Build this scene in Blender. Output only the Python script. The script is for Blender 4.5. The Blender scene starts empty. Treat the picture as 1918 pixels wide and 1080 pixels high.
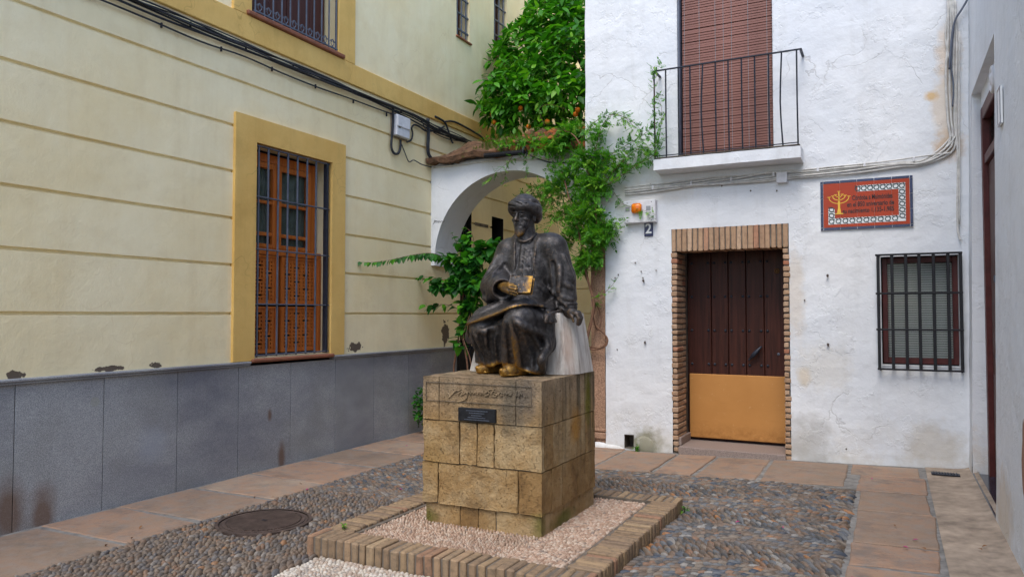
import bpy, bmesh, math, random
import numpy as np
from mathutils import Vector, Matrix, noise as mnoise
R = random.Random(7)
NR = np.random.RandomState(11)
sc = bpy.context.scene
C = sc.collection
# ---------------------------------------------------------------- camera
YAW = math.radians(27.0); PITCH = math.atan(48 / 1390.0)
cam = bpy.data.cameras.new('camera')
cam.sensor_width = 36.0; cam.lens = 36.0 * 1390.0 / 1918.0
cam.clip_start = 0.05; cam.clip_end = 500
camo = bpy.data.objects.new('camera', cam); C.objects.link(camo)
camo.location = (0, 0, 1.5); camo.rotation_euler = (math.pi / 2 + PITCH, 0, YAW)
sc.camera = camo
# ---------------------------------------------------------------- sky and sun
SUN_EL = math.radians(58); SUN_AZ = math.radians(176)      # azimuth measured clockwise from +Y
w = bpy.data.worlds.new('World'); sc.world = w; w.use_nodes = True
wn = w.node_tree.nodes; wl = w.node_tree.links
bg = wn['Background']
sky = wn.new('ShaderNodeTexSky'); sky.sky_type = 'NISHITA'; sky.sun_disc = False
sky.sun_elevation = SUN_EL; sky.sun_rotation = SUN_AZ
sky.air_density = 1.0; sky.dust_density = 1.6; sky.ozone_density = 1.0
wl.new(sky.outputs[0], bg.inputs[0]); bg.inputs[1].default_value = 0.15
sl = bpy.data.lights.new('sun', 'SUN'); sl.energy = 0.8; sl.angle = math.radians(28); sl.color = (1.0, 0.95, 0.88)
so = bpy.data.objects.new('sun', sl); C.objects.link(so)
sd = Vector((math.sin(SUN_AZ) * math.cos(SUN_EL), math.cos(SUN_AZ) * math.cos(SUN_EL), math.sin(SUN_EL)))
so.rotation_euler = sd.to_track_quat('Z', 'Y').to_euler(); so.location = (0, -3, 9)
sc.view_settings.view_transform = 'Standard'; sc.view_settings.look = 'None'
sc.view_settings.gamma = 1.0; sc.view_settings.exposure = 1.12
sc.view_settings.use_curve_mapping = False
sc.render.engine = 'CYCLES'

# ---------------------------------------------------------------- material helpers
class NT:
    def __init__(s, name, rough=0.8, metal=0.0, spec=0.3):
        s.m = bpy.data.materials.new(name); s.m.use_nodes = True
        s.n = s.m.node_tree.nodes; s.l = s.m.node_tree.links
        s.b = s.n['Principled BSDF']; s.out = s.n['Material Output']
        s.b.inputs['Roughness'].default_value = rough; s.b.inputs['Metallic'].default_value = metal
        s.b.inputs['Specular IOR Level'].default_value = spec
        s._co = None
    def put(s, sock, v):
        if v is None: return
        if isinstance(v, bpy.types.NodeSocket): s.l.new(v, sock)
        else:
            if isinstance(v, (tuple, list)) and len(v) == 3 and sock.type == 'RGBA': v = (*v, 1)
            sock.default_value = v
    @property
    def co(s):
        if s._co is None: s._co = s.n.new('ShaderNodeTexCoord').outputs['Object']
        return s._co
    def geo(s): return s.n.new('ShaderNodeNewGeometry').outputs['Position']
    def mapv(s, v, sc=(1, 1, 1), loc=(0, 0, 0), rot=(0, 0, 0)):
        k = s.n.new('ShaderNodeMapping'); s.put(k.inputs[0], v)
        k.inputs['Scale'].default_value = sc; k.inputs['Location'].default_value = loc; k.inputs['Rotation'].default_value = rot
        return k.outputs[0]
    def noise(s, scale, detail=4, rough=0.6, v=None, dist=0.0):
        k = s.n.new('ShaderNodeTexNoise'); s.put(k.inputs['Vector'], v or s.co)
        k.inputs['Scale'].default_value = scale; k.inputs['Detail'].default_value = detail
        k.inputs['Roughness'].default_value = rough; k.inputs['Distortion'].default_value = dist
        return k.outputs['Fac']
    def vor(s, scale, feat='F1', v=None, out='Distance'):
        k = s.n.new('ShaderNodeTexVoronoi'); k.feature = feat; s.put(k.inputs['Vector'], v or s.co)
        k.inputs['Scale'].default_value = scale
        return k.outputs[out]
    def ramp(s, f, stops):
        k = s.n.new('ShaderNodeValToRGB'); s.put(k.inputs[0], f)
        e = k.color_ramp.elements
        while len(e) < len(stops): e.new(0.5)
        for q, (p, c) in zip(e, stops):
            q.position = p; q.color = (*c, 1) if isinstance(c, (tuple, list)) else (c, c, c, 1)
        return k.outputs[0]
    def mix(s, f, a, b, mode='MIX'):
        k = s.n.new('ShaderNodeMix'); k.data_type = 'RGBA'; k.blend_type = mode
        s.put(k.inputs[0], f); s.put(k.inputs[6], a); s.put(k.inputs[7], b)
        return k.outputs[2]
    def math(s, op, a, b=0.0, clamp=False):
        k = s.n.new('ShaderNodeMath'); k.operation = op; k.use_clamp = clamp
        s.put(k.inputs[0], a); s.put(k.inputs[1], b); return k.outputs[0]
    def rng(s, v, a, b, c=0.0, d=1.0):
        k = s.n.new('ShaderNodeMapRange'); s.put(k.inputs[0], v)
        for i, q in enumerate((a, b, c, d)): k.inputs[i + 1].default_value = q
        return k.outputs[0]
    def sep(s, v, i):
        k = s.n.new('ShaderNodeSeparateXYZ'); s.put(k.inputs[0], v); return k.outputs[i]
    def blob(s, c, r, v=None, wob=0.5, nscale=6.0, soft=0.25, sc=(1, 1, 1)):
        """mask that is 1 near world point c, ragged by noise"""
        v = v or s.co
        a = s.n.new('ShaderNodeVectorMath'); a.operation = 'SUBTRACT'; s.put(a.inputs[0], v); a.inputs[1].default_value = c
        a2 = s.n.new('ShaderNodeVectorMath'); a2.operation = 'MULTIPLY'; s.put(a2.inputs[0], a.outputs[0]); a2.inputs[1].default_value = sc
        b = s.n.new('ShaderNodeVectorMath'); b.operation = 'LENGTH'; s.put(b.inputs[0], a2.outputs[0])
        d = s.math('DIVIDE', b.outputs['Value'], r)
        n = s.math('MULTIPLY', s.math('SUBTRACT', s.noise(nscale, 4, 0.6, v), 0.5), wob * 2)
        return s.rng(s.math('ADD', d, n), 1.0 + soft, 1.0 - soft)
    def bump(s, h, strength=0.3, dist=0.01, prev=None):
        k = s.n.new('ShaderNodeBump'); k.inputs['Strength'].default_value = strength
        k.inputs['Distance'].default_value = dist; s.put(k.inputs['Height'], h)
        if prev: s.put(k.inputs['Normal'], prev)
        s.l.new(k.outputs[0], s.b.inputs['Normal']); return k.outputs[0]
    def color(s, c): s.put(s.b.inputs['Base Color'], c); return s
    def rough(s, c): s.put(s.b.inputs['Roughness'], c); return s
    def attr(s, name):
        k = s.n.new('ShaderNodeAttribute'); k.attribute_name = name; return k
    def rnd(s):
        """per-piece random value: object random + 'rnd' attribute, wrapped to 0..1"""
        o = s.n.new('ShaderNodeObjectInfo').outputs['Random']
        return s.math('FRACT', s.math('ADD', o, s.attr('rnd').outputs['Fac']))

def simple(name, col, rough=0.6, metal=0.0, spec=0.3, vary=0.15, scale=8, bump=0.0, bscale=60):
    t = NT(name, rough, metal, spec)
    n = t.noise(scale, 4)
    lo = tuple(c * (1 - vary) for c in col); hi = tuple(min(1, c * (1 + vary)) for c in col)
    t.color(t.ramp(n, [(0.3, lo), (0.7, hi)]))
    if bump: t.bump(t.noise(bscale, 3), bump, 0.004)
    return t.m

M = {}
# whitewash with old repairs and stains
t = NT('whitewash', 0.85, 0, 0.2)
base = t.ramp(t.noise(0.9, 5, 0.6), [(0.3, (0.67, 0.70, 0.735)), (0.55, (0.735, 0.755, 0.775)), (0.8, (0.77, 0.775, 0.775))])
z = t.sep(t.co, 2)
dirt = t.math('MULTIPLY', t.rng(z, 0.55, 0.0), t.rng(t.noise(3.5, 5, 0.7), 0.4, 0.75))
c = t.mix(dirt, base, (0.52, 0.47, 0.38))
st = t.mapv(t.co, (7, 7, 0.7)); streak = t.math('MULTIPLY', t.rng(t.noise(1.0, 4, 0.6, st), 0.52, 0.82), 0.34)
c = t.mix(streak, c, (0.50, 0.50, 0.48))
for cc, r, col, k, scl in [
    ((-0.742, 7.95, 0.165), 0.28, (0.36, 0.35, 0.32), 0.55, (1.3, 1, 1)),
    ((0.515, 7.95, 3.931), 0.16, (0.66, 0.46, 0.26), 0.5, (1.8, 1, 0.7)),
    ((0.485, 7.95, 3.432), 0.22, (0.66, 0.52, 0.36), 0.55, (2.0, 1, 0.8)),
    ((0.512, 7.95, 3.053), 0.15, (0.55, 0.40, 0.26), 0.8, (1.2, 1, 1.2)),
    ((0.378, 7.95, 3.547), 0.05, (0.62, 0.42, 0.2), 0.9, (1, 1, 1)),
    ((-0.848, 7.95, 1.65), 0.2, (0.62, 0.52, 0.40), 0.5, (2.6, 1, 0.5)),
    ((-0.768, 7.95, 0.877), 0.06, (0.66, 0.55, 0.4), 0.7, (1, 1, 0.7)),
    ((-2.393, 7.95, 0.059), 0.17, (0.22, 0.21, 0.13), 0.85, (1, 1, 1)),
    ((-2.436, 7.95, -0.061), 0.09, (0.12, 0.12, 0.05), 0.8, (0.8, 1, 1.5)),
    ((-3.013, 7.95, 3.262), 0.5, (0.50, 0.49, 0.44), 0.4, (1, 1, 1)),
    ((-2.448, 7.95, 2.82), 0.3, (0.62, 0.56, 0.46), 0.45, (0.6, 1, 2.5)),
    ((-0.609, 7.95, 0.962), 0.22, (0.62, 0.58, 0.5), 0.4, (1, 1, 1)),
    ((0.344, 7.95, 0.253), 0.2, (0.5, 0.44, 0.34), 0.5, (1, 1, 1)),
    ((0.62, 7.266, 0.254), 0.35, (0.62, 0.50, 0.36), 0.7, (1, 1, 1.2)),
    ((0.62, 5.643, 0.243), 0.35, (0.62, 0.50, 0.36), 0.6, (1, 1, 1.6))]:
    m = t.math('MULTIPLY', t.blob(cc, r, wob=0.9, nscale=9, soft=0.4, sc=scl), k)
    c = t.mix(m, c, col)
peel = t.blob((0.63, 4.865, 0.708), 0.16, wob=0.35, soft=0.05, sc=(1, 2.2, 0.75))
c = t.mix(peel, c, (0.33, 0.18, 0.12))
# hair cracks
warp = t.n.new('ShaderNodeVectorMath'); warp.operation = 'ADD'
nv = t.n.new('ShaderNodeTexNoise'); nv.inputs['Scale'].default_value = 2.2; nv.inputs['Detail'].default_value = 5
t.put(nv.inputs['Vector'], t.co)
sc_ = t.n.new('ShaderNodeVectorMath'); sc_.operation = 'SCALE'; t.put(sc_.inputs[0], nv.outputs['Color']); sc_.inputs['Scale'].default_value = 0.7
t.put(warp.inputs[0], t.co); t.put(warp.inputs[1], sc_.outputs[0])
ck = t.rng(t.vor(1.5, 'DISTANCE_TO_EDGE', warp.outputs[0]), 0.012, 0.0)
ck = t.math('MULTIPLY', ck, t.rng(t.noise(1.3, 3), 0.52, 0.62))
c = t.mix(t.math('MULTIPLY', ck, 0.35), c, (0.3, 0.28, 0.26))
t.color(c)
h = t.math('ADD', t.math('MULTIPLY', t.noise(3.0, 6, 0.55), 1.0), t.math('MULTIPLY', t.noise(38, 4, 0.6), 0.10))
flake = t.rng(t.noise(2.6, 6, 0.7, t.mapv(t.co, loc=(3, 1, 9))), 0.56, 0.585)
h = t.math('ADD', h, t.math('MULTIPLY', flake, 0.11))
h = t.math('SUBTRACT', h, t.math('MULTIPLY', ck, 0.12))
t.bump(h, 0.55, 0.035); M['white'] = t.m

def plaster(name, a, b, stain, blobs=(), streaks=0.35):
    t = NT(name, 0.88, 0, 0.2)
    c = t.ramp(t.noise(0.9, 7, 0.68), [(0.36, a), (0.64, b)])
    c = t.mix(t.rng(t.noise(3.3, 6, 0.7, t.mapv(t.co, loc=(2, 8, 1))), 0.5, 0.68, 0, 0.2), c, stain)
    st = t.mapv(t.co, (6, 6, 0.55)); s1 = t.rng(t.noise(1.0, 5, 0.65, st), 0.5, 0.85)
    c = t.mix(t.math('MULTIPLY', s1, streaks), c, stain)
    z = t.sep(t.co, 2)
    c = t.mix(t.math('MULTIPLY', t.rng(z, 1.7, 1.0), t.rng(t.noise(2.5, 5), 0.35, 0.75)), c, tuple(q * 0.82 for q in b))
    for cc, r, col, k, scl in blobs:
        c = t.mix(t.math('MULTIPLY', t.blob(cc, r, wob=1.3, nscale=13, soft=0.05, sc=scl), k), c, col)
    c = t.mix(t.math('MULTIPLY', t.rng(t.noise(30, 3), 0.62, 0.8), 0.25), c, tuple(q * 0.7 for q in b))
    wv = t.n.new('ShaderNodeVectorMath'); wv.operation = 'ADD'; nn_ = t.n.new('ShaderNodeTexNoise'); nn_.inputs['Scale'].default_value = 3.0; t.put(nn_.inputs['Vector'], t.co); t.put(wv.inputs[0], t.co); t.put(wv.inputs[1], nn_.outputs['Color'])
    crk = t.math('MULTIPLY', t.rng(t.vor(0.9, 'DISTANCE_TO_EDGE', wv.outputs[0]), 0.008, 0.0), t.rng(t.noise(1.1, 3), 0.5, 0.6))
    c = t.mix(t.math('MULTIPLY', crk, 0.45), c, stain)
    t.color(c)
    t.bump(t.math('ADD', t.noise(5, 6, 0.6), t.math('MULTIPLY', t.noise(75, 3), 0.22)), 0.5, 0.016)
    return t.m
brown = (0.13, 0.10, 0.075)
M['cream'] = plaster('cream_render', (0.87, 0.725, 0.42), (0.92, 0.81, 0.53), (0.68, 0.53, 0.29), [
    ((-5.4, 6.707, 1.125), 0.10, brown, 1, (1, 0.85, 2.2)), ((-5.4, 8.612, 1.231), 0.12, brown, 1, (1, 1.3, 0.8)),
    ((-5.4, 4.133, 1.078), 0.05, brown, 1, (1, 1, 2)), ((-5.4, 3.035, 1.079), 0.06, brown, 1, (1, 1, 2)),
    ((-5.4, 3.725, 1.078), 0.07, brown, 1, (1, 0.6, 3.5)), ((-5.4, 6.452, 1.665), 0.02, brown, .6, (1, 1, 1))])
M['ochre'] = plaster('ochre_render', (0.68, 0.42, 0.12), (0.78, 0.52, 0.17), (0.36, 0.22, 0.06), (), 0.25)
# speckled grey granite cladding with rust and tide marks
t = NT('grey_granite', 0.45, 0, 0.45)
sp = t.noise(190, 3, 0.7)
c = t.ramp(sp, [(0.36, (0.18, 0.19, 0.20)), (0.5, (0.34, 0.35, 0.355)), (0.66, (0.58, 0.58, 0.57))])
big = t.noise(0.9, 4, 0.6, t.mapv(t.co, (1, 0.8, 1.6)))
c = t.mix(t.math('MULTIPLY', t.rnd(), 0.28), c, (0.20, 0.205, 0.21))
c = t.mix(t.rng(big, 0.42, 0.68, 0.0, 0.6), c, (0.085, 0.09, 0.13))
c = t.mix(t.rng(t.noise(1.3, 4, 0.6, t.mapv(t.co, loc=(5, 5, 5))), 0.5, 0.75, 0.0, 0.45), c, (0.17, 0.165, 0.14))
for cc, r, scl in [((-5.4, 3.013, 0.14), 0.10, (1, 1, 0.5)), ((-5.4, 3.23, 0.07), 0.09, (1, 1.1, 0.5)), ((-5.4, 5.4, 0.523), 0.03, (1, 1.3, 0.6)), ((-5.4, 5.563, 0.062), 0.06, (1, 1.5, 0.4))]:
    c = t.mix(t.math('MULTIPLY', t.blob(cc, r, wob=0.5, nscale=5, soft=0.5, sc=scl), 0.75), c, (0.13, 0.06, 0.025))
c = t.mix(t.math('MULTIPLY', t.blob((-5.4, 4.111, 0.443), 0.12, wob=0.7, nscale=8, soft=0.5), 0.4), c, (0.33, 0.36, 0.42))
c = t.mix(t.math('MULTIPLY', t.blob((-5.4, 3.613, 0.834), 0.035, wob=0.6, nscale=18, soft=0.1), 0.6), c, (0.32, 0.33, 0.28))
t.color(c); t.rough(t.rng(t.noise(3, 4), 0.3, 0.7, 0.35, 0.6)); t.bump(sp, 0.12, 0.002); M['granite'] = t.m
# reddish paving stone, worn
t = NT('red_sandstone', 0.8, 0, 0.25)
c = t.ramp(t.math('ADD', t.math('MULTIPLY', t.rnd(), 0.35), t.math('MULTIPLY', t.noise(2.2, 6, 0.7, t.geo()), 0.75)),
           [(0.25, (0.215, 0.165, 0.12)), (0.45, (0.29, 0.195, 0.135)), (0.6, (0.34, 0.21, 0.138)), (0.8, (0.36, 0.28, 0.205))])
c = t.mix(t.rng(t.noise(9, 5, 0.7, t.geo()), 0.46, 0.66, 0, 0.75), c, (0.25, 0.215, 0.185))
c = t.mix(t.rng(t.noise(3.1, 6, 0.72, t.mapv(t.geo(), loc=(7, 3, 1))), 0.5, 0.66, 0, 0.65), c, (0.15, 0.12, 0.10))
c = t.mix(t.rng(t.noise(60, 3, 0.7, t.geo()), 0.6, 0.72, 0, 0.55), c, (0.12, 0.08, 0.06))
t.color(c); t.bump(t.math('ADD', t.noise(11, 6, 0.75, t.geo()), t.math('MULTIPLY', t.noise(90, 3, 0.6, t.geo()), 0.3)), 0.5, 0.008); M['slab'] = t.m
M['mortar'] = simple('grey_mortar', (0.21, 0.20, 0.185), 0.9, vary=0.35, scale=14, bump=0.6, bscale=40)
M['bed'] = simple('earthy_mortar', (0.15, 0.125, 0.10), 0.95, vary=0.4, scale=10, bump=0.6, bscale=60)
M['concrete'] = simple('beige_concrete', (0.34, 0.27, 0.205), 0.9, vary=0.4, scale=6, bump=0.3, bscale=30)
def pebblemat(name, stops, rough=0.55):
    t = NT(name, rough, 0, 0.4)
    c = t.ramp(t.rnd(), stops)
    for e in t.n: 
        if e.type == 'VALTORGB': e.color_ramp.interpolation = 'CONSTANT'
    c = t.mix(t.rng(t.noise(70, 4, 0.7, t.geo()), 0.45, 0.7, 0, 0.35), c, (0.10, 0.085, 0.07))
    c = t.mix(t.rng(t.noise(2.0, 4, 0.6, t.geo()), 0.5, 0.7, 0, 0.35), c, (0.17, 0.13, 0.10))
    if name == 'river_pebbles':
        g = t.geo(); k = t.math('MULTIPLY', t.rng(t.sep(g, 0), -3.0, -3.3), t.rng(t.math('ADD', t.sep(g, 1), t.math('MULTIPLY', t.noise(2.5, 3, 0.6, g), .8)), 5.6, 5.2))
        c = t.mix(t.math('MULTIPLY', k, 0.33), c, (0.17, 0.12, 0.08))
    t.color(c); t.bump(t.noise(120, 3, 0.6, t.geo()), 0.3, 0.002); return t.m
M['pebble'] = pebblemat('river_pebbles', [(0.0, (0.07, 0.07, 0.07)), (0.13, (0.12, 0.10, 0.085)), (0.28, (0.17, 0.12, 0.085)), (0.42, (0.09, 0.10, 0.115)), (0.5, (0.19, 0.155, 0.12)),
    (0.6, (0.20, 0.115, 0.07)), (0.67, (0.13, 0.135, 0.14)), (0.78, (0.125, 0.09, 0.065)), (0.90, (0.25, 0.235, 0.215)), (0.95, (0.045, 0.058, 0.08)), (0.985, (0.32, 0.15, 0.06))])
M['pink_pebble'] = pebblemat('pink_pebbles', [(0.0, (0.40, 0.27, 0.19)), (0.2, (0.48, 0.34, 0.25)), (0.4, (0.34, 0.22, 0.15)), (0.6, (0.52, 0.41, 0.32)), (0.8, (0.42, 0.31, 0.23)), (0.95, (0.25, 0.19, 0.15))], 0.65)
M['white_pebble'] = pebblemat('white_pebbles', [(0.0, (0.44, 0.36, 0.29)), (0.25, (0.52, 0.46, 0.38)), (0.5, (0.40, 0.31, 0.24)), (0.7, (0.57, 0.52, 0.45)), (0.9, (0.35, 0.31, 0.27))], 0.6)
# bricks
def brickmat(name, stops, dark):
    t = NT(name, 0.88, 0, 0.2)
    c = t.ramp(t.rnd(), stops)
    c = t.mix(t.rng(t.noise(25, 5, 0.7, t.geo()), 0.45, 0.75, 0, 0.7), c, dark)
    t.color(c); t.bump(t.noise(45, 5, 0.7, t.geo()), 0.8, 0.006); return t.m
M['brick'] = brickmat('tan_brick', [(0, (0.37, 0.23, 0.145)), (0.3, (0.46, 0.30, 0.19)), (0.6, (0.41, 0.265, 0.165)), (0.93, (0.53, 0.37, 0.25)), (1, (0.40, 0.16, 0.09))], (0.19, 0.125, 0.085))
M['kerb_brick'] = brickmat('worn_kerb_brick', [(0, (0.24, 0.165, 0.105)), (0.3, (0.33, 0.23, 0.135)), (0.6, (0.22, 0.155, 0.105)), (0.85, (0.37, 0.265, 0.16)), (1, (0.28, 0.14, 0.09))], (0.085, 0.07, 0.055))
# pedestal stone
t = NT('golden_limestone', 0.85, 0, 0.25)
g = t.geo()
c = t.ramp(t.math('ADD', t.math('MULTIPLY', t.rnd(), 0.24), t.math('MULTIPLY', t.noise(4.0, 6, 0.7, g), 0.92)),
           [(0.32, (0.17, 0.095, 0.036)), (0.45, (0.27, 0.16, 0.062)), (0.58, (0.34, 0.215, 0.092)), (0.75, (0.43, 0.31, 0.165))])
zz = t.sep(g, 2); xx = t.sep(g, 0); yy = t.sep(g, 1)
top = t.math('MULTIPLY', t.rng(zz, 0.78, 1.0), 0.75)
c = t.mix(top, c, t.ramp(t.noise(7, 6, 0.7, g), [(0.35, (0.20, 0.15, 0.10)), (0.6, (0.36, 0.27, 0.18))]))
c = t.mix(t.math('MULTIPLY', t.rng(t.noise(2.2, 6, 0.75, g), 0.5, 0.66), 0.6), c, (0.13, 0.085, 0.045))
runs = t.rng(t.noise(1.0, 5, 0.65, t.mapv(g, (13, 13, 0.8))), 0.44, 0.60)
runs = t.math('MULTIPLY', runs, t.rng(zz, 0.35, 1.0, 0.2, 1.0))
sidem = t.rng(yy, 4.28, 4.9, 0.35, 1.0)
c = t.mix(t.math('MULTIPLY', t.math('MULTIPLY', runs, sidem), 0.85), c, (0.055, 0.05, 0.032))
for cc, r, scl, col, k in [((-1.95, 5.051, 0.914), 0.12, (1, 2.2, 0.7), (0.14, 0.13, 0.012), .9), ((-1.95, 4.813, 0.716), 0.08, (1, 1, 0.8), (0.42, 0.2, 0.03), .7),
               ((-2.83, 4.25, 0.139), 0.07, (1, 1, 1.2), (0.10, 0.10, 0.015), .85), ((-1.956, 4.25, 0.163), 0.08, (1, 1, 1), (0.12, 0.11, 0.02), .8), ((-1.95, 4.62, 0.14), 0.07, (1, .4, 1.5), (0.10, 0.11, 0.015), .8),
               ((-2.162, 4.25, 0.913), 0.12, (1.1, 1, 0.7), (0.10, 0.09, 0.07), .7), ((-2.067, 4.25, 1.003), 0.09, (1.4, 1, 0.6), (0.12, 0.10, 0.08), .7), ((-2.768, 4.25, 0.557), 0.10, (1, 1, 1), (0.27, 0.16, 0.05), .6)]:
    c = t.mix(t.math('MULTIPLY', t.blob(cc, r, g, wob=0.8, nscale=12, soft=0.5, sc=scl), k), c, col)
pit = t.rng(t.noise(55, 4, 0.7, g), 0.58, 0.72)
c = t.mix(t.math('MULTIPLY', pit, 0.5), c, (0.10, 0.07, 0.04))
t.color(c); t.bump(t.math('SUBTRACT', t.math('ADD', t.noise(9, 6, 0.65, g), t.math('MULTIPLY', t.noise(70, 3, 0.6, g), 0.35)), t.math('MULTIPLY', pit, 0.35)), 1.0, 0.02); M['limestone'] = t.m
# white marble seat, streaked
t = NT('weathered_white_marble', 0.6, 0, 0.35); g = t.geo()
c = t.ramp(t.noise(5, 5, 0.6, g), [(0.3, (0.48, 0.45, 0.41)), (0.7, (0.64, 0.62, 0.58))])
v = t.rng(t.noise(1.0, 6, 0.7, t.mapv(g, (18, 18, 0.8))), 0.46, 0.64)
c = t.mix(t.math('MULTIPLY', v, 0.75), c, (0.24, 0.19, 0.16))
c = t.mix(t.math('MULTIPLY', t.blob((-1.974, 4.78, 1.308), 0.05, g, wob=0.5, nscale=9, soft=0.6, sc=(1, 1, 0.3)), 0.7), c, (0.45, 0.25, 0.15))
c = t.mix(t.math('MULTIPLY', t.blob((-1.927, 4.82, 1.344), 0.03, g, wob=0.5, nscale=15, soft=0.5, sc=(1, 1, 0.35)), 0.8), c, (0.16, 0.3, 0.14))
t.color(c); t.bump(t.noise(30, 5, 0.6, g), 0.3, 0.004); M['marble'] = t.m
# bronze with painted fold highlights and rubbed golden wear
t = NT('patinated_bronze', 0.42, 0.7, 0.5); g = t.geo()
wear_glint = t.math('ADD', t.attr('wear_glint').outputs['Fac'], t.math('MULTIPLY', t.math('SUBTRACT', t.noise(45, 5, 0.7, g), 0.5), 1.3))
pat = t.ramp(t.noise(28, 7, 0.75, g), [(0.34, (0.016, 0.0155, 0.0165)), (0.5, (0.038, 0.035, 0.035)), (0.66, (0.088, 0.082, 0.080))])
pat = t.mix(t.rng(t.noise(1.0, 4, 0.6, t.mapv(g, (26, 26, 2.2))), 0.6, 0.78, 0, 0.35), pat, (0.20, 0.21, 0.22))
gold = t.ramp(t.noise(40, 4, 0.6, g), [(0.35, (0.26, 0.13, 0.025)), (0.7, (0.52, 0.31, 0.07))])
brz = t.mix(t.rng(wear_glint, 0.18, 0.5, 0, 0.6), pat, (0.17, 0.115, 0.075))  # lightens ridges: rubbed bronze plus painted highlights on the folds
c = t.mix(t.rng(wear_glint, 0.5, 0.95), brz, gold)
t.color(c); t.rough(t.rng(t.noise(30, 4, 0.7, g), 0.3, 0.7, 0.34, 0.58))
t.put(t.b.inputs['Metallic'], t.rng(wear_glint, 0.3, 0.9, 0.45, 0.85))
t.bump(t.math('ADD', t.noise(70, 5, 0.65, g), t.noise(260, 2, 0.6, g)), 0.4, 0.003); M['bronze'] = t.m
# woods and metals
def wood(name, a, b, rough=0.5, sc=(30, 30, 1.6)):
    t = NT(name, rough, 0, 0.22)
    n = t.noise(1.0, 5, 0.65, t.mapv(t.geo(), sc), dist=0.6)
    t.color(t.mix(t.rng(t.rnd(), 0, 1, 0, 0.35), t.ramp(n, [(0.3, a), (0.7, b)]), a)); t.bump(n, 0.25, 0.003); return t.m
M['dark_wood'] = wood('dark_stained_wood', (0.022, 0.007, 0.005), (0.085, 0.026, 0.016))
M['orange_wood'] = wood('varnished_orange_wood', (0.36, 0.085, 0.014), (0.62, 0.19, 0.035), 0.35)
M['brown_shutter'] = wood('brown_painted_shutter', (0.06, 0.02, 0.015), (0.095, 0.033, 0.025), 0.5)
M['maroon'] = simple('maroon_paint', (0.085, 0.02, 0.018), 0.45, vary=0.25)
M['slat'] = simple('maroon_slat_paint', (0.25, 0.115, 0.09), 0.5, vary=0.18, scale=3)
M['iron'] = simple('blue_black_iron', (0.022, 0.027, 0.040), 0.45, 0.2, 0.4, vary=0.3, scale=20, bump=0.3)
M['greyiron'] = simple('grey_painted_iron', (0.10, 0.115, 0.15), 0.5, 0.1, 0.4, vary=0.2, scale=12, bump=0.2)
M['black'] = simple('black_plastic', (0.014, 0.014, 0.017), 0.5, vary=0.2)
M['dark_room'] = simple('dark_interior', (0.012, 0.012, 0.013), 0.9)  # near-black colour standing for the shade inside openings
M['cable'] = simple('dusty_black_cable', (0.028, 0.03, 0.036), 0.6, vary=0.5, scale=25)
M['white_cable'] = simple('whitewashed_cable', (0.56, 0.55, 0.52), 0.7, vary=0.22, scale=14)
M['plastic_white'] = simple('white_plastic', (0.68, 0.68, 0.70), 0.5, vary=0.10, scale=18)
M['grille_grey'] = simple('speaker_grey', (0.28, 0.29, 0.31), 0.6)
M['board'] = simple('ochre_board', (0.52, 0.245, 0.065), 0.55, vary=0.08, scale=2, bump=0.1)
t = NT('ochre_kick_board', 0.5, 0, 0.35); g = t.geo()
c = t.ramp(t.noise(2, 4, 0.6, g), [(0.3, (0.46, 0.21, 0.055)), (0.7, (0.53, 0.25, 0.07))])
c = t.mix(t.rng(t.noise(1.0, 5, 0.7, t.mapv(g, (5, 5, 28))), 0.58, 0.7, 0, 0.3), c, (0.36, 0.15, 0.04))
c = t.mix(t.rng(t.noise(24, 4, 0.7, g), 0.64, 0.7, 0, 0.4), c, (0.62, 0.40, 0.18))
c = t.mix(t.math('MULTIPLY', t.rng(t.sep(g, 2), 0.32, 0.12), t.rng(t.noise(9, 5, 0.7, g), 0.4, 0.7)), c, (0.25, 0.10, 0.02))
t.color(c); M['board'] = t.m
M['terracotta_sill'] = simple('red_brown_sill', (0.26, 0.10, 0.055), 0.7, vary=0.25, scale=10, bump=0.4)
M['threshold'] = simple('pinkish_granite', (0.27, 0.215, 0.19), 0.6, vary=0.3, scale=120, bump=0.1)
M['column'] = simple('rosy_granite_column', (0.33, 0.20, 0.13), 0.75, vary=0.45, scale=70, bump=0.5, bscale=120)
M['black_marble'] = simple('black_marble', (0.02, 0.025, 0.04), 0.15, 0, 0.6, vary=0.4, scale=5)
M['rust_iron'] = simple('rusty_cast_iron', (0.085, 0.06, 0.05), 0.6, 0.2, 0.4, vary=0.35, scale=14, bump=0.3)
M['curtain'] = simple('pale_curtain', (0.16, 0.18, 0.15), 0.9, vary=0.3, scale=6)
M['blind'] = simple('grey_blind_slat', (0.66, 0.67, 0.66), 0.5, vary=0.06)
M['tile_red'] = simple('glazed_red_tile', (0.38, 0.045, 0.012), 0.3, 0, 0.25, vary=0.12, scale=5)
M['tile_blue'] = simple('glazed_navy_tile', (0.012, 0.018, 0.075), 0.2, 0, 0.5, vary=0.3, scale=8)
M['tile_white'] = simple('glazed_white', (0.70, 0.72, 0.72), 0.3, 0, 0.5, vary=0.05)
M['tile_green'] = simple('glazed_dark_green', (0.012, 0.035, 0.035), 0.3, 0, 0.5)
M['tile_yellow'] = simple('glazed_yellow', (0.72, 0.43, 0.02), 0.3, 0, 0.5)
M['ink'] = simple('glazed_black_lettering', (0.03, 0.02, 0.02), 0.4)
M['plate'] = simple('blackened_plate', (0.025, 0.026, 0.03), 0.4, 0.6, 0.5, vary=0.3, scale=40, bump=0.3)
t = NT('amber_lens', 0.2, 0, 0.5); t.color(t.ramp(t.noise(30, 2), [(0.3, (0.65, 0.12, 0.0)), (0.7, (0.9, 0.26, 0.01))])); M['amber'] = t.m
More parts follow.
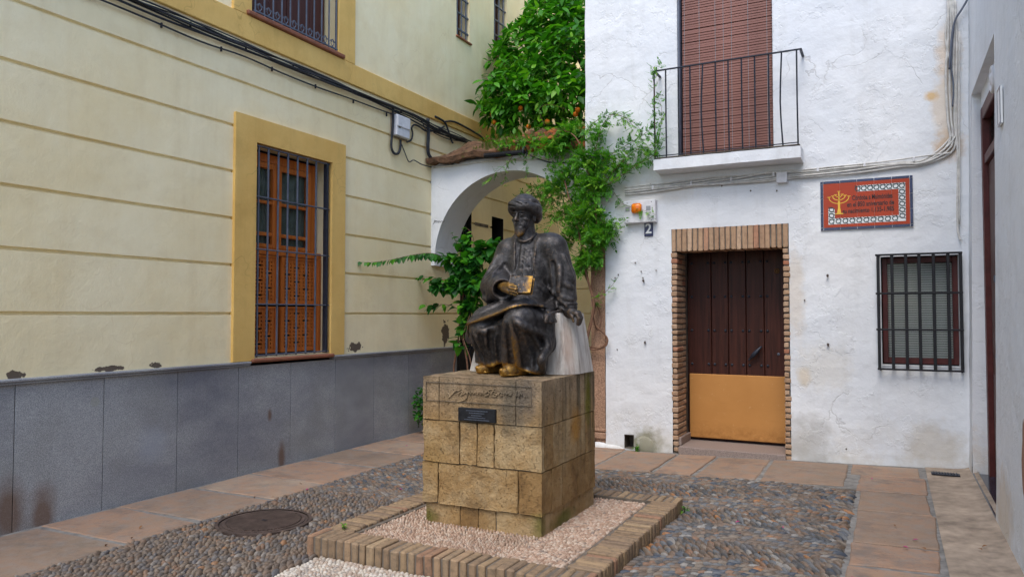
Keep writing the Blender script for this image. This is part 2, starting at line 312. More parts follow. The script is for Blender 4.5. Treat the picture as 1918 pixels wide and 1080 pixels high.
M['orange'] = simple('orange_peel', (0.75, 0.19, 0.01), 0.5, vary=0.15, scale=20, bump=0.3)
t = NT('mossy_tile', 0.95, 0, 0.15); g = t.geo()
c = t.ramp(t.noise(11, 6, 0.72, g), [(0.3, (0.035, 0.025, 0.016)), (0.45, (0.11, 0.065, 0.04)), (0.62, (0.20, 0.11, 0.065)), (0.78, (0.31, 0.25, 0.18))])
c = t.mix(t.math('MULTIPLY', t.rng(t.sep(g, 0), -4.5, -3.9), t.rng(t.noise(6, 4, 0.6, g), 0.45, 0.6)), c, (0.42, 0.13, 0.04))
c = t.mix(t.rng(t.noise(8, 5, 0.7, t.mapv(g, loc=(4, 4, 4))), 0.58, 0.68, 0, 0.7), c, (0.09, 0.12, 0.02))
t.color(c); t.bump(t.noise(30, 6, 0.7, g), 1.0, 0.02); M['moss_tile'] = t.m
def leafmat(name, stops, trans=0.35, rough=0.45):
    t = NT(name, rough, 0, 0.35)
    c = t.ramp(t.rnd(), stops); t.color(c)
    tr = t.n.new('ShaderNodeBsdfTranslucent'); t.put(tr.inputs[0], t.mix(1.0, c, (1.0, 1.25, 0.4), 'MULTIPLY'))
    mx = t.n.new('ShaderNodeMixShader'); mx.inputs[0].default_value = trans
    t.l.new(t.b.outputs[0], mx.inputs[1]); t.l.new(tr.outputs[0], mx.inputs[2]); t.l.new(mx.outputs[0], t.out.inputs[0])
    return t.m
M['orange_leaf'] = leafmat('citrus_leaf', [(0, (0.02, 0.10, 0.008)), (0.4, (0.045, 0.20, 0.012)), (0.8, (0.09, 0.32, 0.018)), (1, (0.20, 0.45, 0.03))])
M['vine_leaf'] = leafmat('climber_leaf', [(0, (0.035, 0.15, 0.014)), (0.4, (0.08, 0.27, 0.022)), (0.8, (0.15, 0.40, 0.03)), (1, (0.27, 0.48, 0.045))])
M['broad_leaf'] = leafmat('broad_leaf', [(0, (0.014, 0.085, 0.014)), (0.5, (0.03, 0.17, 0.02)), (0.85, (0.07, 0.28, 0.02)), (1, (0.16, 0.42, 0.025))])
M['weed'] = leafmat('wall_weed', [(0, (0.08, 0.13, 0.02)), (1, (0.18, 0.20, 0.04))])
M['bark'] = simple('brown_bark', (0.17, 0.09, 0.055), 0.9, vary=0.4, scale=30, bump=0.6)
M['darkbark'] = simple('dark_bark', (0.06, 0.05, 0.035), 0.9, vary=0.4, scale=30, bump=0.6)
t = NT('window_glass', 0.03, 0, 0.5); t.color((0.02, 0.03, 0.03))
tr = t.n.new('ShaderNodeBsdfTransparent'); mx = t.n.new('ShaderNodeMixShader')
mx.inputs[0].default_value = 0.16; tr.inputs[0].default_value = (0.95, 0.97, 0.96, 1)
t.l.new(t.b.outputs[0], mx.inputs[2]); t.l.new(tr.outputs[0], mx.inputs[1]); t.l.new(mx.outputs[0], t.out.inputs[0])
M['glass'] = t.m
t = NT('ground_mortar', 0.95); t.color(t.ramp(t.noise(4, 5), [(0.3, (0.12, 0.10, 0.085)), (0.7, (0.22, 0.19, 0.16))])); t.bump(t.noise(40, 4), 0.5, 0.01); M['ground'] = t.m

# ---------------------------------------------------------------- object helpers
def G(x): return 0.027 * min(max(x + 2.4, 0.0), 3.1)            # the square rises slightly to the right
def tag(o, label=None, cat=None, group=None, kind=None):
    if label: o['label'] = label
    if cat: o['category'] = cat
    if group: o['group'] = group
    if kind: o['kind'] = kind
    return o
def empty(name, loc, label, cat, group=None):
    o = bpy.data.objects.new(name, None); o.location = loc; C.objects.link(o); o.empty_display_size = 0.1
    bpy.context.view_layer.update()
    return tag(o, label, cat, group)
def link(name, me, mat=None, parent=None, loc=None):
    if mat is not None and not me.materials: me.materials.append(mat)
    o = bpy.data.objects.new(name, me); C.objects.link(o)
    if parent is not None:
        o.parent = parent
        if loc is None:
            p = parent; off = Vector((0, 0, 0))
            while p is not None: off += p.location; p = p.parent
            o.location = -off
    if loc is not None: o.location = loc
    return o
def woff(parent):
    p = parent; off = Vector((0, 0, 0))
    while p is not None: off += p.location; p = p.parent
    return off
class MB:
    """gathers shapes in world coordinates, links them as one mesh"""
    def __init__(s): s.v = []; s.f = []
    def add(s, v, f):
        o = len(s.v); s.v += [tuple(p) for p in v]; s.f += [tuple(i + o for i in q) for q in f]; return s
    def box(s, x0, x1, y0, y1, z0, z1, b=0.0, j=0.0):
        if b <= 0:
            v = [(x, y, z) for z in (z0, z1) for y in (y0, y1) for x in (x0, x1)]
            f = [(0, 2, 3, 1), (4, 5, 7, 6), (0, 1, 5, 4), (2, 6, 7, 3), (0, 4, 6, 2), (1, 3, 7, 5)]
            if j: v = [(p[0] + R.uniform(-j, j), p[1] + R.uniform(-j, j), p[2] + R.uniform(-j, j)) for p in v]
            return s.add(v, f)
        bm = bmesh.new()
        bmesh.ops.create_cube(bm, size=1)
        for q in bm.verts:
            q.co = Vector(((x0 + x1) / 2 + q.co.x * (x1 - x0), (y0 + y1) / 2 + q.co.y * (y1 - y0), (z0 + z1) / 2 + q.co.z * (z1 - z0)))
            if j: q.co += Vector((R.uniform(-j, j), R.uniform(-j, j), R.uniform(-j, j)))
        bmesh.ops.bevel(bm, geom=bm.edges[:], offset=b, segments=1, affect='EDGES')
        bm.verts.index_update()
        s.add([q.co[:] for q in bm.verts], [[q.index for q in f.verts] for f in bm.faces]); bm.free(); return s
    def tube(s, pts, r, n=6, cap=True, smooth=0):
        pts = [Vector(p) for p in pts]
        if smooth: pts = catmull(pts, smooth)
        m = len(pts); rr = r if isinstance(r, (list, tuple)) else None
        v = []; up = Vector((0, 0, 1)); prev = None
        for i, p in enumerate(pts):
            d = (pts[min(i + 1, m - 1)] - pts[max(i - 1, 0)])
            if d.length < 1e-9: d = Vector((0, 0, 1))
            d.normalize()
            if prev is None:
                a = d.cross(up)
                if a.length < 1e-3: a = d.cross(Vector((1, 0, 0)))
            else: a = prev - d * prev.dot(d)
            a.normalize(); prev = a; b = d.cross(a)
            if rr: 
                u = i / (m - 1) * (len(rr) - 1); k = min(int(u), len(rr) - 2); q = rr[k] + (rr[k + 1] - rr[k]) * (u - k)
            else: q = r
            for k in range(n):
                w = 2 * math.pi * k / n; v.append(p + (a * math.cos(w) + b * math.sin(w)) * q)
        f = [(i * n + k, i * n + (k + 1) % n, (i + 1) * n + (k + 1) % n, (i + 1) * n + k) for i in range(m - 1) for k in range(n)]
        if cap: f += [tuple(range(n - 1, -1, -1)), tuple(range((m - 1) * n, m * n))]
        return s.add(v, f)
    def sphere(s, c, r, n=12, m=8):
        if not isinstance(r, (tuple, list)): r = (r, r, r)
        v = [(c[0], c[1], c[2] - r[2])]
        for i in range(1, m):
            a = math.pi * i / m - math.pi / 2
            for k in range(n):
                w = 2 * math.pi * k / n
                v.append((c[0] + r[0] * math.cos(a) * math.cos(w), c[1] + r[1] * math.cos(a) * math.sin(w), c[2] + r[2] * math.sin(a)))
        v.append((c[0], c[1], c[2] + r[2])); e = len(v) - 1
        f = [(0, 1 + (k + 1) % n, 1 + k) for k in range(n)]
        for i in range(m - 2):
            f += [(1 + i * n + k, 1 + i * n + (k + 1) % n, 1 + (i + 1) * n + (k + 1) % n, 1 + (i + 1) * n + k) for k in range(n)]
        f += [(e, 1 + (m - 2) * n + k, 1 + (m - 2) * n + (k + 1) % n) for k in range(n)]
        return s.add(v, f)
    def ground(s): s.v = [(x, y, z + G(x)) for x, y, z in s.v]; return s
    def mesh(s, name='m', smooth=False):
        me = bpy.data.meshes.new(name); me.from_pydata(s.v, [], s.f); me.update()
        if smooth: me.polygons.foreach_set('use_smooth', [True] * len(me.polygons))
        return me
    def build(s, name, mat, parent=None, smooth=False):
        return link(name, s.mesh(name, smooth), mat, parent)
def catmull(pts, k):
    P = [pts[0]] + list(pts) + [pts[-1]]; out = []
    for i in range(1, len(P) - 2):
        for j in range(k):
            t = j / k; a, b, c, d = P[i - 1], P[i], P[i + 1], P[i + 2]
            out.append(0.5 * ((2 * b) + (-a + c) * t + (2 * a - 5 * b + 4 * c - d) * t * t + (-a + 3 * b - 3 * c + d) * t ** 3))
    out.append(P[-2]); return out
def lines(a, b, step, extra=()):
    n = max(1, int(round((b - a) / step))); L = [a + (b - a) * i / n for i in range(n + 1)]
    L = [q for q in L if all(abs(q - e) > step * 0.25 for e in extra if a < e < b)]
    L += [e for e in extra if a <= e <= b]
    for e in (a, b):
        if not any(abs(e - q) < 1e-9 for q in L): L.append(e)
    return sorted(set(L))
def wall_grid(us, vs, holes, fn):
    """grid over u,v minus rectangular holes; fn(u,v) -> point"""
    v = []; idx = {}; f = []
    def gi(i, j):
        if (i, j) not in idx: idx[i, j] = len(v); v.append(fn(us[i], vs[j]))
        return idx[i, j]
    for i in range(len(us) - 1):
        for j in range(len(vs) - 1):
            cu = (us[i] + us[i + 1]) / 2; cv = (vs[j] + vs[j + 1]) / 2
            if any(a < cu < b and c < cv < d for a, b, c, d in holes): continue
            f.append((gi(i, j), gi(i + 1, j), gi(i + 1, j + 1), gi(i, j + 1)))
    m = MB(); m.v = v; m.f = f; return m
def nz(x, y, z, s=1.0): return mnoise.noise(Vector((x * s, y * s, z * s)))
def batch(name, V, F, mats, rnd, mat, parent=None, kind=None, smooth=True):
    """copies template (V,F) by N 4x4 matrices into one mesh with a per-copy 'rnd' attribute"""
    V = np.asarray(V, dtype=np.float64); N = len(mats); Mx = np.asarray(mats); n = len(V)
    W = np.einsum('nij,vj->nvi', Mx[:, :3, :3], V) + Mx[:, None, :3, 3]
    W = W.reshape(-1, 3)
    loops = []; starts = []; tot = []
    lens = [len(q) for q in F]; flat = np.concatenate([np.array(q) for q in F])
    allv = (flat[None, :] + (np.arange(N) * n)[:, None]).ravel()
    lt = np.tile(lens, N); ls = np.concatenate([[0], np.cumsum(lt)[:-1]])
    me = bpy.data.meshes.new(name)
    me.vertices.add(len(W)); me.vertices.foreach_set('co', W.ravel())
    me.loops.add(len(allv)); me.loops.foreach_set('vertex_index', allv.astype(np.int32))
    me.polygons.add(len(lt)); me.polygons.foreach_set('loop_start', ls.astype(np.int32))
    me.polygons.foreach_set('use_smooth', np.full(len(lt), smooth))
    a = me.attributes.new('rnd', 'FLOAT', 'POINT'); a.data.foreach_set('value', np.repeat(np.asarray(rnd), n))
    me.update(calc_edges=True); me.validate()
    o = link(name, me, mat, parent)
    if kind: o['kind'] = kind
    return o
def tmpl(V, F, mat, name, smooth=True):
    me = bpy.data.meshes.new(name); me.from_pydata([tuple(p) for p in V], [], F); me.update()
    me.polygons.foreach_set('use_smooth', [smooth] * len(me.polygons)); me.materials.append(mat); return me
CAMP = np.array([0, 0, 1.5]); FW = np.array([-math.sin(YAW), math.cos(YAW), 0]); RT = np.array([math.cos(YAW), math.sin(YAW), 0])
def scatter(single, many, V, F, mats, mat, parent, limit=300, smooth=True, size=None):
    """the pieces that show largest become parts of their own, the rest one 'stuff' mesh"""
    mats = [np.array(m) for m in mats]
    P = np.array([m[:3, 3] for m in mats]) - CAMP; d = P @ FW; a = P @ RT
    vis = (d > 0.5) & (np.abs(a / np.maximum(d, .1)) < 0.67) & (P[:, 2] / np.maximum(d, .1) > -0.37) & (P[:, 2] / np.maximum(d, .1) < 0.45)
    key = np.where(vis, 1.0 / np.maximum(d, .1), 0)
    if size is not None: key = key * np.asarray(size)
    order = np.argsort(-key); pick = set(int(i) for i in order[:limit] if key[i] > 0)
    me = tmpl(V, F, mat, single, smooth); off = woff(parent)
    for i in sorted(pick):
        o = bpy.data.objects.new(single, me); o.parent = parent; C.objects.link(o)
        mm = Matrix(mats[i].tolist()); mm.translation -= off; o.matrix_local = mm
    rest = [i for i in range(len(mats)) if i not in pick]
    if rest: batch(many, V, F, [mats[i] for i in rest], NR.rand(len(rest)), mat, parent, 'stuff', smooth)
def mtx(loc, rot=(0, 0, 0), sc=(1, 1, 1)):
    from mathutils import Euler
    return np.array(Matrix.Translation(loc) @ Euler(rot).to_matrix().to_4x4() @ Matrix.Diagonal((*sc, 1)))

# ================================================================ the ground
m = wall_grid([-60, -30, -12, -8, -5.4, -4, -2.4, -1, 0.7, 3, 8, 30, 60], [-60, -20, -5, 0, 4, 8, 14, 30, 60], [], lambda x, y: (x, y, G(x) - 0.012))
tag(m.build('ground', M['ground']), kind='structure')
# red sandstone flags along the walls, each flag its own piece, on a mortar bed
pav = MB()
pav.box(-5.4, -4.45, -1, 12.4, -0.05, 0.001); pav.box(-4.45, -2.4, 6.8, 12.4, -0.05, 0.001); pav.box(-2.4, 0.7, 6.8, 8.0, -0.05, 0.001); pav.box(-0.27, 0.7, -1, 6.8, -0.05, 0.001)
pavo = tag(pav.ground().build('pavement', M['mortar']), kind='structure')
def slab(x0, x1, y0, y1, j=0.02):
    n = 7; bm = bmesh.new()
    a = [Vector((x0, y0)), Vector((x1, y0)), Vector((x1, y1)), Vector((x0, y1))]
    a = [q + Vector((R.uniform(-j, j), R.uniform(-j, j))) for q in a]
    rim = []
    for i in range(4):
        p, q = a[i], a[(i + 1) % 4]
        for k in range(n):
            u = k / n; w = p.lerp(q, u); w += Vector((R.uniform(-.006, .006), R.uniform(-.006, .006)))
            rim.append(w)
    c = sum(rim, Vector((0, 0))) / len(rim); N = len(rim); h = 0.010 + R.uniform(-.003, .004); tx, ty = R.uniform(-.004, .004), R.uniform(-.004, .004)
    v = [(w.x, w.y, -0.02 + G(w.x)) for w in rim]
    v += [(w.x, w.y, h - 0.006 + G(w.x) + tx * (w.x - c.x) + ty * (w.y - c.y)) for w in rim]
    v += [((w.x * 0.97 + c.x * .03), (w.y * .97 + c.y * .03), h + G(w.x) + tx * (w.x - c.x) + ty * (w.y - c.y)) for w in rim]
    f = [(i, (i + 1) % N, N + (i + 1) % N, N + i) for i in range(N)] + [(N + i, N + (i + 1) % N, 2 * N + (i + 1) % N, 2 * N + i) for i in range(N)]
    f.append(tuple(range(2 * N, 3 * N)))
    MB().add(v, f).build('paving_slab', M['slab'], pavo)
ys = [-0.9, 0.0, 0.8, 1.6, 2.45, 3.2, 3.80, 4.50, 5.12, 5.9, 6.57, 7.25, 7.95, 8.7, 9.5, 10.3, 11.2, 12.2]
for a, b in zip(ys, ys[1:]): slab(-5.36, -4.47, a + .02, b - .02)
xs = [-4.43, -3.75, -3.2, -2.62, -2.03, -1.62, -1.07, -0.36]
for a, b in zip(xs, xs[1:]): slab(a + .02, b - .02, 6.84, 7.84)
slab(-0.33, 0.2, 7.42, 7.86)
for a, b in zip([-4.43, -3.8, -3.2], [-3.8, -3.2, -2.6]):
    for c0 in range(5): slab(a + .02, b - .02, 7.88 + c0 * .9, 7.86 + c0 * .9 + .88)
ys = [-0.8, 0.2, 1.1, 2.0, 2.9, 3.6, 4.2, 4.73, 5.2, 6.04, 6.70, 7.36]
for a, b in zip(ys, ys[1:]): slab(-0.25, 0.24, a + .018, b - .018)
m = MB()
xs_ = lines(0.265, 0.66, 0.08); ys_ = lines(-1, 7.94, 0.12)
ap = wall_grid(xs_, ys_, [], lambda x, y: (x, y, G(x) + 0.009 + 0.003 * nz(x, y, 0, 4) + 0.03 * max(0, (x - 0.5) / 0.15) ** 2))
ap.build('cement_apron', M['concrete'], pavo)
slot = MB().box(0.3, 0.52, 7.55, 7.63, 0.09, 0.104, 0.004)
for i in range(9): slot.box(0.315 + i * .022, 0.325 + i * .022, 7.555, 7.625, 0.104, 0.110)
tag(slot.build('drain_grate', M['iron']), 'small dark slotted drain grate set in the paving by the corner', 'drain')

# cobbles
cob = MB().box(-4.45, -2.4, -1, 6.8, -0.05, -0.004).box(-2.4, -0.27, -1, 6.8, -0.05, -0.004)
cobo = tag(cob.ground().build('cobbled_square', M['bed']), kind='structure')
HC = (-4.04, 4.0); HR = 0.315
def dome(a=1.0, b=1.0, h=1.0, n=8):
    V = []; 
    for r, z in ((1.0, -0.25), (0.86, 0.5)):
        for k in range(n):
            w = 2 * math.pi * (k + .5) / n; V.append((a * r * math.cos(w), b * r * math.sin(w), h * z))
    for k in range(4):
        w = 2 * math.pi * k / 4; V.append((a * .45 * math.cos(w), b * .45 * math.sin(w), h * .92))
    F = [(k, (k + 1) % n, n + (k + 1) % n, n + k) for k in range(n)]
    for k in range(4):
        j = 2 * n + k; jn = 2 * n + (k + 1) % 4
        q = [n + (2 * k - 1) % n, n + 2 * k, n + (2 * k + 1) % n]
        F += [(n + (2 * k - 1) % n, n + 2 * k, j), (n + 2 * k, n + 2 * k + 1, jn, j)]
    F.append((2 * n, 2 * n + 1, 2 * n + 2, 2 * n + 3))
    return V, F
DV, DF = dome()
RING = (-3.27, -1.40, 3.59, 5.60)
def free(x, y, mrg=0.0):
    if RING[0] - mrg < x < RING[1] + mrg and RING[2] - mrg < y < RING[3] + mrg: return False
    if -3.16 - mrg < x < -1.0 and y < 3.60: return False
    return math.hypot(x - HC[0], y - HC[1]) > HR + 0.02 + mrg
mats = []; sz = []
def peb(x, y, ang, a, b, h, tilt=0.25):
    mats.append(mtx((x, y, G(x) + R.uniform(-.006, .002)), (R.uniform(-.25, .25), tilt + R.uniform(-.12, .12), ang), (a, b, h))); sz.append(a)
# right-hand field: flat stones on edge in herringbone drifts that run with the wall
row = 0; y = 1.2
while y < 6.79:
    hh = 0.066; bandn = int(y / .40); ang = (0.55 if bandn % 2 == 0 else -0.62)
    x = -3.2 if y > 5.5 else -1.45
    x += R.uniform(0, .02)
    while x < -0.285:
        wob = 0.06 * math.sin(x * 2.3 + y * .8) + 0.05 * math.sin(x * 5.1)
        yy = y + wob
        a_ = ang + 0.22 * math.sin(x * 1.7 + y * 1.3) + R.uniform(-.13, .13)
        s = R.uniform(.75, 1.25)
        if free(x, yy, .012) and yy < 6.79: peb(x, yy, a_, .046 * s, .0155 * R.uniform(.8, 1.25), .026, .18)
        x += 0.040 * R.uniform(.85, 1.2)
    y += hh * 0.70; row += 1
# left-hand field: stones stood on end, rounder and browner
y = 0.8
while y < 6.79:
    x = -4.44 + R.uniform(0, .02)
    while x < (-3.22 if y > 5.5 else -3.16):
        xx = x + R.uniform(-.006, .006); yy = y + R.uniform(-.009, .009) + .05 * math.sin(x * 3)
        far = (yy > 4.9)
        if free(xx, yy, .010) and not (xx > -3.25 and yy < 3.6):
            if far: peb(xx, yy, 0.5 * math.sin(yy * 14) + R.uniform(-.3, .3), .032 * R.uniform(.8, 1.2), .017, .022)
            else: peb(xx, yy, math.pi / 2 + 0.25 + R.uniform(-.45, .45), .029 * R.uniform(.6, 1.45), .0155 * R.uniform(.75, 1.35), .022 * R.uniform(.7, 1.3), 0.15)
        x += 0.037 if not far else .046
    y += 0.040 if y < 4.9 else .034
# dark border stones beside the white pebbles
y = 1.2
while y < 3.56:
    for q in range(2): peb(-3.185 - q * .035, y + q * .03, math.pi / 2 + .15 + R.uniform(-.1, .1), .045, .016, .03, .1)
    y += .062
scatter('pebble', 'small_pebbles', DV, DF, mats, M['pebble'], cobo, 300, size=sz)
# white pebbled path before the kerb
wp = tag(MB().box(-3.16, -2.4, -1, 3.58, -0.05, 0.001).box(-2.4, -1.05, -1, 3.58, -0.05, 0.001).ground().build('white_pebble_path', M['mortar']), kind='structure')
mats = []; sz = []
y = 1.6
while y < 3.585:
    x = -3.145 + R.uniform(0, .02)
    while x < -1.06:
        mats.append(mtx((x + R.uniform(-.005, .005), y + R.uniform(-.005, .005), G(x) + 0.004 + R.uniform(-.003, .003)), (R.uniform(-.3, .3), R.uniform(-.3, .3), R.uniform(0, 6)), (.0175 * R.uniform(.8, 1.3), .014 * R.uniform(.8, 1.2), .018)))
        sz.append(1); x += .029
    y += .0265
scatter('white_pebble', 'small_white_pebbles', DV, DF, mats, M['white_pebble'], wp, 300, size=sz)

# ================================================================ brick kerb and its gravel bed
kerb = empty('brick_kerb', (-2.33, 4.6, 0), 'low square kerb of worn tan bricks on edge around the stone pedestal', 'kerb')
x0, x1, y0, y1 = RING; KH = 0.125; KW = 0.19
kb = MB()
kb.box(x0 + .012, x1 - .012, y0 + .012, y0 + KW - .006, -.02, KH - .010); kb.box(x0 + .012, x1 - .012, y1 - KW + .006, y1 - .012, -.02, KH - .010)
kb.box(x0 + .012, x0 + KW - .006, y0 + KW - .006, y1 - KW + .006, -.02, KH - .012); kb.box(x1 - KW + .006, x1 - .012, y0 + KW - .006, y1 - KW + .006, -.02, KH - .012)
kb.build('mortar_core', M['bed'], kerb)
def kbrick(cx, cy, lx, ly):
    h = KH + R.uniform(-.006, .005)
    m = MB().box(cx - lx / 2, cx + lx / 2, cy - ly / 2, cy + ly / 2, -.02, h, R.uniform(.004, .010), .0035)
    m.build('brick', M['kerb_brick'], kerb)
x = x0 + .024
while x < x1 - .01:
    wd = R.uniform(.040, .052); kbrick(x, y0 + KW / 2 + R.uniform(-.004, .004), wd, KW)
    kbrick(x, y1 - KW / 2, wd, KW - .02); x += 0.0585
y = y0 + KW + .03
while y < y1 - KW - .01:
    wd = R.uniform(.040, .052); kbrick(x0 + KW / 2, y, KW, wd); kbrick(x1 - KW / 2 + R.uniform(-.004, .004), y, KW, wd); y += 0.0585
bed = MB().box(x0 + KW, x1 - KW, y0 + KW, y1 - KW, -.02, 0.088)
for a in [(x0 + KW, x1 - KW, y0 + KW, y0 + KW + .035), (x0 + KW, x0 + KW + .03, y0 + KW, y1 - KW), (x1 - KW - .035, x1 - KW, y0 + KW, y1 - KW)]:
    bed.box(*a, 0.08, 0.103)
bedo = tag(bed.build('pebble_bed', M['bed']), kind='structure')
mats = []; sz = []
y = y0 + KW + .045
while y < y1 - KW - .01:
    x = x0 + KW + .04 + R.uniform(0, .015)
    while x < x1 - KW - .045:
        if not (-2.82 < x < -1.98 and 4.29 < y < 5.16):
            dn = y - 4.25 < (x + 1.95) * 1.0 or x < -2.84
            mats.append(mtx((x + R.uniform(-.004, .004), y + R.uniform(-.004, .004), 0.090 + R.uniform(-.003, .003)), (R.uniform(-.3, .3), .25, (0.6 if x > -1.98 else 1.9) + R.uniform(-.4, .4)), (.0155 * R.uniform(.8, 1.3), .0095 * R.uniform(.8, 1.2), .017)))
            sz.append(1)
        x += .0235
    y += .0205
scatter('pink_pebble', 'small_pink_pebbles', DV, DF, mats, M['pink_pebble'], bedo, 300, size=sz)

# manhole cover
mh = empty('manhole_cover', (HC[0], HC[1], 0), 'round rusty iron manhole cover set among the cobbles', 'manhole cover')
def disc(m, c, r, z0, z1, n=48, r2=0):
    v = []; 
    for z, rr in ((z0, r), (z1, r), (z1, r2)) if r2 else ((z0, r), (z1, r)):
        v += [(c[0] + rr * math.cos(2 * math.pi * k / n), c[1] + rr * math.sin(2 * math.pi * k / n), z) for k in range(n)]
    f = [(k, (k + 1) % n, n + (k + 1) % n, n + k) for k in range(n)]
    if r2: f += [(n + k, n + (k + 1) % n, 2 * n + (k + 1) % n, 2 * n + k) for k in range(n)]
    else: f.append(tuple(range(n, 2 * n)))
    return m.add(v, f)
disc(disc(MB(), HC, HR + .018, -.03, 0.016, r2=HR - .004), HC, HR - .004, -.03, 0.004).build('rim', M['rust_iron'], mh)
lid = disc(MB(), HC, HR - .012, -.02, 0.012)
disc(lid, HC, HR - .03, 0.012, 0.017, r2=HR - .05)
for i in range(-12, 13):
    o = i * .0205; L = math.sqrt(max(0, (HR - .06) ** 2 - o * o))
    if L > .02: lid.box(HC[0] - L, HC[0] + L, HC[1] + o - .0055, HC[1] + o + .0055, 0.011, 0.021)
ld = lid.build('lid', M['rust_iron'], mh)
MB().box(HC[0] - .02, HC[0] + .02, HC[1] - .012, HC[1] + .012, .015, .0225).build('keyhole', M['black'], mh)

# ================================================================ stone pedestal
PX0, PX1, PY0, PY1 = -2.852, -1.955, 4.25, 5.19
ped = empty('pedestal', (-2.4, 4.7, 0.09), 'square golden limestone block pedestal under the seated bronze scholar', 'pedestal')
MB().box(PX0 + .03, PX1 - .03, PY0 + .03, PY1 - .03, .05, 1.06).build('core', M['bed'], ped)
def block(xa, xb, ya, yb, za, zb, faces, seed, name='stone_block', amp=.004, rnd=.010):
    """a dressed stone with worn arrises and an uneven face"""
    g = .0018
    xa += g; xb -= g; ya += g; yb -= g; za += g; zb -= g
    st = .028
    X = lines(xa, xb, st, (xa + .008, xb - .008)); Y = lines(ya, yb, st, (ya + .008, yb - .008)); Z = lines(za, zb, st, (za + .008, zb - .008))
    m = MB(); key = {}
    def V(x, y, z):
        k = (round(x, 5), round(y, 5), round(z, 5))
        if k not in key:
            p = Vector((x, y, z)); cnt = (x in (xa, xb)) + (y in (ya, yb)) + (z in (za, zb))
            c = Vector(((xa + xb) / 2, (ya + yb) / 2, (za + zb) / 2))
            if cnt >= 2:
                w = rnd * (0.35 + 0.9 * abs(nz(x + seed, y, z, 7)))
                for i, (lo, hi) in enumerate(((xa, xb), (ya, yb), (za, zb))):
                    if p[i] == lo: p[i] += w * .6
                    elif p[i] == hi: p[i] -= w * .6
            d = amp * (nz(x + seed * 3.1, y, z, 6) + .6 * nz(x, y + seed, z, 17))
            for i, (lo, hi) in enumerate(((xa, xb), (ya, yb), (za, zb))):
                if (x, y, z)[i] == lo: p[i] += abs(d) + (.002 if cnt < 2 else 0)
                elif (x, y, z)[i] == hi: p[i] -= abs(d)
            key[k] = len(m.v); m.v.append(p[:])
        return key[k]
    for A, B, fixed, order in ((X, Z, (ya, yb), 'xz'), (Y, Z, (xa, xb), 'yz'), (X, Y, (za, zb), 'xy')):
        for q, fx in enumerate(fixed):
            for i in range(len(A) - 1):
                for j in range(len(B) - 1):
                    c = [(A[i], B[j]), (A[i + 1], B[j]), (A[i + 1], B[j + 1]), (A[i], B[j + 1])]
                    if order == 'xz': p = [V(a, fx, b) for a, b in c]
                    elif order == 'yz': p = [V(fx, a, b) for a, b in c]
                    else: p = [V(a, b, fx) for a, b in c]
                    if q: p = p[::-1]
                    m.f.append(tuple(p))
    return m.build(name, M['limestone'], ped, smooth=False)
fx = lambda *p: list(p)
ZC = [0.085, 0.232, 0.507, 0.790, 1.083]
front = [
    [PX0 + .02, (-2.561, 4.25, 0.172)[0], (-2.423, 4.25, 0.188)[0], (-2.293, 4.25, 0.204)[0], PX1 - .012],
    [PX0, (-2.725, 4.25, 0.382)[0], (-2.124, 4.25, 0.443)[0], PX1],
    [PX0, (-2.558, 4.25, 0.645)[0], (-2.424, 4.25, 0.655)[0], (-2.297, 4.25, 0.665)[0], PX1],
    [PX0, (-2.718, 4.25, 0.918)[0], (-2.139, 4.25, 0.948)[0], PX1]]
side = [
    [(-1.955, 4.632, 0.172)[1], (-1.955, 4.921, 0.141)[1]],
    [(-1.955, 4.58, 0.571)[1], (-1.955, 4.728, 0.546)[1], (-1.955, 4.854, 0.525)[1]],
    [(-1.955, 4.431, 0.767)[1], (-1.955, 4.998, 0.691)[1], (-1.955, 5.148, 0.67)[1]],
    [(-1.955, 4.582, 0.959)[1], (-1.955, 4.711, 0.947)[1], (-1.955, 4.857, 0.933)[1]]]
for c in range(4):
    dth = [0.14, 0.16, (-1.955, 4.297, 0.685)[1] - PY0, 0.20][c]; ins = .018 if c == 0 else 0
    for k, (a, b) in enumerate(zip(front[c], front[c][1:])):
        block(a, b, PY0 + ins, PY0 + ins + dth, ZC[c], ZC[c + 1], 0, c * 5 + k, amp=.009 if (c in (1, 2)) else .004, rnd=.009)
    L = [PY0 + ins + dth] + [q for q in side[c] if q > PY0 + dth + .03] + [PY1]
    for k, (a, b) in enumerate(zip(L, L[1:])): block(PX1 - .14, PX1 - ins * .7, a, b, ZC[c], ZC[c + 1], 0, 40 + c * 5 + k, amp=.004)
    block(PX0 + ins, PX0 + .14, PY0 + ins + dth, PY1, ZC[c], ZC[c + 1], 0, 70 + c)
    block(PX0 + .14, PX1 - .14, PY1 - .14, PY1, ZC[c], ZC[c + 1], 0, 80 + c)
block(PX0 + .14, PX1 - .14, PY0 + .2, PY1 - .14, 0.95, 1.083, 0, 91)
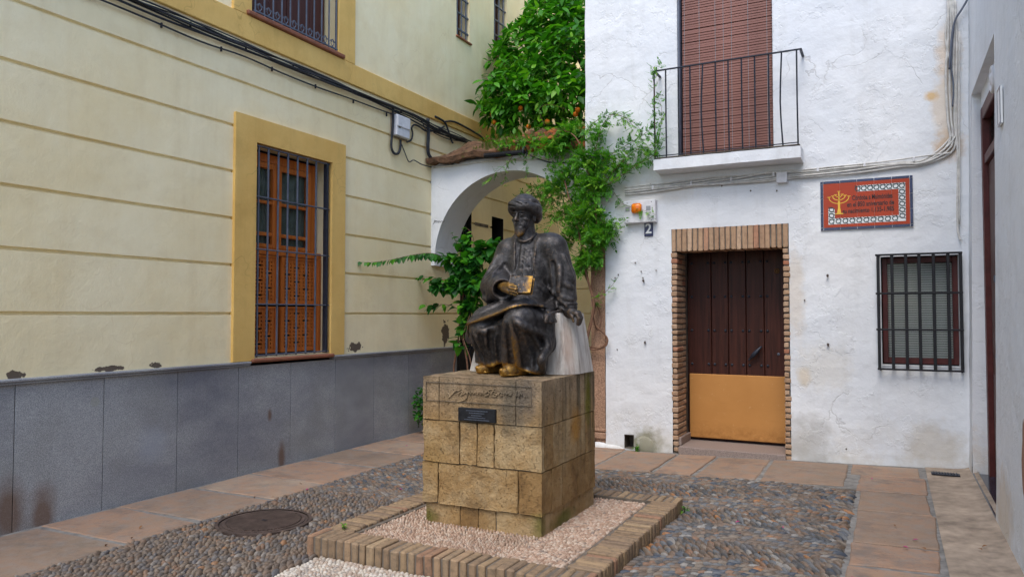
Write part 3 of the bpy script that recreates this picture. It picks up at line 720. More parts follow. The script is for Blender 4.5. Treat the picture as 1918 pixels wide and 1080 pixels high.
# dark strips painted as the shade of an incised panel frame, and raised script
fr = MB(); yf = PY0 - .0045
xa, xb = (-2.822, 4.25, 0.985)[0], (-2.029, 4.25, 0.988)[0]
GR = M['bed']
for a in [(xa, xb, 1.040, 1.042), (xa, xb, 0.918, 0.9195)]: fr.box(a[0], a[1], yf + .002, yf + .008, a[2], a[3])
fr.box(xa, xa + .0015, yf + .002, yf + .008, 0.92, 1.04); fr.box(xb, xb + .002, yf + .002, yf + .008, 0.92, 1.04)
fr.build('panel_shade_line', M['bed'], ped)
scr = MB()
def stroke(pts, r=.0048): scr.tube([(x, PY0 - .0005, z) for x, z in pts], r, 6, smooth=4)
def SX(px, py): 
    return (-2.848 + (px - 792) * (0.882 / 220.0) + .0, 1.078 - (py - 705 - (px - 792) * 0.040) * 0.00322)
for s in ["841 738 846 745 843 750 852 741 858 735 864 734 868 731", "862 742 866 737 871 737 868 744 874 740 878 738 880 744 876 752 869 755 862 757 860 755",
          "880 741 883 735 886 741 889 735 892 741 895 735 897 743", "899 742 902 736 905 742 908 736 910 742",
          "914 739 918 735 921 738 918 743 912 744", "924 742 928 734 933 736 930 740 935 741 932 745 925 744", "919 733 923 731 931 731",
          "938 741 941 736 944 738 941 744 945 742", "948 741 950 735 953 741 956 735 958 742 962 737 960 743", "970 733 970 745", "974 735 975 746 977 736 980 742", "984 744 986 745"]:
    v = list(map(float, s.split())); stroke([SX(v[i], v[i + 1]) for i in range(0, len(v), 2)])
scr.build('raised_script', M['limestone'], ped, smooth=True)
pa, pb = (-2.561, 4.24, 0.885), (-2.28, 4.24, 0.805)
pl = MB().box(pa[0], pb[0], PY0 - .012, PY0 + .01, 0.797, 0.885, .003).build('plaque', M['plate'], ped)
ln = MB()
for r_, (z_, w_) in enumerate([(0.868, .6), (0.853, .42), (0.838, .3), (0.824, .5), (0.810, .7)]):
    xm = (pa[0] + pb[0]) / 2; x = xm - w_ * .13
    while x < xm + w_ * .13:
        wd = R.uniform(.004, .009); ln.box(x, x + wd, PY0 - .0135, PY0 - .011, z_ - .0025, z_ + .0025); x += wd + .003
ln.build('engraved_lines', M['greyiron'], pl)

# ================================================================ yellow house on the left
LX = -5.4
yh = empty('yellow_house', (LX, 5.5, 0), 'cream rendered house with ochre trim and grey granite base on the left', 'house')
W1 = (5.17, 6.25, 1.085, 3.14); U1 = (5.09, 6.33, 4.34, 6.3); S1 = (8.87, 9.24, 5.44, 6.4); S2 = (9.98, 10.42, 5.50, 6.6)
D1 = (8.985, 9.30, 0.0, 2.97); D2 = (9.92, 10.30, 2.2, 2.99)
GRV = [1.507, 1.955, 2.388, 2.823, 3.252, 3.68]
zl = [1.045]; 
for g_ in GRV: zl += [g_ - .016, g_ - .010, g_ + .006, g_ + .014]
extra = zl + [q for h in (W1, U1, S1, S2) for q in h[2:]] + [2.97, 2.99, 2.7, 2.2]
vs = lines(1.045, 7.2, 0.12, tuple(extra)); us = lines(-3.0, 12.6, 0.15, tuple(q for h in (W1, U1, S1, S2, D1, D2) for q in h[:2]))
def lw(y, z):
    d = 0.0
    for g_ in GRV:
        if g_ - .0101 <= z <= g_ + .0061: d = -.028
    gz = .0045 * nz(y, 0, 7, 1.1) + .002 * nz(y, z, 7, 6) if z > 1.2 and min(abs(z - q) for q in GRV) < .03 else 0
    return (LX + d + .003 * nz(0, y, z, 2.2), y, z + gz)
wall = wall_grid(us, vs, [W1, U1, S1, S2, (D1[0], D1[1], 1.0, D1[3]), D2], lw).build('wall', M['cream'], yh)
core = MB()
core.box(-9.0, LX - .75, -3, 12.6, 0, 7.2); core.box(-9.0, LX, -3.0, -2.99, 0, 7.2); core.box(-9, LX, -3, 12.6, 7.21, 7.25)
core.build('inner_mass', M['dark_room'], yh)  # unseen solid body added so the house blocks light
def reveal(x, y0, y1, z0, z1, d, mat, nm='window_reveal'):
    m = MB()
    m.add([(x, y0, z0), (x, y0, z1), (x - d, y0, z1), (x - d, y0, z0)], [(0, 1, 2, 3)])
    m.add([(x, y1, z0), (x, y1, z1), (x - d, y1, z1), (x - d, y1, z0)], [(0, 1, 2, 3)])
    m.add([(x, y0, z1), (x, y1, z1), (x - d, y1, z1), (x - d, y0, z1)], [(0, 1, 2, 3)])
    m.add([(x, y0, z0), (x, y1, z0), (x - d, y1, z0), (x - d, y0, z0)], [(0, 1, 2, 3)])
    return m.build(nm, mat, yh)
reveal(LX - .0205, *W1, .30, M['cream']); reveal(LX - .0205, *U1, .22, M['cream'])
for h in (S1, S2): reveal(LX - .002, *h, .2, M['cream'])
reveal(LX - .002, *D1, .35, M['dark_room'], 'doorway_reveal'); reveal(LX - .002, *D2, .35, M['dark_room'], 'opening_reveal')  # passage reveals painted near black for the shade within
# ochre surrounds and band
s = MB(); XF = LX + .03
s.box(LX - .02, XF, 4.912, W1[0], 1.06, 3.375); s.box(LX - .02, XF, W1[1], 6.467, 1.06, 3.375); s.box(LX - .02, XF, W1[0], W1[1], W1[3], 3.375)
s.build('window_surround', M['ochre'], yh)
s = MB(); s.box(LX - .02, XF, -3, 12.5, 4.09, 4.325, .006)
s.box(LX - .02, XF, 4.87, U1[0], 4.3255, 6.6, .005); s.box(LX - .02, XF, U1[1], 6.62, 4.3255, 6.6, .005); s.box(LX - .02, XF, U1[0], U1[1], 6.3, 6.6, .005)
s.build('ochre_band', M['ochre'], yh)
# granite base panels and moulding
e = -3.0; js = []
q = 3.03
while q > -3: js.append(q); q -= .662
js = sorted(js) + [3.682, 4.345, 5.006, 5.682, 6.354, 7.03, 7.733, 8.24, 8.9, 9.6, 10.3, 11.0, 11.7, 12.4]
MB().box(LX - .3, LX - .012, -3, 12.5, -.1, 1.0).build('base_backing', M['black'], yh)
for a, b in zip(js, js[1:]):
    if 8.9 <= a < 9.3: continue
    MB().box(LX - .05, LX + .004 + R.uniform(-.0015, .0015), a + .0032, b - .0032, -.08, 1.012, .0015).build('granite_panel', M['granite'], yh)
m = MB()
for ya, yb in ((-3, 5.13), (6.29, 8.98)):
    m.box(LX - .03, LX + .026, ya, yb, 1.014, 1.030, .004); m.box(LX - .03, LX + .040, ya, yb, 1.031, 1.056, .007)
m.build('base_moulding', M['granite'], yh)
MB().box(LX - .05, LX + .055, 5.13, 6.29, 1.04, 1.078, .012, .002).build('window_sill', M['terracotta_sill'], yh)
MB().box(LX - .05, LX + .06, 5.02, 6.42, 4.327, 4.372, .010, .002).build('upper_window_sill', M['terracotta_sill'], yh)
# ---- tall window
XW = LX - .185
win = MB().box(XW - .03, XW - .02, W1[0] - .05, W1[1] + .05, 1.085, 3.14).build('window', M['dark_room'], yh)
f = MB(); yr = 6.17; z2 = 2.14
f.box(XW - .02, XW + .045, yr - .075, yr, z2, 3.10, .003); f.box(XW - .02, XW + .045, 5.10, yr - .075, 3.015, 3.10, .003); f.box(XW - .02, XW + .045, 5.10, 5.16, z2, 3.10, .003)
f.box(XW - .02, XW + .075, 5.05, 6.24, 2.09, 2.155, .004)
f.build('frame', M['orange_wood'], win)
for (ya, yb) in ((5.17, 5.585), (5.615, 6.09)):
    s = MB(); a = .045
    s.box(XW, XW + .06, ya, ya + a, 2.16, 3.01, .004); s.box(XW, XW + .06, yb - a, yb, 2.16, 3.01, .004)
    for za, zb in ((2.16, 2.2), (2.28, 2.315), (2.60, 2.63), (2.955, 3.01)): s.box(XW + .003, XW + .055, ya + a, yb - a, za, zb, .003)
    so_ = s.build('sash', M['orange_wood'], win)
    for za, zb in ((2.2, 2.28), (2.315, 2.60), (2.63, 2.955)):
        MB().box(XW + .02, XW + .026, ya + a, yb - a, za, zb).build('pane', M['glass'], win)
MB().box(XW, XW + .07, 5.585, 5.615, 2.16, 3.01, .003).build('mullion', M['orange_wood'], win)
cu = wall_grid(lines(5.16, 6.1, .02), [2.16, 3.02], [], lambda y, z: (XW - .005 + .008 * math.sin(y * 60) - (.0 if (y > 5.75 or y < 5.35) else 0), y, z))
cu.build('curtain', M['curtain'], win)
# fretwork shutters below: a board pierced with slots and round holes
def fret(ya, yb, za, zb):
    XS = XW + .055; cy = .050; m = MB(); n_y = int(round((yb - ya) / .0185)); n_z = int(round((zb - za) / .0185))
    dy = (yb - ya) / n_y; dz = (zb - za) / n_z; open_ = set()
    P = 8
    for i in range(1, n_y - 1):
        for j in range(1, n_z - 1):
            a, b = i % 7, (j + (4 if (i // 7) % 2 else 0)) % 8
            if a in (1, 5) and b in (1, 3, 5): open_.add((i, j))                         # round holes either side
            if a == 3 and 1 <= b <= 5: open_.add((i, j))                                   # upright slot
            if b == 7 and 1 <= a <= 5: open_.add((i, j))                                   # cross slot
    for i in range(n_y):
        for j in range(n_z):
            if (i, j) in open_: continue
            y_, z_ = ya + i * dy, za + j * dz
            m.add([(XS, y_, z_), (XS, y_ + dy, z_), (XS, y_ + dy, z_ + dz), (XS, y_, z_ + dz)], [(0, 1, 2, 3)])
            for (di, dj, e1, e2) in ((1, 0, (1, 0), (1, 1)), (-1, 0, (0, 0), (0, 1)), (0, 1, (0, 1), (1, 1)), (0, -1, (0, 0), (1, 0))):
                if (i + di, j + dj) in open_:
                    p = (y_ + e1[0] * dy, z_ + e1[1] * dz); q = (y_ + e2[0] * dy, z_ + e2[1] * dz)
                    m.add([(XS, *p), (XS, *q), (XS - .02, *q), (XS - .02, *p)], [(0, 1, 2, 3)])
    return m
for ya, yb in ((5.14, 5.62), (5.66, 6.19)):
    for za, zb in ((1.115, 1.575), (1.60, 2.085)):
        fret(ya + .04, yb - .04, za + .025, zb - .02).build('fretwork_panel', M['orange_wood'], win)
        s = MB(); X_ = XW + .07
        s.box(XW + .03, X_, ya, ya + .04, za, zb, .003); s.box(XW + .03, X_, yb - .04, yb, za, zb, .003); s.box(XW + .03, X_ - .002, ya + .04, yb - .04, za, za + .025, .003); s.box(XW + .03, X_ - .002, ya + .04, yb - .04, zb - .02, zb, .003)
        s.build('shutter_frame', M['orange_wood'], win)
MB().box(XW + .03, XW + .08, 6.19, 6.235, 1.1, 2.09, .004).build('shutter_post', M['orange_wood'], win)
# ---- its grille
gr = MB().box(LX - .04, LX + .012, 6.185, 6.212, 1.09, 3.13, .002).build('window_grille', M['iron'], yh)
for y_ in (5.227, 5.351, 5.485, 5.617, 5.754, 5.894, 6.03): MB().box(LX - .012, LX + .004, y_ - .008, y_ + .008, 1.09, 3.13, .002).build('bar', M['greyiron'], gr)
for z_ in (1.105, 1.596, 2.125, 2.63, 3.12): MB().box(LX - .018, LX + .010, 5.16, 6.235, z_ - .006, z_ + .006, .002).build('crossbar', M['greyiron'], gr)
# ---- upper window, shutters and grille
win = MB().box(LX - .20, LX - .19, U1[0], U1[1], U1[2], U1[3]).build('upper_window', M['dark_room'], yh)
for ya, yb in ((5.12, 5.42), (5.43, 5.72), (5.73, 6.02), (6.03, 6.30)):
    s = MB().box(LX - .18, LX - .15, ya, yb, 4.34, 6.28, .003)
    s.build('shutter_leaf', M['brown_shutter'], win)
    MB().box(LX - .16, LX - .142, ya + .05, yb - .05, 4.42, 5.1, .008).box(LX - .16, LX - .142, ya + .05, yb - .05, 5.2, 6.2, .008).build('raised_panel', M['brown_shutter'], win)
gr = MB().box(LX + .012, LX + .028, 5.12, 6.32, 4.395, 4.411, .002).box(LX + .012, LX + .028, 5.12, 6.32, 4.375, 4.385, .002).build('upper_window_grille', M['greyiron'], yh)
k = 0
for i in range(11):
    y_ = 5.135 + i * .1165
    MB().box(LX + .013, LX + .027, y_ - .007, y_ + .007, 4.38, 6.2, .002).build('bar', M['greyiron'], gr)
for i in range(10):
    y_ = 5.135 + (i + .5) * .1165; m = MB()
    for sgn in (-1, 1):
        pts = [(LX + .02, y_ + sgn * (.004 + .021 * math.sin(a) * (1 - .0 * a)), 4.425 + .02 * a / 1.6 + .016 * (1 - math.cos(a))) for a in [0, .6, 1.2, 1.8, 2.5, 3.2]]
        pts += [(LX + .02, y_ + sgn * .016, 4.462), (LX + .02, y_ + sgn * .022, 4.475), (LX + .02, y_ + sgn * .034, 4.478), (LX + .02, y_ + sgn * .038, 4.464)]
        m.tube(pts, .0045, 4)
    m.sphere((LX + .02, y_, 4.418), .011, 6, 4)
    m.build('scroll', M['greyiron'], gr)
# ---- two small barred windows
for h in (S1, S2):
    wn_ = MB().box(LX - .19, LX - .17, h[0], h[1], h[2], h[3]).build('small_window', M['brown_shutter'], yh)
    yb_ = h[0] + .03
    while yb_ < h[1]: MB().box(LX - .175, LX - .165, yb_, yb_ + .05, h[2], h[3], .003).build('shutter_board', M['brown_shutter'], wn_); yb_ += .09
    for k in range(3): y_ = h[0] + (k + .5) * (h[1] - h[0]) / 3; MB().tube([(LX - .03, y_, h[2]), (LX - .03, y_, h[3])], .011, 6).build('bar', M['greyiron'], wn_)
    z_ = h[2] + .12
    while z_ < h[3]: MB().box(LX - .042, LX - .018, h[0], h[1], z_ - .01, z_ + .01).build('crossbar', M['greyiron'], wn_); z_ += .235
    MB().box(LX - .1, LX + .03, h[0] - .02, h[1] + .03, h[2] - .03, h[2] - .004, .006).build('sill', M['terracotta_sill'], wn_)
m = MB().box(LX - .34, LX - .33, D1[0], D1[1], 0, 3).build('passage_door', M['brown_shutter'], yh)
for k in range(3): MB().tube([(LX - .05, D1[0] + .08 + k * .08, 1.1), (LX - .05, D1[0] + .08 + k * .08, 2.95)], .008, 5).build('bar', M['iron'], m)
MB().box(LX - .34, LX - .33, D2[0], D2[1], 2.2, 3).build('passage_opening', M['dark_room'], yh)
MB().box(LX - .02, LX + .004, 9.4, 9.8, 2.80, 2.845).build('groove_shade_strip', M['bed'], yh)  # flat dark strip painted as the shade in a short groove

# ================================================================ cream wall at the back of the passage
vs = [0.62] + lines(0.62, 6.0, .3, tuple(q for g_ in GRV for q in (g_ - .016, g_ - .01, g_ + .006, g_ + .014)))
bw = empty('back_wall', (-4, 12.5, 0), 'shaded cream wall with grooves closing the passage behind the arch', 'wall')
wall_grid(lines(-5.4, -2.0, .3), sorted(set(vs + [7.0, 8.0, 9.5])), [], lambda x, z: (x, 12.5 - (-.03 if any(g_ - .0101 <= z <= g_ + .0061 for g_ in GRV) else 0), z)).build('wall', M['cream'], bw)
MB().box(-5.4, -2.0, 12.48, 12.8, 0, .62).build('granite_base', M['granite'], bw); MB().box(-5.4, -2, 12.56, 12.9, .6, 9.5).build('wall_core', M['bed'], bw)
# a second, lower arch wall in the yard
ya_ = empty('yard_arch', (-3.6, 10.6, 0), 'small shaded arch in the yard seen through the big arch', 'arch')
m = MB(); n = 20; cx, cz, r = -3.05, 2.35, 0.78
pts = [(cx - r * math.cos(math.pi / 2 * i / n), cz + r * math.sin(math.pi / 2 * i / n)) for i in range(n + 1)]
outl = [(cx - r, 0.0)] + pts + [(-2.6, cz + r), (-2.6, 0)]
v = [(x, 10.6, z) for x, z in outl] + [(x, 10.9, z) for x, z in outl]; N = len(outl)
m.add(v, [tuple(range(N)), tuple(range(2 * N - 1, N - 1, -1))] + [(i, (i + 1) % N, N + (i + 1) % N, N + i) for i in range(N)])
m.build('wall', M['cream'], ya_)

# ================================================================ arched gateway wall
AY0, AY1, AT_Z = 8.24, 8.80, 3.50
gw = empty('arched_gateway', (-4.27, AY0, 0), 'whitewashed wall with a wide round arch between the two houses', 'gateway')
m = MB(); n = 48; cx, cz, r = -4.27, 2.235, 1.068
A = [(cx - r * math.cos(math.pi * i / n), cz + r * math.sin(math.pi * i / n)) for i in range(n + 1)]
def pt(x, y, z): return (x + .003 * nz(x, y, z, 3), y + .006 * nz(x, z, 5, 2.5), z + .004 * nz(z, x, y, 3))
for (p, q) in zip(A, A[1:]):
    K = 6
    for y in (AY0, AY1):
        for k in range(K):
            u0, u1 = k / K, (k + 1) / K
            m.add([pt(p[0], y, p[1] + (AT_Z - p[1]) * u0), pt(q[0], y, q[1] + (AT_Z - q[1]) * u0), pt(q[0], y, q[1] + (AT_Z - q[1]) * u1), pt(p[0], y, p[1] + (AT_Z - p[1]) * u1)], [(0, 1, 2, 3)])
    for k in range(5):
        a, b = AY0 + (AY1 - AY0) * k / 5, AY0 + (AY1 - AY0) * (k + 1) / 5
        m.add([pt(p[0], a, p[1]), pt(q[0], a, q[1]), pt(q[0], b, q[1]), pt(p[0], b, p[1])], [(0, 1, 2, 3)])
m.box(LX - .01, A[0][0], AY0, AY1, 2.14, AT_Z); m.box(A[-1][0], -3.02, AY0, AY1, 2.14, AT_Z); m.box(LX, -3.02, AY0, AY1, AT_Z - .001, AT_Z + .001)
m.box(-3.098, -2.9, AY0, AY1, 0, 2.14)
m.build('arch_wall', M['white'], gw)
m = MB(); us = lines(LX + .012, -3.06, .035); vs = [i / 16 for i in range(17)]
def cop(x, v):
    y = 8.08 + .55 * v; z = 3.535 + .27 * v
    e_ = min(1, max(0, (x - LX - .0) / .30)); z = z * e_ + (3.50 + .08 * v) * (1 - e_)
    ribs = .028 * abs(math.sin((x + 5.4) * math.pi / .17)) if x > -4.15 else .006
    return (x, y + .02 * nz(x, y, 0, 5), z + ribs + .045 * nz(x, y, 3, 4) + .016 * nz(x, y, 8, 13) + .01 * nz(x, y, 8, 30))
wall_grid(us, vs, [], cop).build('tile_coping', M['moss_tile'], gw, smooth=True)
m = MB(); us = lines(LX + .02, -3.06, .05)
for a, b in zip(us, us[1:]):
    pa_, pb_ = cop(a, 0), cop(b, 0); za, zb = pa_[2] - .06 - .015 * nz(a, 0, 0, 7), pb_[2] - .06 - .015 * nz(b, 0, 0, 7)
    m.add([pa_, pb_, (b, pb_[1] + .015, zb), (a, pa_[1] + .015, za)], [(0, 1, 2, 3)])
    m.add([(b, pb_[1] + .015, zb), (a, pa_[1] + .015, za), (a, AY0, za), (b, AY0, zb)], [(0, 1, 2, 3)])
m.build('coping_edge', M['moss_tile'], gw); m = MB()
for a, b in zip(us, us[1:]):
    qa, qb = cop(a, 1), cop(b, 1); m.add([qa, qb, (b, AY1, AT_Z), (a, AY1, AT_Z)], [(0, 1, 2, 3)])
m.build('coping_back', M['moss_tile'], gw)
V = [];
for i in range(7):
    a = math.pi * i / 6
    for u, r_ in ((0, .075), (1, .062)): V.append((r_ * math.cos(a), u * .34 - .17, r_ * .8 * math.sin(a)))
F = [(2 * i, 2 * i + 1, 2 * i + 3, 2 * i + 2) for i in range(6)]
V += [(x, y, z - .014) for x, y, z in V]; F += [tuple(14 + q for q in f) for f in F[:6]] + [(2 * i, 2 * i + 2, 14 + 2 * i + 2, 14 + 2 * i) for i in range(6)] + [(2 * i + 1, 2 * i + 3, 14 + 2 * i + 3, 14 + 2 * i + 1) for i in range(6)]
tm = tmpl(V, F, M['moss_tile'], 'roof_tile'); off = woff(gw)
for i in range(7):
    for k in range(2):
        o = bpy.data.objects.new('roof_tile', tm); o.parent = gw; C.objects.link(o)
        x = -4.12 + i * .17 + R.uniform(-.01, .01)
        o.matrix_local = Matrix.Translation(Vector((x, 8.24 + k * .24, 3.645 + k * .11)) - off) @ Matrix.Rotation(.48 + R.uniform(-.05, .05), 4, 'X') @ Matrix.Rotation(R.uniform(-.06, .06), 4, 'Z')
# ================================================================ white house
WY = 7.95
wh = empty('white_house', (-1.2, WY, 0), 'whitewashed house with a brick framed door and a balcony', 'house')
DH = (-2.105, -0.905, -0.1, 2.418); WH = (-0.075, 0.565, 1.01, 2.05); BH = (-2.02, -1.04, 3.19, 5.7); CH = (-3.2, -2.865, -0.2, 2.62); VH = (-2.648, -2.543, 0.02, 0.170)
ex = tuple(q for h in (DH, WH, BH, CH, VH) for q in h[:2]); ez = tuple(q for h in (DH, WH, BH, CH, VH) for q in h[2:])
def fw(x, z):
    b = .010 * nz(x, 0, z, 1.3) + .005 * nz(x, 4, z, 5) + .0025 * nz(x, 4, z, 14)
    if z < .5: b -= .02 * (0.5 - z) * (1 + nz(x, z, 2, 3))
    xx = x
    if x < -3.09: xx = x + .008 * nz(0, 0, z, 3)
    return (xx, WY + b, z)
wall_grid(lines(-3.1, 0.76, .04, ex), lines(-.1, 6.0, .045, ez), [DH, WH, BH, CH, VH], fw).build('wall', M['white'], wh)
m = MB(); m.add([(-3.1, WY + .004, 2.62), (-3.1, 13, 2.62), (-3.1, 13, 6.0), (-3.1, WY + .004, 6.0)], [(0, 1, 2, 3)])
m.add([(-2.87, WY + .03, -.1), (-2.87, 13, -.1), (-2.87, 13, 2.62), (-2.87, WY + .03, 2.62)], [(0, 1, 2, 3)])
m.add([(-3.1, 8.0, 2.62), (-2.87, 8.0, 2.62), (-2.87, 13, 2.62), (-3.1, 13, 2.62)], [(0, 1, 2, 3)])
m.build('side_wall', M['white'], wh)
MB().box(-2.86, 0.7, 8.6, 13, -.1, 6.0).box(-3.1, 3, 8.0, 13, 6.01, 6.05).build('inner_mass', M['dark_room'], wh)  # unseen body and roof added to stop light passing through
# small square vent hole near the foot of the wall
m = MB(); a, b, c_, d_ = VH; y2 = WY + .16
m.add([(a, WY - .01, c_), (a, WY - .01, d_), (a, y2, d_), (a, y2, c_)], [(0, 1, 2, 3)]).add([(b, WY - .01, c_), (b, WY - .01, d_), (b, y2, d_), (b, y2, c_)], [(0, 1, 2, 3)])
m.add([(a, WY - .01, c_), (b, WY - .01, c_), (b, y2, c_), (a, y2, c_)], [(0, 1, 2, 3)]).add([(a, WY - .01, d_), (b, WY - .01, d_), (b, y2, d_), (a, y2, d_)], [(0, 1, 2, 3)]).add([(a, y2, c_), (b, y2, c_), (b, y2, d_), (a, y2, d_)], [(0, 1, 2, 3)])
m.build('wall_vent', M['bed'], wh)
# rosy granite column built into the corner
cl = MB()
X = lines(-3.035, -2.868, .035); Z = lines(.18, 2.62, .06)
cm = wall_grid(X, Z, [], lambda x, z: (x, WY - .012 + .004 * nz(x, 0, z, 9), z)); cm.box(-3.03, -2.872, WY, WY + .25, 0, 2.6)
cm.box(-3.05, -2.862, WY - .022, WY + .2, .18, .215, .008); cm.box(-3.05, -2.862, WY - .03, WY + .2, .10, .17, .01)
cm.build('corner_column', M['column'], wh)
fo = MB().sphere((-2.95, WY - .005, .0), (.15, .05, .065), 14, 8).sphere((-2.80, WY - .0, -.01), (.16, .04, .06), 14, 8).sphere((-2.42, WY + .005, .05), (.12, .035, .12), 12, 8)
fo.build('plaster_lump', M['white'], wh, smooth=True)
# brick door surround
ds = MB().box(DH[0] + .01, DH[0] + .05, WY + .006, WY + .40, 0, 2.17).box(DH[1] - .052, DH[1] - .006, WY + .006, WY + .40, 0, 2.17).box(DH[0] + .01, DH[1] - .01, WY + .006, WY + .40, 2.19, 2.41)
ds.box(DH[0] + .02, DH[0] + .045, WY + .34, WY + .5, 0, 2.3); ds.box(DH[1] - .05, DH[1] - .02, WY + .34, WY + .5, 0, 2.3)
dso = ds.build('door_surround', M['bed'], wh)
z = .03; k = 0
while z < 2.165:
    h = .0455 + R.uniform(-.003, .003); c0 = R.uniform(-.010, .006)
    MB().box(DH[0] + c0, DH[0] + .057 + R.uniform(-.003, .003), WY - .007 + R.uniform(-.006, .004), WY + .235, z, z + h, .007, .0045).build('brick', M['brick'], dso)
    MB().box(DH[0] + .01, DH[0] + .055 + R.uniform(-.004, .002), WY + .243, WY + .375, z + .002, z + h, .005, .003).build('brick', M['brick'], dso)
    MB().box(DH[1] - .057, DH[1] - .002 + R.uniform(-.012, .012), WY - .007 + R.uniform(-.003, .003), WY + .235, z + .004, z + h + .002, .006, .003).build('brick', M['brick'], dso)
    z += .0595
x = DH[0] + .004
for i in range(21):
    wd = .0455 + R.uniform(-.004, .004)
    MB().box(x, x + wd, WY - .008 + R.uniform(-.003, .003), WY + .22, 2.175 + R.uniform(-.004, .004), 2.418 + R.uniform(-.004, .003), .005, .0025).build('brick', M['brick'], dso); x += .0571
# door
DY = 8.42; dx0, dx1 = -2.035, -0.915
MB().box(dx0, DH[1] - .05, WY - .055, DY + .1, -.02, 0.092, .004).build('threshold', M['threshold'], wh)
MB().box(DH[0] + .052, DH[0] + .085, WY + .02, DY - .02, .093, .175, .004).build('skirting', M['threshold'], wh)
door = MB().box(dx0 - .02, dx1 + .05, DY + .03, DY + .04, .1, 2.3).build('door', M['dark_wood'], wh)
seams = [dx0, (-1.784, 8.4, 1.428)[0], (-1.598, 8.4, 1.429)[0], (-1.409, 8.4, 1.43)[0], (-1.219, 8.4, 1.431)[0], dx1]
for a, b in zip(seams, seams[1:]): MB().box(a + .003, b - .003, DY - .005 + R.uniform(-.001, .001), DY + .03, .13, 2.28, .005).build('plank', M['dark_wood'], door)
zs = [(-1.503, 8.42, 2.072)[2], (-1.507, 8.42, 1.694)[2], (-1.511, 8.42, 1.318)[2], (-1.514, 8.42, 0.942)[2]]
for z_ in zs:
    for a, b in zip(seams, seams[1:]):
        for x_ in (a + .033, b - .033):
            MB().sphere((x_, DY - .006, z_), (.016, .012, .016), 8, 4).build('stud', M['iron'], door, smooth=True)
ztop = (-1.512, 8.4, 0.833)[2]
MB().box(dx0 + .006, dx1 - .012, DY - .030, DY - .008, .125, ztop, .006).build('kick_board', M['board'], door)
ha, hb = (-1.371, 8.38, 1.007), (-1.242, 8.38, 1.154)
m = MB().tube([ha, ((ha[0] + hb[0]) / 2, 8.355, (ha[2] + hb[2]) / 2 + .0), hb], [.008, .026, .022, .008], 8, smooth=4)
m.sphere(ha, .014, 8, 5).build('handle', M['iron'], door, smooth=True)
mm = (-1.081, 8.4, 1.965); m = MB()
for k in range(14): 
    a = 2 * math.pi * k / 14; m.sphere((mm[0] + .022 * math.cos(a), DY - .009, mm[2] + .022 * math.sin(a)), .006, 5, 4)
m.sphere((mm[0], DY - .008, mm[2]), .012, 8, 5).build('brass_peephole', simple('old_brass', (0.30, 0.17, 0.05), 0.4, 0.8), door)
mm = (-1.076, 8.4, 1.071); MB().sphere((mm[0], DY - .008, mm[2]), (.016, .008, .016), 10, 5).build('lock_cylinder', M['greyiron'], door)
# barred window on the right
wn_ = MB().box(WH[0] - .02, WH[1] + .02, 8.25, 8.27, WH[2], WH[3]).build('window', M['dark_room'], wh)
m = MB(); x0_, x1_, z0_, z1_ = WH; d_ = .14
m.add([(x0_, WY - .01, z0_), (x0_, WY - .01, z1_), (x0_, WY + d_, z1_), (x0_, WY + d_, z0_)], [(0, 1, 2, 3)]).add([(x1_, WY - .01, z0_), (x1_, WY - .01, z1_), (x1_, WY + d_, z1_), (x1_, WY + d_, z0_)], [(0, 1, 2, 3)])
m.add([(x0_, WY - .01, z1_), (x1_, WY - .01, z1_), (x1_, WY + d_, z1_), (x0_, WY + d_, z1_)], [(0, 1, 2, 3)]).add([(x0_, WY - .01, z0_), (x1_, WY - .01, z0_), (x1_, WY + d_, z0_ + .01), (x0_, WY + d_, z0_ + .01)], [(0, 1, 2, 3)])
m.build('window_reveal', M['white'], wh)
m = MB(); yf = WY + .085
for a in [(x0_ + .01, x0_ + .055, z0_ + .02, z1_ - .01), (x1_ - .045, x1_, z0_ + .02, z1_ - .01), (x0_ + .055, x1_ - .045, z0_ + .02, z0_ + .075), (x0_ + .055, x1_ - .045, z1_ - .06, z1_ - .01)]:
    m.box(a[0], a[1], yf, yf + .05, a[2], a[3], .004)
m.build('frame', M['maroon'], wn_)
MB().box(x0_ + .05, x1_ - .04, yf + .02, yf + .024, z0_ + .07, z1_ - .06).build('pane', M['glass'], wn_)
sl_ = tmpl(*(lambda mb: (mb.v, mb.f))(MB().box(x0_ + .055, x1_ - .045, yf + .055, yf + .058, -.009, .009)), M['blind'], 'blind_slat', False)
off = woff(wh); z = z0_ + .085
while z < z1_ - .06:
    o = bpy.data.objects.new('blind_slat', sl_); C.objects.link(o); o.parent = wn_; o.location = (0, 0, z) - woff(wn_) if False else Vector((0, 0, z)) - woff(wn_); o.rotation_euler = (0, 0, 0); z += .0225
# grey strip stands in for heavy curtain shadows behind slats
MB().box(x0_ + .30, x0_ + .33, yf + .07, yf + .08, z0_ + .07, z1_ - .06).build('curtain_shadow_strip', M['grille_grey'], wn_)
gr = MB().box(-0.115, 0.592, 7.873, 7.897, 0.972, 0.990, .003).build('window_grille', M['black'], wh)
for x_ in (-0.098, 0.02, 0.136, 0.246, 0.363, 0.479, 0.578): MB().box(x_ - .0135, x_ + .0135, 7.878, 7.898, .975, 2.066, .004).build('bar', M['black'], gr)
for z_ in (1.355, 1.696, 2.062): MB().box(-0.122, 0.594, 7.872, 7.903, z_ - .009, z_ + .009, .003).build('crossbar', M['black'], gr)
for x_ in (-.09, .575): MB().tube([(x_, 7.89, .975), (x_, 7.96, .975)], .010, 6).tube([(x_, 7.89, 2.06), (x_, 7.96, 2.06)], .01, 6).build('fixing', M['iron'], gr)
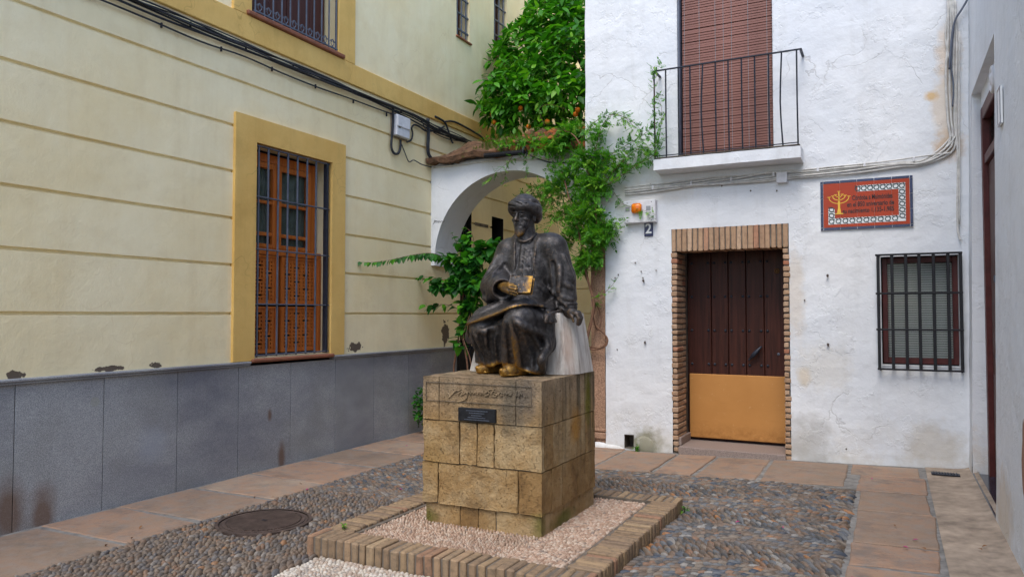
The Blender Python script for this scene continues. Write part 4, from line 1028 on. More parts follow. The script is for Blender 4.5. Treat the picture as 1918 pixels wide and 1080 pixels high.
# balcony
bx0, bx1, by = -2.225, -0.755, 7.69
X = lines(bx0, bx1, .05); m = MB()
def bj(x, s_): return .006 * nz(x, s_, 0, 7)
for a, b in zip(X, X[1:]):
    q = lambda x: [(x, by + bj(x, 1), 3.03 + bj(x, 2)), (x, by + bj(x, 3), 3.145 + bj(x, 4)), (x, WY + .02, 3.155), (x, WY + .02, 3.015)]
    pa_, pb_ = q(a), q(b)
    m.add(pa_ + pb_, [(0, 1, 5, 4), (1, 2, 6, 5), (3, 0, 4, 7)])
for x in (bx0, bx1):
    m.add([(x, by + bj(x, 1), 3.03 + bj(x, 2)), (x, by + bj(x, 3), 3.145 + bj(x, 4)), (x, WY + .02, 3.155), (x, WY + .02, 3.015)], [(0, 1, 2, 3)])
m.build('balcony_slab', M['white'], wh)
MB().box(bx0 + .01, bx1 - .01, by + .01, WY, 3.158, 3.164).build('balcony_floor', M['bed'], wh)
rl = MB().box(-2.232, -0.735, 7.715, 7.74, 4.10, 4.113, .003).build('balcony_railing', M['iron'], wh)
MB().box(-2.232, -2.207, 7.74, WY, 4.10, 4.113).box(-0.76, -0.735, 7.74, WY, 4.10, 4.113).build('return_rail', M['iron'], rl)
for i, x_ in enumerate([-2.222, -2.097, -1.96, -1.838, -1.705, -1.575, -1.446, -1.313, -1.184, -1.05, -0.925, -0.785]):
    bow = .018 if i in (4, 10) else 0
    MB().tube([(x_ + .004, 7.727, 3.155), (x_ - bow, 7.727, 3.6), (x_, 7.727, 4.1)], .0085, 6, smooth=3 if bow else 0).build('bar', M['iron'], rl)
MB().tube([(-2.22, 7.727, 3.185), (-0.785, 7.727, 3.185)], .006, 5).build('bottom_rail', M['iron'], rl)
# balcony door opening, blind of slats
m = MB(); x0_, x1_, z0_, z1_ = BH
for x in (x0_, x1_): m.add([(x, WY - .01, z0_), (x, WY - .01, z1_), (x, WY + .3, z1_), (x, WY + .3, z0_)], [(0, 1, 2, 3)])
m.add([(x0_, WY + .25, z0_), (x1_, WY + .25, z0_), (x1_, WY + .25, z1_), (x0_, WY + .25, z1_)], [(0, 1, 2, 3)]); m.add([(x0_, WY - .01, z0_), (x1_, WY - .01, z0_), (x1_, WY + .25, z0_), (x0_, WY + .25, z0_)], [(0, 1, 2, 3)])
m.build('balcony_doorway', M['dark_room'], wh)
MB().box(x0_ - .004, x0_ + .022, WY - .012, WY + .09, z0_, z1_, .003).build('doorway_frame', M['greyiron'], wh)
bl = MB().box(x0_ + .03, x1_ - .005, WY + .075, WY + .078, z0_, z1_).build('balcony_blind', M['maroon'], wh)
V0 = MB().box(x0_ + .035, x1_ - .008, WY + .052, WY + .060, -.0115, .0115, .002)
sm = tmpl(V0.v, V0.f, M['slat'], 'slat', False); z = z0_ + .03; i = 0
while z < 5.6:
    o = bpy.data.objects.new('slat', sm); C.objects.link(o); o.parent = bl
    o.location = Vector((0, R.uniform(-.002, .002), z)) - woff(bl); o.rotation_euler = (0, R.uniform(-.0015, .0015), 0); z += .0278
for x_ in (-1.96, -1.80, -1.63, -1.545, -1.46, -1.29, -1.10): MB().box(x_, x_ + .003, WY + .046, WY + .05, z0_, 5.6).build('blind_string', M['grille_grey'], bl)

# ================================================================ right-hand house with the deep doorway
RXx = 0.62; BAT = .015
def sh(m): m.v = [(x + BAT * z, y, z) for x, y, z in m.v]; return m
rh = empty('corner_house', (RXx, 5, 0.08), 'pale blue-white house wall at the right edge with a deep doorway', 'house')
O = (6.03, 7.66, .05, 3.44)
def rw(y, z): return (RXx + BAT * z + .006 * nz(2, y, z, 1.6) + .003 * nz(2, y, z, 7) - (.03 * max(0, .3 - z)), y, z)
wall_grid(lines(-3, 7.96, .12, O[:2]), lines(0, 5.3, .12, O[2:]), [O], rw).build('wall', M['white'], rh)
m = MB(); d_ = .30
m.add([(RXx - .002, O[1], 0), (RXx + BAT * 3.44, O[1], 3.44), (RXx + d_, O[1], 3.44), (RXx + d_, O[1], 0)], [(0, 1, 2, 3)])
m.add([(RXx, O[0], 0), (RXx + .05, O[0], 3.44), (RXx + d_, O[0], 3.44), (RXx + d_, O[0], 0)], [(0, 1, 2, 3)])
m.add([(RXx + .05, O[0], 3.44), (RXx + .05, O[1], 3.44), (RXx + d_, O[1], 3.44), (RXx + d_, O[0], 3.44)], [(0, 1, 2, 3)])
m.add([(RXx + .12, O[0], 3.30), (RXx + .12, O[1], 3.30), (RXx + .12, O[1], 3.45), (RXx + .12, O[0], 3.45)], [(0, 1, 2, 3)])
m.build('doorway_reveal', M['white'], rh)
MB().box(RXx + .5, 3.5, -3, 7.9, 0, 5.29).box(RXx + .1, 3.5, -3, 7.95, 5.3, 5.35).build('inner_mass', M['dark_room'], rh)  # unseen mass added behind the wall as a light block
dr = MB().box(RXx + .2, RXx + .22, O[0], O[1], .08, 3.3).build('side_door', M['maroon'], rh)
m = MB(); xf = RXx + .115
m.box(xf, xf + .07, O[1] - .11, O[1] - .004, .09, 3.30, .006).box(xf, xf + .07, O[0], O[0] + .1, .09, 3.30, .006).box(xf + .002, xf + .07, O[0] + .1, O[1] - .11, 3.19, 3.30, .006).box(xf + .012, xf + .07, O[0] + .1, O[1] - .11, 2.80, 2.88, .004)
m.build('frame', M['maroon'], dr)
for a, b in ((6.14, 6.83), (6.84, 7.54)):
    MB().box(xf + .04, xf + .075, a, b, .1, 2.79, .004).build('door_leaf', M['brown_shutter'], dr)
    for za, zb in ((.25, 1.0), (1.15, 2.6)): MB().box(xf + .032, xf + .045, a + .1, b - .1, za, zb, .008).build('raised_panel', M['brown_shutter'], dr)
    MB().box(xf + .05, xf + .055, a, b, 2.89, 3.18).build('fanlight_pane', M['glass'], dr)
for z_ in (1.15, 1.75): MB().tube([(xf + .03, 6.80, z_), (xf - .01, 6.80, z_), (xf - .01, 6.80, z_ + .05)], .008, 6, smooth=3).build('pull', M['greyiron'], dr)
MB().box(RXx - .004, xf + .2, O[0] + .02, O[1] - .02, .05, .115, .004).build('doorstep', M['black_marble'], rh)
lp = MB()
lc = Vector((0.72, 6.572, 3.267)); n = 20
lp.tube([(lc.x + .0, lc.y + .085 * math.cos(2 * math.pi * k / n), lc.z + .085 * math.sin(2 * math.pi * k / n)) for k in range(n + 1)], .022, 8).sphere((lc.x + .0, lc.y, lc.z), (.03, .06, .06), 12, 8)
tag(lp.build('ring_lamp', M['plastic_white'], None, True), 'white ring shaped wall lamp above the brown side door', 'lamp')
nt = (0.655, 5.665, 2.837)
tl = MB().box(.645, .66, nt[1] - .07, nt[1] + .07, nt[2] - .12, nt[2] + .12, .002)
tag(tl.build('house_number_tile', M['tile_white']), 'white number tile with dark edge beside the deep doorway', 'number tile')
MB().box(.6435, .646, nt[1] - .07, nt[1] + .07, nt[2] + .105, nt[2] + .12).box(.6435, .646, nt[1] - .07, nt[1] + .07, nt[2] - .12, nt[2] - .105).box(.6435, .646, nt[1] - .07, nt[1] - .055, nt[2] - .105, nt[2] + .105).box(.6435, .646, nt[1] + .055, nt[1] + .07, nt[2] - .105, nt[2] + .105).build('blue_rim', M['tile_blue'], bpy.data.objects['house_number_tile'])

# ================================================================ sculpting toolkit: a signed distance grid turned into a mesh
class SDF:
    def __init__(s, lo, hi, h):
        s.h = h; s.lo = np.array(lo, float); n = np.ceil((np.array(hi) - s.lo) / h).astype(int) + 1
        s.n = n; s.ax = [(s.lo[i] + h * np.arange(n[i])).astype(np.float32) for i in range(3)]
        s.F = np.full(tuple(n), 0.35, np.float32)
    def sub(s, lo, hi):
        sl = []
        for i in range(3):
            a = max(0, int((lo[i] - s.lo[i]) / s.h) - 1); b = min(s.n[i], int((hi[i] - s.lo[i]) / s.h) + 2)
            if b <= a: return None
            sl.append(slice(a, b))
        return tuple(sl)
    def grid(s, sl): return s.ax[0][sl[0]][:, None, None], s.ax[1][sl[1]][None, :, None], s.ax[2][sl[2]][None, None, :]
    def put(s, sl, d, k, op='add'):
        F = s.F[sl]
        if op == 'sub': d = -d
        if op == 'add':
            h = np.clip(0.5 + 0.5 * (F - d) / k, 0, 1); s.F[sl] = F + (d - F) * h - k * h * (1 - h)
        else:
            h = np.clip(0.5 - 0.5 * (F - d) / k, 0, 1); s.F[sl] = F + (d - F) * h + k * h * (1 - h)
    def cap(s, a, b, ra, rb=None, k=.02, op='add', sq=None):
        rb = ra if rb is None else rb; a = np.array(a, float); b = np.array(b, float); m = max(ra, rb) + k + .05
        sl = s.sub(np.minimum(a, b) - m, np.maximum(a, b) + m)
        if sl is None: return
        X, Y, Z = s.grid(sl); d = b - a; L = max(1e-9, float(d @ d))
        t = np.clip(((X - a[0]) * d[0] + (Y - a[1]) * d[1] + (Z - a[2]) * d[2]) / L, 0, 1)
        D = np.sqrt((X - a[0] - t * d[0]) ** 2 + (Y - a[1] - t * d[1]) ** 2 + (Z - a[2] - t * d[2]) ** 2) - (ra + (rb - ra) * t)
        s.put(sl, D, k, op)
    def ell(s, c, r, k=.02, op='add', rot=None):
        c = np.array(c, float); r = np.array(r, float); m = float(max(r)) + k + .05
        sl = s.sub(c - m, c + m)
        if sl is None: return
        X, Y, Z = s.grid(sl); X = X - c[0]; Y = Y - c[1]; Z = Z - c[2]
        if rot is not None:
            q = np.array(rot); X, Y, Z = (q[0, 0] * X + q[1, 0] * Y + q[2, 0] * Z, q[0, 1] * X + q[1, 1] * Y + q[2, 1] * Z, q[0, 2] * X + q[1, 2] * Y + q[2, 2] * Z)
        k0 = np.sqrt((X / r[0]) ** 2 + (Y / r[1]) ** 2 + (Z / r[2]) ** 2); k1 = np.sqrt((X / r[0] ** 2) ** 2 + (Y / r[1] ** 2) ** 2 + (Z / r[2] ** 2) ** 2)
        s.put(sl, k0 * (k0 - 1) / np.maximum(k1, 1e-6), k, op)
    def line(s, pts, r, k=.02, op='add', sm=4):
        P = catmull([Vector(p) for p in pts], sm); n = len(P) - 1
        rr = r if isinstance(r, (list, tuple)) else [r, r]
        f = lambda u: rr[min(int(u * (len(rr) - 1)), len(rr) - 2)] + (rr[min(int(u * (len(rr) - 1)), len(rr) - 2) + 1] - rr[min(int(u * (len(rr) - 1)), len(rr) - 2)]) * (u * (len(rr) - 1) - min(int(u * (len(rr) - 1)), len(rr) - 2))
        for i in range(n): s.cap(P[i], P[i + 1], f(i / n), f((i + 1) / n), k, op)
    def front(s, x, z, y0=None):
        """y of the first solid cell met going +y at (x,z)"""
        i = int(round((x - s.lo[0]) / s.h)); j = int(round((z - s.lo[2]) / s.h))
        i = min(max(i, 0), s.n[0] - 1); j = min(max(j, 0), s.n[2] - 1)
        col = s.F[i, :, j]; w = np.where(col < 0)[0]
        return float(s.ax[1][w[0]]) if len(w) else None
    def mesh(s):
        F = s.F; n = np.array(F.shape)
        S = F < 0
        c = [S[dx:n[0] - 1 + dx, dy:n[1] - 1 + dy, dz:n[2] - 1 + dz] for dx in (0, 1) for dy in (0, 1) for dz in (0, 1)]
        cnt = sum(q.astype(np.int8) for q in c); act = (cnt > 0) & (cnt < 8)
        I = np.argwhere(act); idx = -np.ones(act.shape, np.int64); idx[act] = np.arange(len(I))
        acc = np.zeros((len(I), 3)); num = np.zeros(len(I))
        corners = [(dx, dy, dz) for dx in (0, 1) for dy in (0, 1) for dz in (0, 1)]
        val = {q: F[I[:, 0] + q[0], I[:, 1] + q[1], I[:, 2] + q[2]] for q in corners}
        for a in corners:
            for ax in range(3):
                if a[ax] == 0:
                    b = list(a); b[ax] = 1; b = tuple(b); va, vb = val[a], val[b]; m = (va < 0) != (vb < 0)
                    t = np.where(m, va / np.where(m, va - vb, 1), 0)
                    for k in range(3): acc[:, k] += np.where(m, a[k] + (t if k == ax else 0), 0)
                    num += m
        V = (I + acc / num[:, None]) * s.h + s.lo
        quads = []
        for ax in range(3):
            sl0 = [slice(1, -1)] * 3; sl0[ax] = slice(0, -1); sl1 = [slice(1, -1)] * 3; sl1[ax] = slice(1, None)
            A = S[tuple(sl0)]; B = S[tuple(sl1)]; E = np.argwhere(A != B)
            base = E + 1; base[:, ax] -= 1
            sgn = A[E[:, 0], E[:, 1], E[:, 2]]
            u, v = [(1, 2), (2, 0), (0, 1)][ax]
            def at_(du, dv):
                q = base.copy(); q[:, u] -= du; q[:, v] -= dv; return idx[q[:, 0], q[:, 1], q[:, 2]]
            Q = np.stack([at_(1, 1), at_(0, 1), at_(0, 0), at_(1, 0)], 1)
            Q[~sgn] = Q[~sgn][:, ::-1]; quads.append(Q)
        Q = np.concatenate(quads); Q = Q[(Q >= 0).all(1)]
        return V, Q
    def convex(s, V):
        """how proud each point stands of its blurred neighbourhood: 1 on ridges and edges"""
        B = s.F.copy()
        for _ in range(2):
            for ax in range(3):
                B = (np.roll(B, 2, ax) + np.roll(B, -2, ax) + B) / 3
        I = np.clip(((V - s.lo) / s.h).astype(int), 0, np.array(s.F.shape) - 1)
        return B[I[:, 0], I[:, 1], I[:, 2]] / s.h
def npmesh(V, Q, name, mat, wear_glint, parent):
    me = bpy.data.meshes.new(name); me.vertices.add(len(V)); me.vertices.foreach_set('co', V.astype(np.float32).ravel())
    me.loops.add(Q.size); me.loops.foreach_set('vertex_index', Q.astype(np.int32).ravel())
    me.polygons.add(len(Q)); me.polygons.foreach_set('loop_start', (np.arange(len(Q)) * 4).astype(np.int32))
    me.polygons.foreach_set('use_smooth', np.ones(len(Q), bool))
    a = me.attributes.new('wear_glint', 'FLOAT', 'POINT'); a.data.foreach_set('value', wear_glint.astype(np.float32))
    me.update(calc_edges=True); return link(name, me, mat, parent)
def sm01(x): x = np.clip(x, 0, 1); return x * x * (3 - 2 * x)

# ---------------------------------------------------------------- marble seat
ZT = 1.083
st = MB()
b0 = [(-2.775, 4.76), (-2.70, 4.715), (-2.12, 4.715), (-2.00, 4.735), (-1.945, 4.86), (-1.945, 5.13), (-2.775, 5.13)]
t0 = [(-2.70, 4.82), (-2.64, 4.785), (-2.14, 4.785), (-2.045, 4.80), (-2.005, 4.90), (-2.005, 5.09), (-2.70, 5.09)]
lv = [ZT, ZT + .03, 1.25, 1.38, 1.495, 1.508]
vv = []
for z in lv:
    u = (z - ZT) / (1.508 - ZT) if z < 1.5 else 1.03
    if z >= 1.5: vv += [(a[0] * (1 - u) + b[0] * u, a[1] * (1 - u) + b[1] * u, z) for a, b in zip(b0, t0)]
    else: vv += [(a[0] * (1 - u) + b[0] * u, a[1] * (1 - u) + b[1] * u, z) for a, b in zip(b0, t0)]
N = len(b0)
ff = [(k * N + i, k * N + (i + 1) % N, (k + 1) * N + (i + 1) % N, (k + 1) * N + i) for k in range(len(lv) - 1) for i in range(N)] + [tuple(range((len(lv) - 1) * N, len(lv) * N))]
seat = MB(); seat.add(vv, ff)
tag(seat.build('marble_seat', M['marble']), 'weathered white marble tapering block the bronze man sits on', 'seat')

# ---------------------------------------------------------------- the seated bronze scholar
fig = empty('statue', (-2.4, 4.75, ZT), 'seated bronze man in turban and robe holding a book on his lap', 'statue')
B = SDF((-2.88, 4.22, 1.07), (-1.82, 5.14, 2.16), .006)
# pelvis, belly, chest, shoulders
SR = (-2.502, 4.85, 1.96); SL = (-2.142, 4.88, 1.979)
B.ell((-2.392, 4.92, 1.484), (.235, .20, .13), .05)
B.ell((-2.367, 4.86, 1.628), (.175, .155, .17), .06)
B.ell((-2.355, 4.87, 1.823), (.178, .132, .20), .06)
B.cap((-2.472, 4.86, 1.964), (-2.188, 4.88, 1.989), .082, .084, .035)
B.cap((-2.19, 4.96, 1.765), (-2.157, 4.94, 1.55), .07, .06, .03)
B.cap((-2.367, 4.87, 1.941), (-2.366, 4.85, 2.056), .088, .064, .045)
# sleeves: the statue's left arm straight down to the seat corner, the right arm bent over the lap
B.cap(SL, (-2.088, 4.89, 1.76), .078, .074, .03); B.cap((-2.088, 4.89, 1.76), (-2.039, 4.86, 1.538), .078, .062, .03)
B.cap(SR, (-2.545, 4.78, 1.765), .074, .070, .03); B.cap((-2.545, 4.78, 1.765), (-2.432, 4.6, 1.68), .072, .067, .03)
B.cap((-2.57, 4.72, 1.724), (-2.568, 4.66, 1.615), .045, .026, .04)
# thighs and shins under the robe
KR = (-2.511, 4.52, 1.392); KL = (-2.21, 4.44, 1.447)
B.cap((-2.514, 4.9, 1.492), KR, .135, .105, .05); B.cap((-2.296, 4.9, 1.484), KL, .135, .100, .05)
B.cap(KR, (-2.557, 4.65, 1.165), .102, .070, .04); B.cap(KL, (-2.319, 4.575, 1.154), .100, .085, .04)
B.cap((-2.4, 4.54, 1.389), (-2.451, 4.62, 1.17), .088, .088, .07)
B.cap((-2.238, 4.52, 1.413), (-2.237, 4.6, 1.133), .085, .095, .06)
B.cap((-2.192, 4.73, 1.455), (-2.169, 4.62, 1.134), .090, .070, .05)
B.cap((-2.185, 4.62, 1.412), (-2.218, 4.62, 1.125), .10, .10, .05)
B.cap((-2.584, 4.62, 1.303), (-2.62, 4.7, 1.145), .06, .065, .05)
# skirts stop above the slippers; the hem dips to the block on the right
X, Y, Z = B.grid((slice(None),) * 3)
hemz = np.interp(B.ax[0], [-2.75, -2.60, -2.50, -2.42, -2.34, -2.24, -2.14, -1.9], [1.150, 1.148, 1.140, 1.160, 1.158, 1.128, 1.094, 1.086]).astype(np.float32)[:, None, None]
under = (hemz - Z) + .0 * Y
B.F = np.maximum(B.F, under)
F0 = B.F.copy()
# over-robe: a thicker skin above its own hem, open at the breast
hx = [(-2.688, 4.55, 1.36), (-2.624, 4.5, 1.418), (-2.484, 4.44, 1.456), (-2.359, 4.4, 1.493), (-2.237, 4.36, 1.535), (-2.154, 4.35, 1.559), (-2.071, 4.38, 1.545), (-2.039, 4.46, 1.5), (-2.043, 4.58, 1.439)]
HX = np.array([p[0] for p in hx]); HZ = np.array([p[2] for p in hx])
# hem as function of x (front) - the line then runs back along both sides
zh = np.interp(B.ax[0], HX, HZ).astype(np.float32)[:, None, None]
yy = np.clip((Y - 4.62) / .4, 0, 1)
side_drop = .0
zhem = zh - side_drop * yy
keep = B.F; B.F = F0.copy()
B.cap((-2.517, 4.5, 1.404), (-2.213, 4.43, 1.457), .100, .102, .03); B.cap((-2.53, 4.6, 1.432), (-2.253, 4.55, 1.471), .12, .12, .03); B.cap((-2.503, 4.75, 1.461), (-2.295, 4.72, 1.477), .135, .135, .03)
B.cap((-2.21, 4.44, 1.457), (-2.117, 4.56, 1.435), .100, .09, .03); B.cap((-2.117, 4.56, 1.435), (-2.149, 4.7, 1.444), .09, .095, .03)
Fc = B.F; B.F = keep
B.F = Fc; B.cap((-2.608, 4.6, 1.386), (-2.698, 4.72, 1.336), .075, .06, .05); B.cap((-2.698, 4.72, 1.336), (-2.741, 4.9, 1.291), .06, .08, .05); Fc = B.F; B.F = keep
zhem = zhem - .075 * sm01((-2.60 - X) / .06) * sm01((Y - 4.50) / .12)
lapc = np.maximum(Fc - .010, zhem - Z)
lapc = np.maximum(lapc, Z - 1.82)
k_ = .006; h_ = np.clip(.5 + .5 * (B.F - lapc) / k_, 0, 1); B.F = B.F + (lapc - B.F) * h_ - k_ * h_ * (1 - h_)
# breast opening (lapel lines given by height)
lz = [1.60, 1.66, 1.70, 1.80, 1.90, 2.02, 2.12]
lxl = [(-2.452, 4.72, 1.691)[0], (-2.418, 4.72, 1.729)[0], (-2.393, 4.73, 1.779)[0], (-2.377, 4.74, 1.867)[0], (-2.387, 4.76, 1.953)[0], (-2.402, 4.8, 2.046)[0], (-2.402, 4.8, 2.073)[0]]
lxr = [(-2.15, 4.72, 1.66)[0], (-2.199, 4.72, 1.717)[0], (-2.228, 4.73, 1.763)[0], (-2.25, 4.74, 1.851)[0], (-2.259, 4.76, 1.948)[0], (-2.257, 4.8, 2.039)[0], (-2.257, 4.8, 2.074)[0]]
xl = np.interp(B.ax[2], lz, lxl).astype(np.float32)[None, None, :]; xr = np.interp(B.ax[2], lz, lxr).astype(np.float32)[None, None, :]
opening = np.minimum(np.minimum(X - xl, xr - X), 4.86 - Y)          # >0 inside the opening
tor = np.maximum(F0 - .016, opening); tor = np.maximum(tor, 1.60 - Z)
h_ = np.clip(.5 + .5 * (B.F - tor) / k_, 0, 1); B.F = B.F + (tor - B.F) * h_ - k_ * h_ * (1 - h_)
def onfront(pts, off=0.0, y=4.5):
    out = []
    for p in pts:
        q = B.front(p[0], p[2]); out.append((p[0], (q if q is not None else p[1]) + off, p[2]))
    return out
def ridge(pts, r, k=.02, off=.004): B.line(onfront(pts, off), r, k)
def groove(pts, r, k=.015, off=-.002): B.line(onfront(pts, off), r, k, 'sub')
# lapel cords, collar
B.line(onfront([(-2.367, 4.73, 2.034),(-2.372, 4.73, 1.95),(-2.372, 4.73, 1.866),(-2.393, 4.73, 1.782),(-2.427, 4.73, 1.73),(-2.466, 4.73, 1.692)], 0), .006, .006)
B.line(onfront([(-2.228, 4.73, 2.043),(-2.241, 4.73, 1.975),(-2.245, 4.73, 1.862),(-2.228, 4.73, 1.771),(-2.195, 4.73, 1.71),(-2.146, 4.73, 1.66)], 0), .006, .006)
groove([(-2.369, 4.75, 2.028),(-2.371, 4.75, 1.932),(-2.371, 4.75, 1.856),(-2.39, 4.75, 1.787)], .007, .006); groove([(-2.265, 4.75, 1.966),(-2.265, 4.75, 1.864),(-2.25, 4.75, 1.784)], .005, .006)
B.line([(-2.411, 4.8, 2.058), (-2.368, 4.775, 2.03), (-2.323, 4.77, 2.02), (-2.282, 4.79, 2.043), (-2.285, 4.86, 2.085)], .006, .012)
# embroidery down the tunic
em0, em1 = Vector((-2.311, 4.74, 1.964)), Vector((-2.311, 4.74, 1.716))
for i in range(16):
    q = em0.lerp(em1, i / 15); sg = .0065 if i % 2 else -.0065
    B.ell(onfront([(q.x + sg, q.y, q.z)])[0], (.010, .006, .007), .004); B.ell(onfront([(q.x - 1.8 * sg, q.y, q.z)])[0], (.004, .005, .005), .003)
groove([(-2.334, 4.74, 1.965),(-2.334, 4.74, 1.713)], .003, .003); groove([(-2.283, 4.74, 1.963),(-2.283, 4.74, 1.712)], .003, .003)
# rolled coat hem
hp_ = catmull([Vector(p) for p in hx], 5); hemp = onfront([(p[0], p[1], p[2] + .010) for p in hp_ if p[0] > hx[1][0] + .01], .007)
hy = np.array([p[1] for p in hemp])
for _ in range(3): hy[1:-1] = (hy[:-2] + 2 * hy[1:-1] + hy[2:]) / 4
B.line([(p[0], float(y_), p[2]) for p, y_ in zip(hemp, hy)], .0075, .018, sm=1)
# coat swag on the right: falls from the belt to the knee and loops down the side of the seat
ridge([(-2.167, 4.6, 1.694),(-2.119, 4.6, 1.646),(-2.071, 4.6, 1.605),(-2.04, 4.6, 1.576),(-2.02, 4.6, 1.558)], .010, .02)
groove([(-2.171, 4.6, 1.668),(-2.135, 4.6, 1.624),(-2.087, 4.6, 1.58),(-2.04, 4.6, 1.551)], .010, .016)
ridge([(-2.192, 4.6, 1.676),(-2.163, 4.6, 1.617),(-2.127, 4.6, 1.558),(-2.087, 4.6, 1.493),(-2.056, 4.6, 1.442)], .010, .022)
B.line([(-2.147, 4.86, 1.569), (-2.127, 4.76, 1.534), (-2.103, 4.67, 1.478), (-2.087, 4.66, 1.383), (-2.091, 4.66, 1.31), (-2.106, 4.64, 1.255), (-2.128, 4.6, 1.224)], [.014, .018, .020, .022, .02], .04)
B.line([(-2.164, 4.88, 1.546), (-2.153, 4.8, 1.462), (-2.144, 4.78, 1.361), (-2.119, 4.74, 1.269)], .028, .05)
B.line([(-2.102, 4.58, 1.392), (-2.098, 4.58, 1.327), (-2.09, 4.58, 1.276)], [.006, .014, .008], .012, 'sub')
B.line([(-2.079, 4.6, 1.413), (-2.076, 4.6, 1.348), (-2.084, 4.6, 1.297)], [.004, .012, .006], .012, 'sub')
# folds from the knees to the hem
for pts, r in [
    ([(-2.259, 4.45, 1.457),(-2.284, 4.45, 1.367),(-2.304, 4.45, 1.277),(-2.328, 4.45, 1.162)], [.012, .020, .022, .026]),
    ([(-2.211, 4.45, 1.443),(-2.215, 4.45, 1.35),(-2.227, 4.45, 1.261),(-2.239, 4.45, 1.15)], [.010, .018, .022, .024]),
    ([(-2.164, 4.45, 1.443),(-2.136, 4.45, 1.351),(-2.124, 4.45, 1.263),(-2.136, 4.45, 1.139)], [.012, .020, .020, .022]),
    ([(-2.148, 4.5, 1.436),(-2.105, 4.5, 1.35),(-2.077, 4.5, 1.28),(-2.074, 4.5, 1.202),(-2.105, 4.5, 1.123)], [.012, .020, .022, .022, .018]),
    ([(-2.192, 4.5, 1.464),(-2.128, 4.5, 1.414),(-2.089, 4.5, 1.358),(-2.058, 4.5, 1.28)], [.010, .016, .014, .010]),
    ([(-2.321, 4.5, 1.435),(-2.358, 4.5, 1.365),(-2.408, 4.5, 1.291),(-2.429, 4.5, 1.17)], [.010, .014, .016, .016]),
    ([(-2.526, 4.5, 1.352),(-2.517, 4.5, 1.271),(-2.5, 4.5, 1.153)], [.012, .018, .018]),
    ([(-2.585, 4.5, 1.336),(-2.568, 4.5, 1.27),(-2.542, 4.5, 1.152)], [.012, .016, .014]),
    ([(-2.45, 4.5, 1.39),(-2.466, 4.5, 1.309),(-2.471, 4.5, 1.22),(-2.462, 4.5, 1.154)], [.008, .014, .014, .014]),
    ([(-2.33, 4.5, 1.456),(-2.391, 4.5, 1.412),(-2.454, 4.5, 1.382),(-2.505, 4.5, 1.389)], [.010, .014, .012, .008])]:
    ridge(pts, r, .028, .002)
for pts, r in [
    ([(-2.239, 4.45, 1.414),(-2.255, 4.45, 1.314),(-2.275, 4.45, 1.156)], [.004, .012, .014]), ([(-2.187, 4.45, 1.415),(-2.176, 4.45, 1.315),(-2.184, 4.45, 1.145)], [.004, .012, .014]),
    ([(-2.168, 4.5, 1.414),(-2.132, 4.5, 1.329),(-2.117, 4.5, 1.236),(-2.121, 4.5, 1.136)], [.004, .012, .014, .014]), ([(-2.338, 4.5, 1.405),(-2.371, 4.5, 1.31),(-2.387, 4.5, 1.164)], [.006, .016, .018]),
    ([(-2.412, 4.5, 1.39),(-2.437, 4.5, 1.272),(-2.445, 4.5, 1.155)], [.006, .014, .014]), ([(-2.488, 4.5, 1.363),(-2.492, 4.5, 1.271),(-2.483, 4.5, 1.154)], [.004, .012, .015]), ([(-2.555, 4.5, 1.344),(-2.542, 4.5, 1.252),(-2.521, 4.5, 1.153)], [.004, .010, .010])]:
    B.line(onfront(pts, -.004), r, .024, 'sub')
# folds of the lap
for pts, r in [([(-2.268, 4.5, 1.616),(-2.33, 4.5, 1.595),(-2.412, 4.5, 1.559),(-2.517, 4.5, 1.5)], [.008, .014, .014, .008]), ([(-2.228, 4.5, 1.601),(-2.168, 4.5, 1.579),(-2.097, 4.5, 1.536)], [.006, .010, .006]), ([(-2.433, 4.5, 1.596),(-2.488, 4.5, 1.548),(-2.56, 4.5, 1.485)], [.006, .012, .006])]:
    ridge(pts, r, .026, .004)
groove([(-2.412, 4.5, 1.61),(-2.35, 4.5, 1.602),(-2.281, 4.5, 1.631)], .012, .02)
# sleeve folds, wide cuff and its dark mouth
for pts, r in [([(-2.542, 4.7, 1.916),(-2.577, 4.7, 1.84),(-2.599, 4.7, 1.763)], .010), ([(-2.498, 4.7, 1.837),(-2.528, 4.7, 1.769),(-2.581, 4.7, 1.716)], .012), ([(-2.485, 4.7, 1.779),(-2.511, 4.7, 1.738),(-2.555, 4.7, 1.7)], .010),
               ([(-2.054, 4.8, 1.913),(-2.021, 4.8, 1.829),(-1.989, 4.8, 1.735)], .010), ([(-2.079, 4.8, 1.774),(-2.042, 4.8, 1.717),(-1.998, 4.8, 1.686)], .012), ([(-2.087, 4.8, 1.68),(-2.046, 4.8, 1.62),(-1.99, 4.8, 1.597)], .010), ([(-2.07, 4.8, 1.831),(-2.062, 4.8, 1.755),(-2.071, 4.8, 1.661)], .010)]:
    ridge(pts, r, .022, .004)
groove([(-2.119, 4.8, 1.862),(-2.111, 4.8, 1.775),(-2.103, 4.8, 1.662),(-2.091, 4.8, 1.56)], .012, .018)
groove([(-2.472, 4.7, 1.856),(-2.472, 4.7, 1.791),(-2.459, 4.7, 1.729)], .012, .018)
CU = (-2.396, 4.555, 1.674); CA = (-2.559, 4.7, 1.7)
B.cap(CA, CU, .085, .080, .02)
B.cap((-2.458, 4.6, 1.661), (-2.535, 4.6, 1.606), .055, .022, .03)
B.cap(CU, (CU[0] + .045, CU[1] - .08, CU[2] - .01), .060, .070, .008, 'sub')
cc = np.array(CU); dirn = np.array([.35, -.93, -.05]); dirn /= np.linalg.norm(dirn); u1 = np.cross(dirn, [0, 0, 1]); u1 /= np.linalg.norm(u1); u2 = np.cross(u1, dirn)
cp = [cc + dirn * .015 + (u1 * math.cos(a) * 1.0 + u2 * math.sin(a)) * .066 for a in np.linspace(0, 2 * math.pi, 17)]
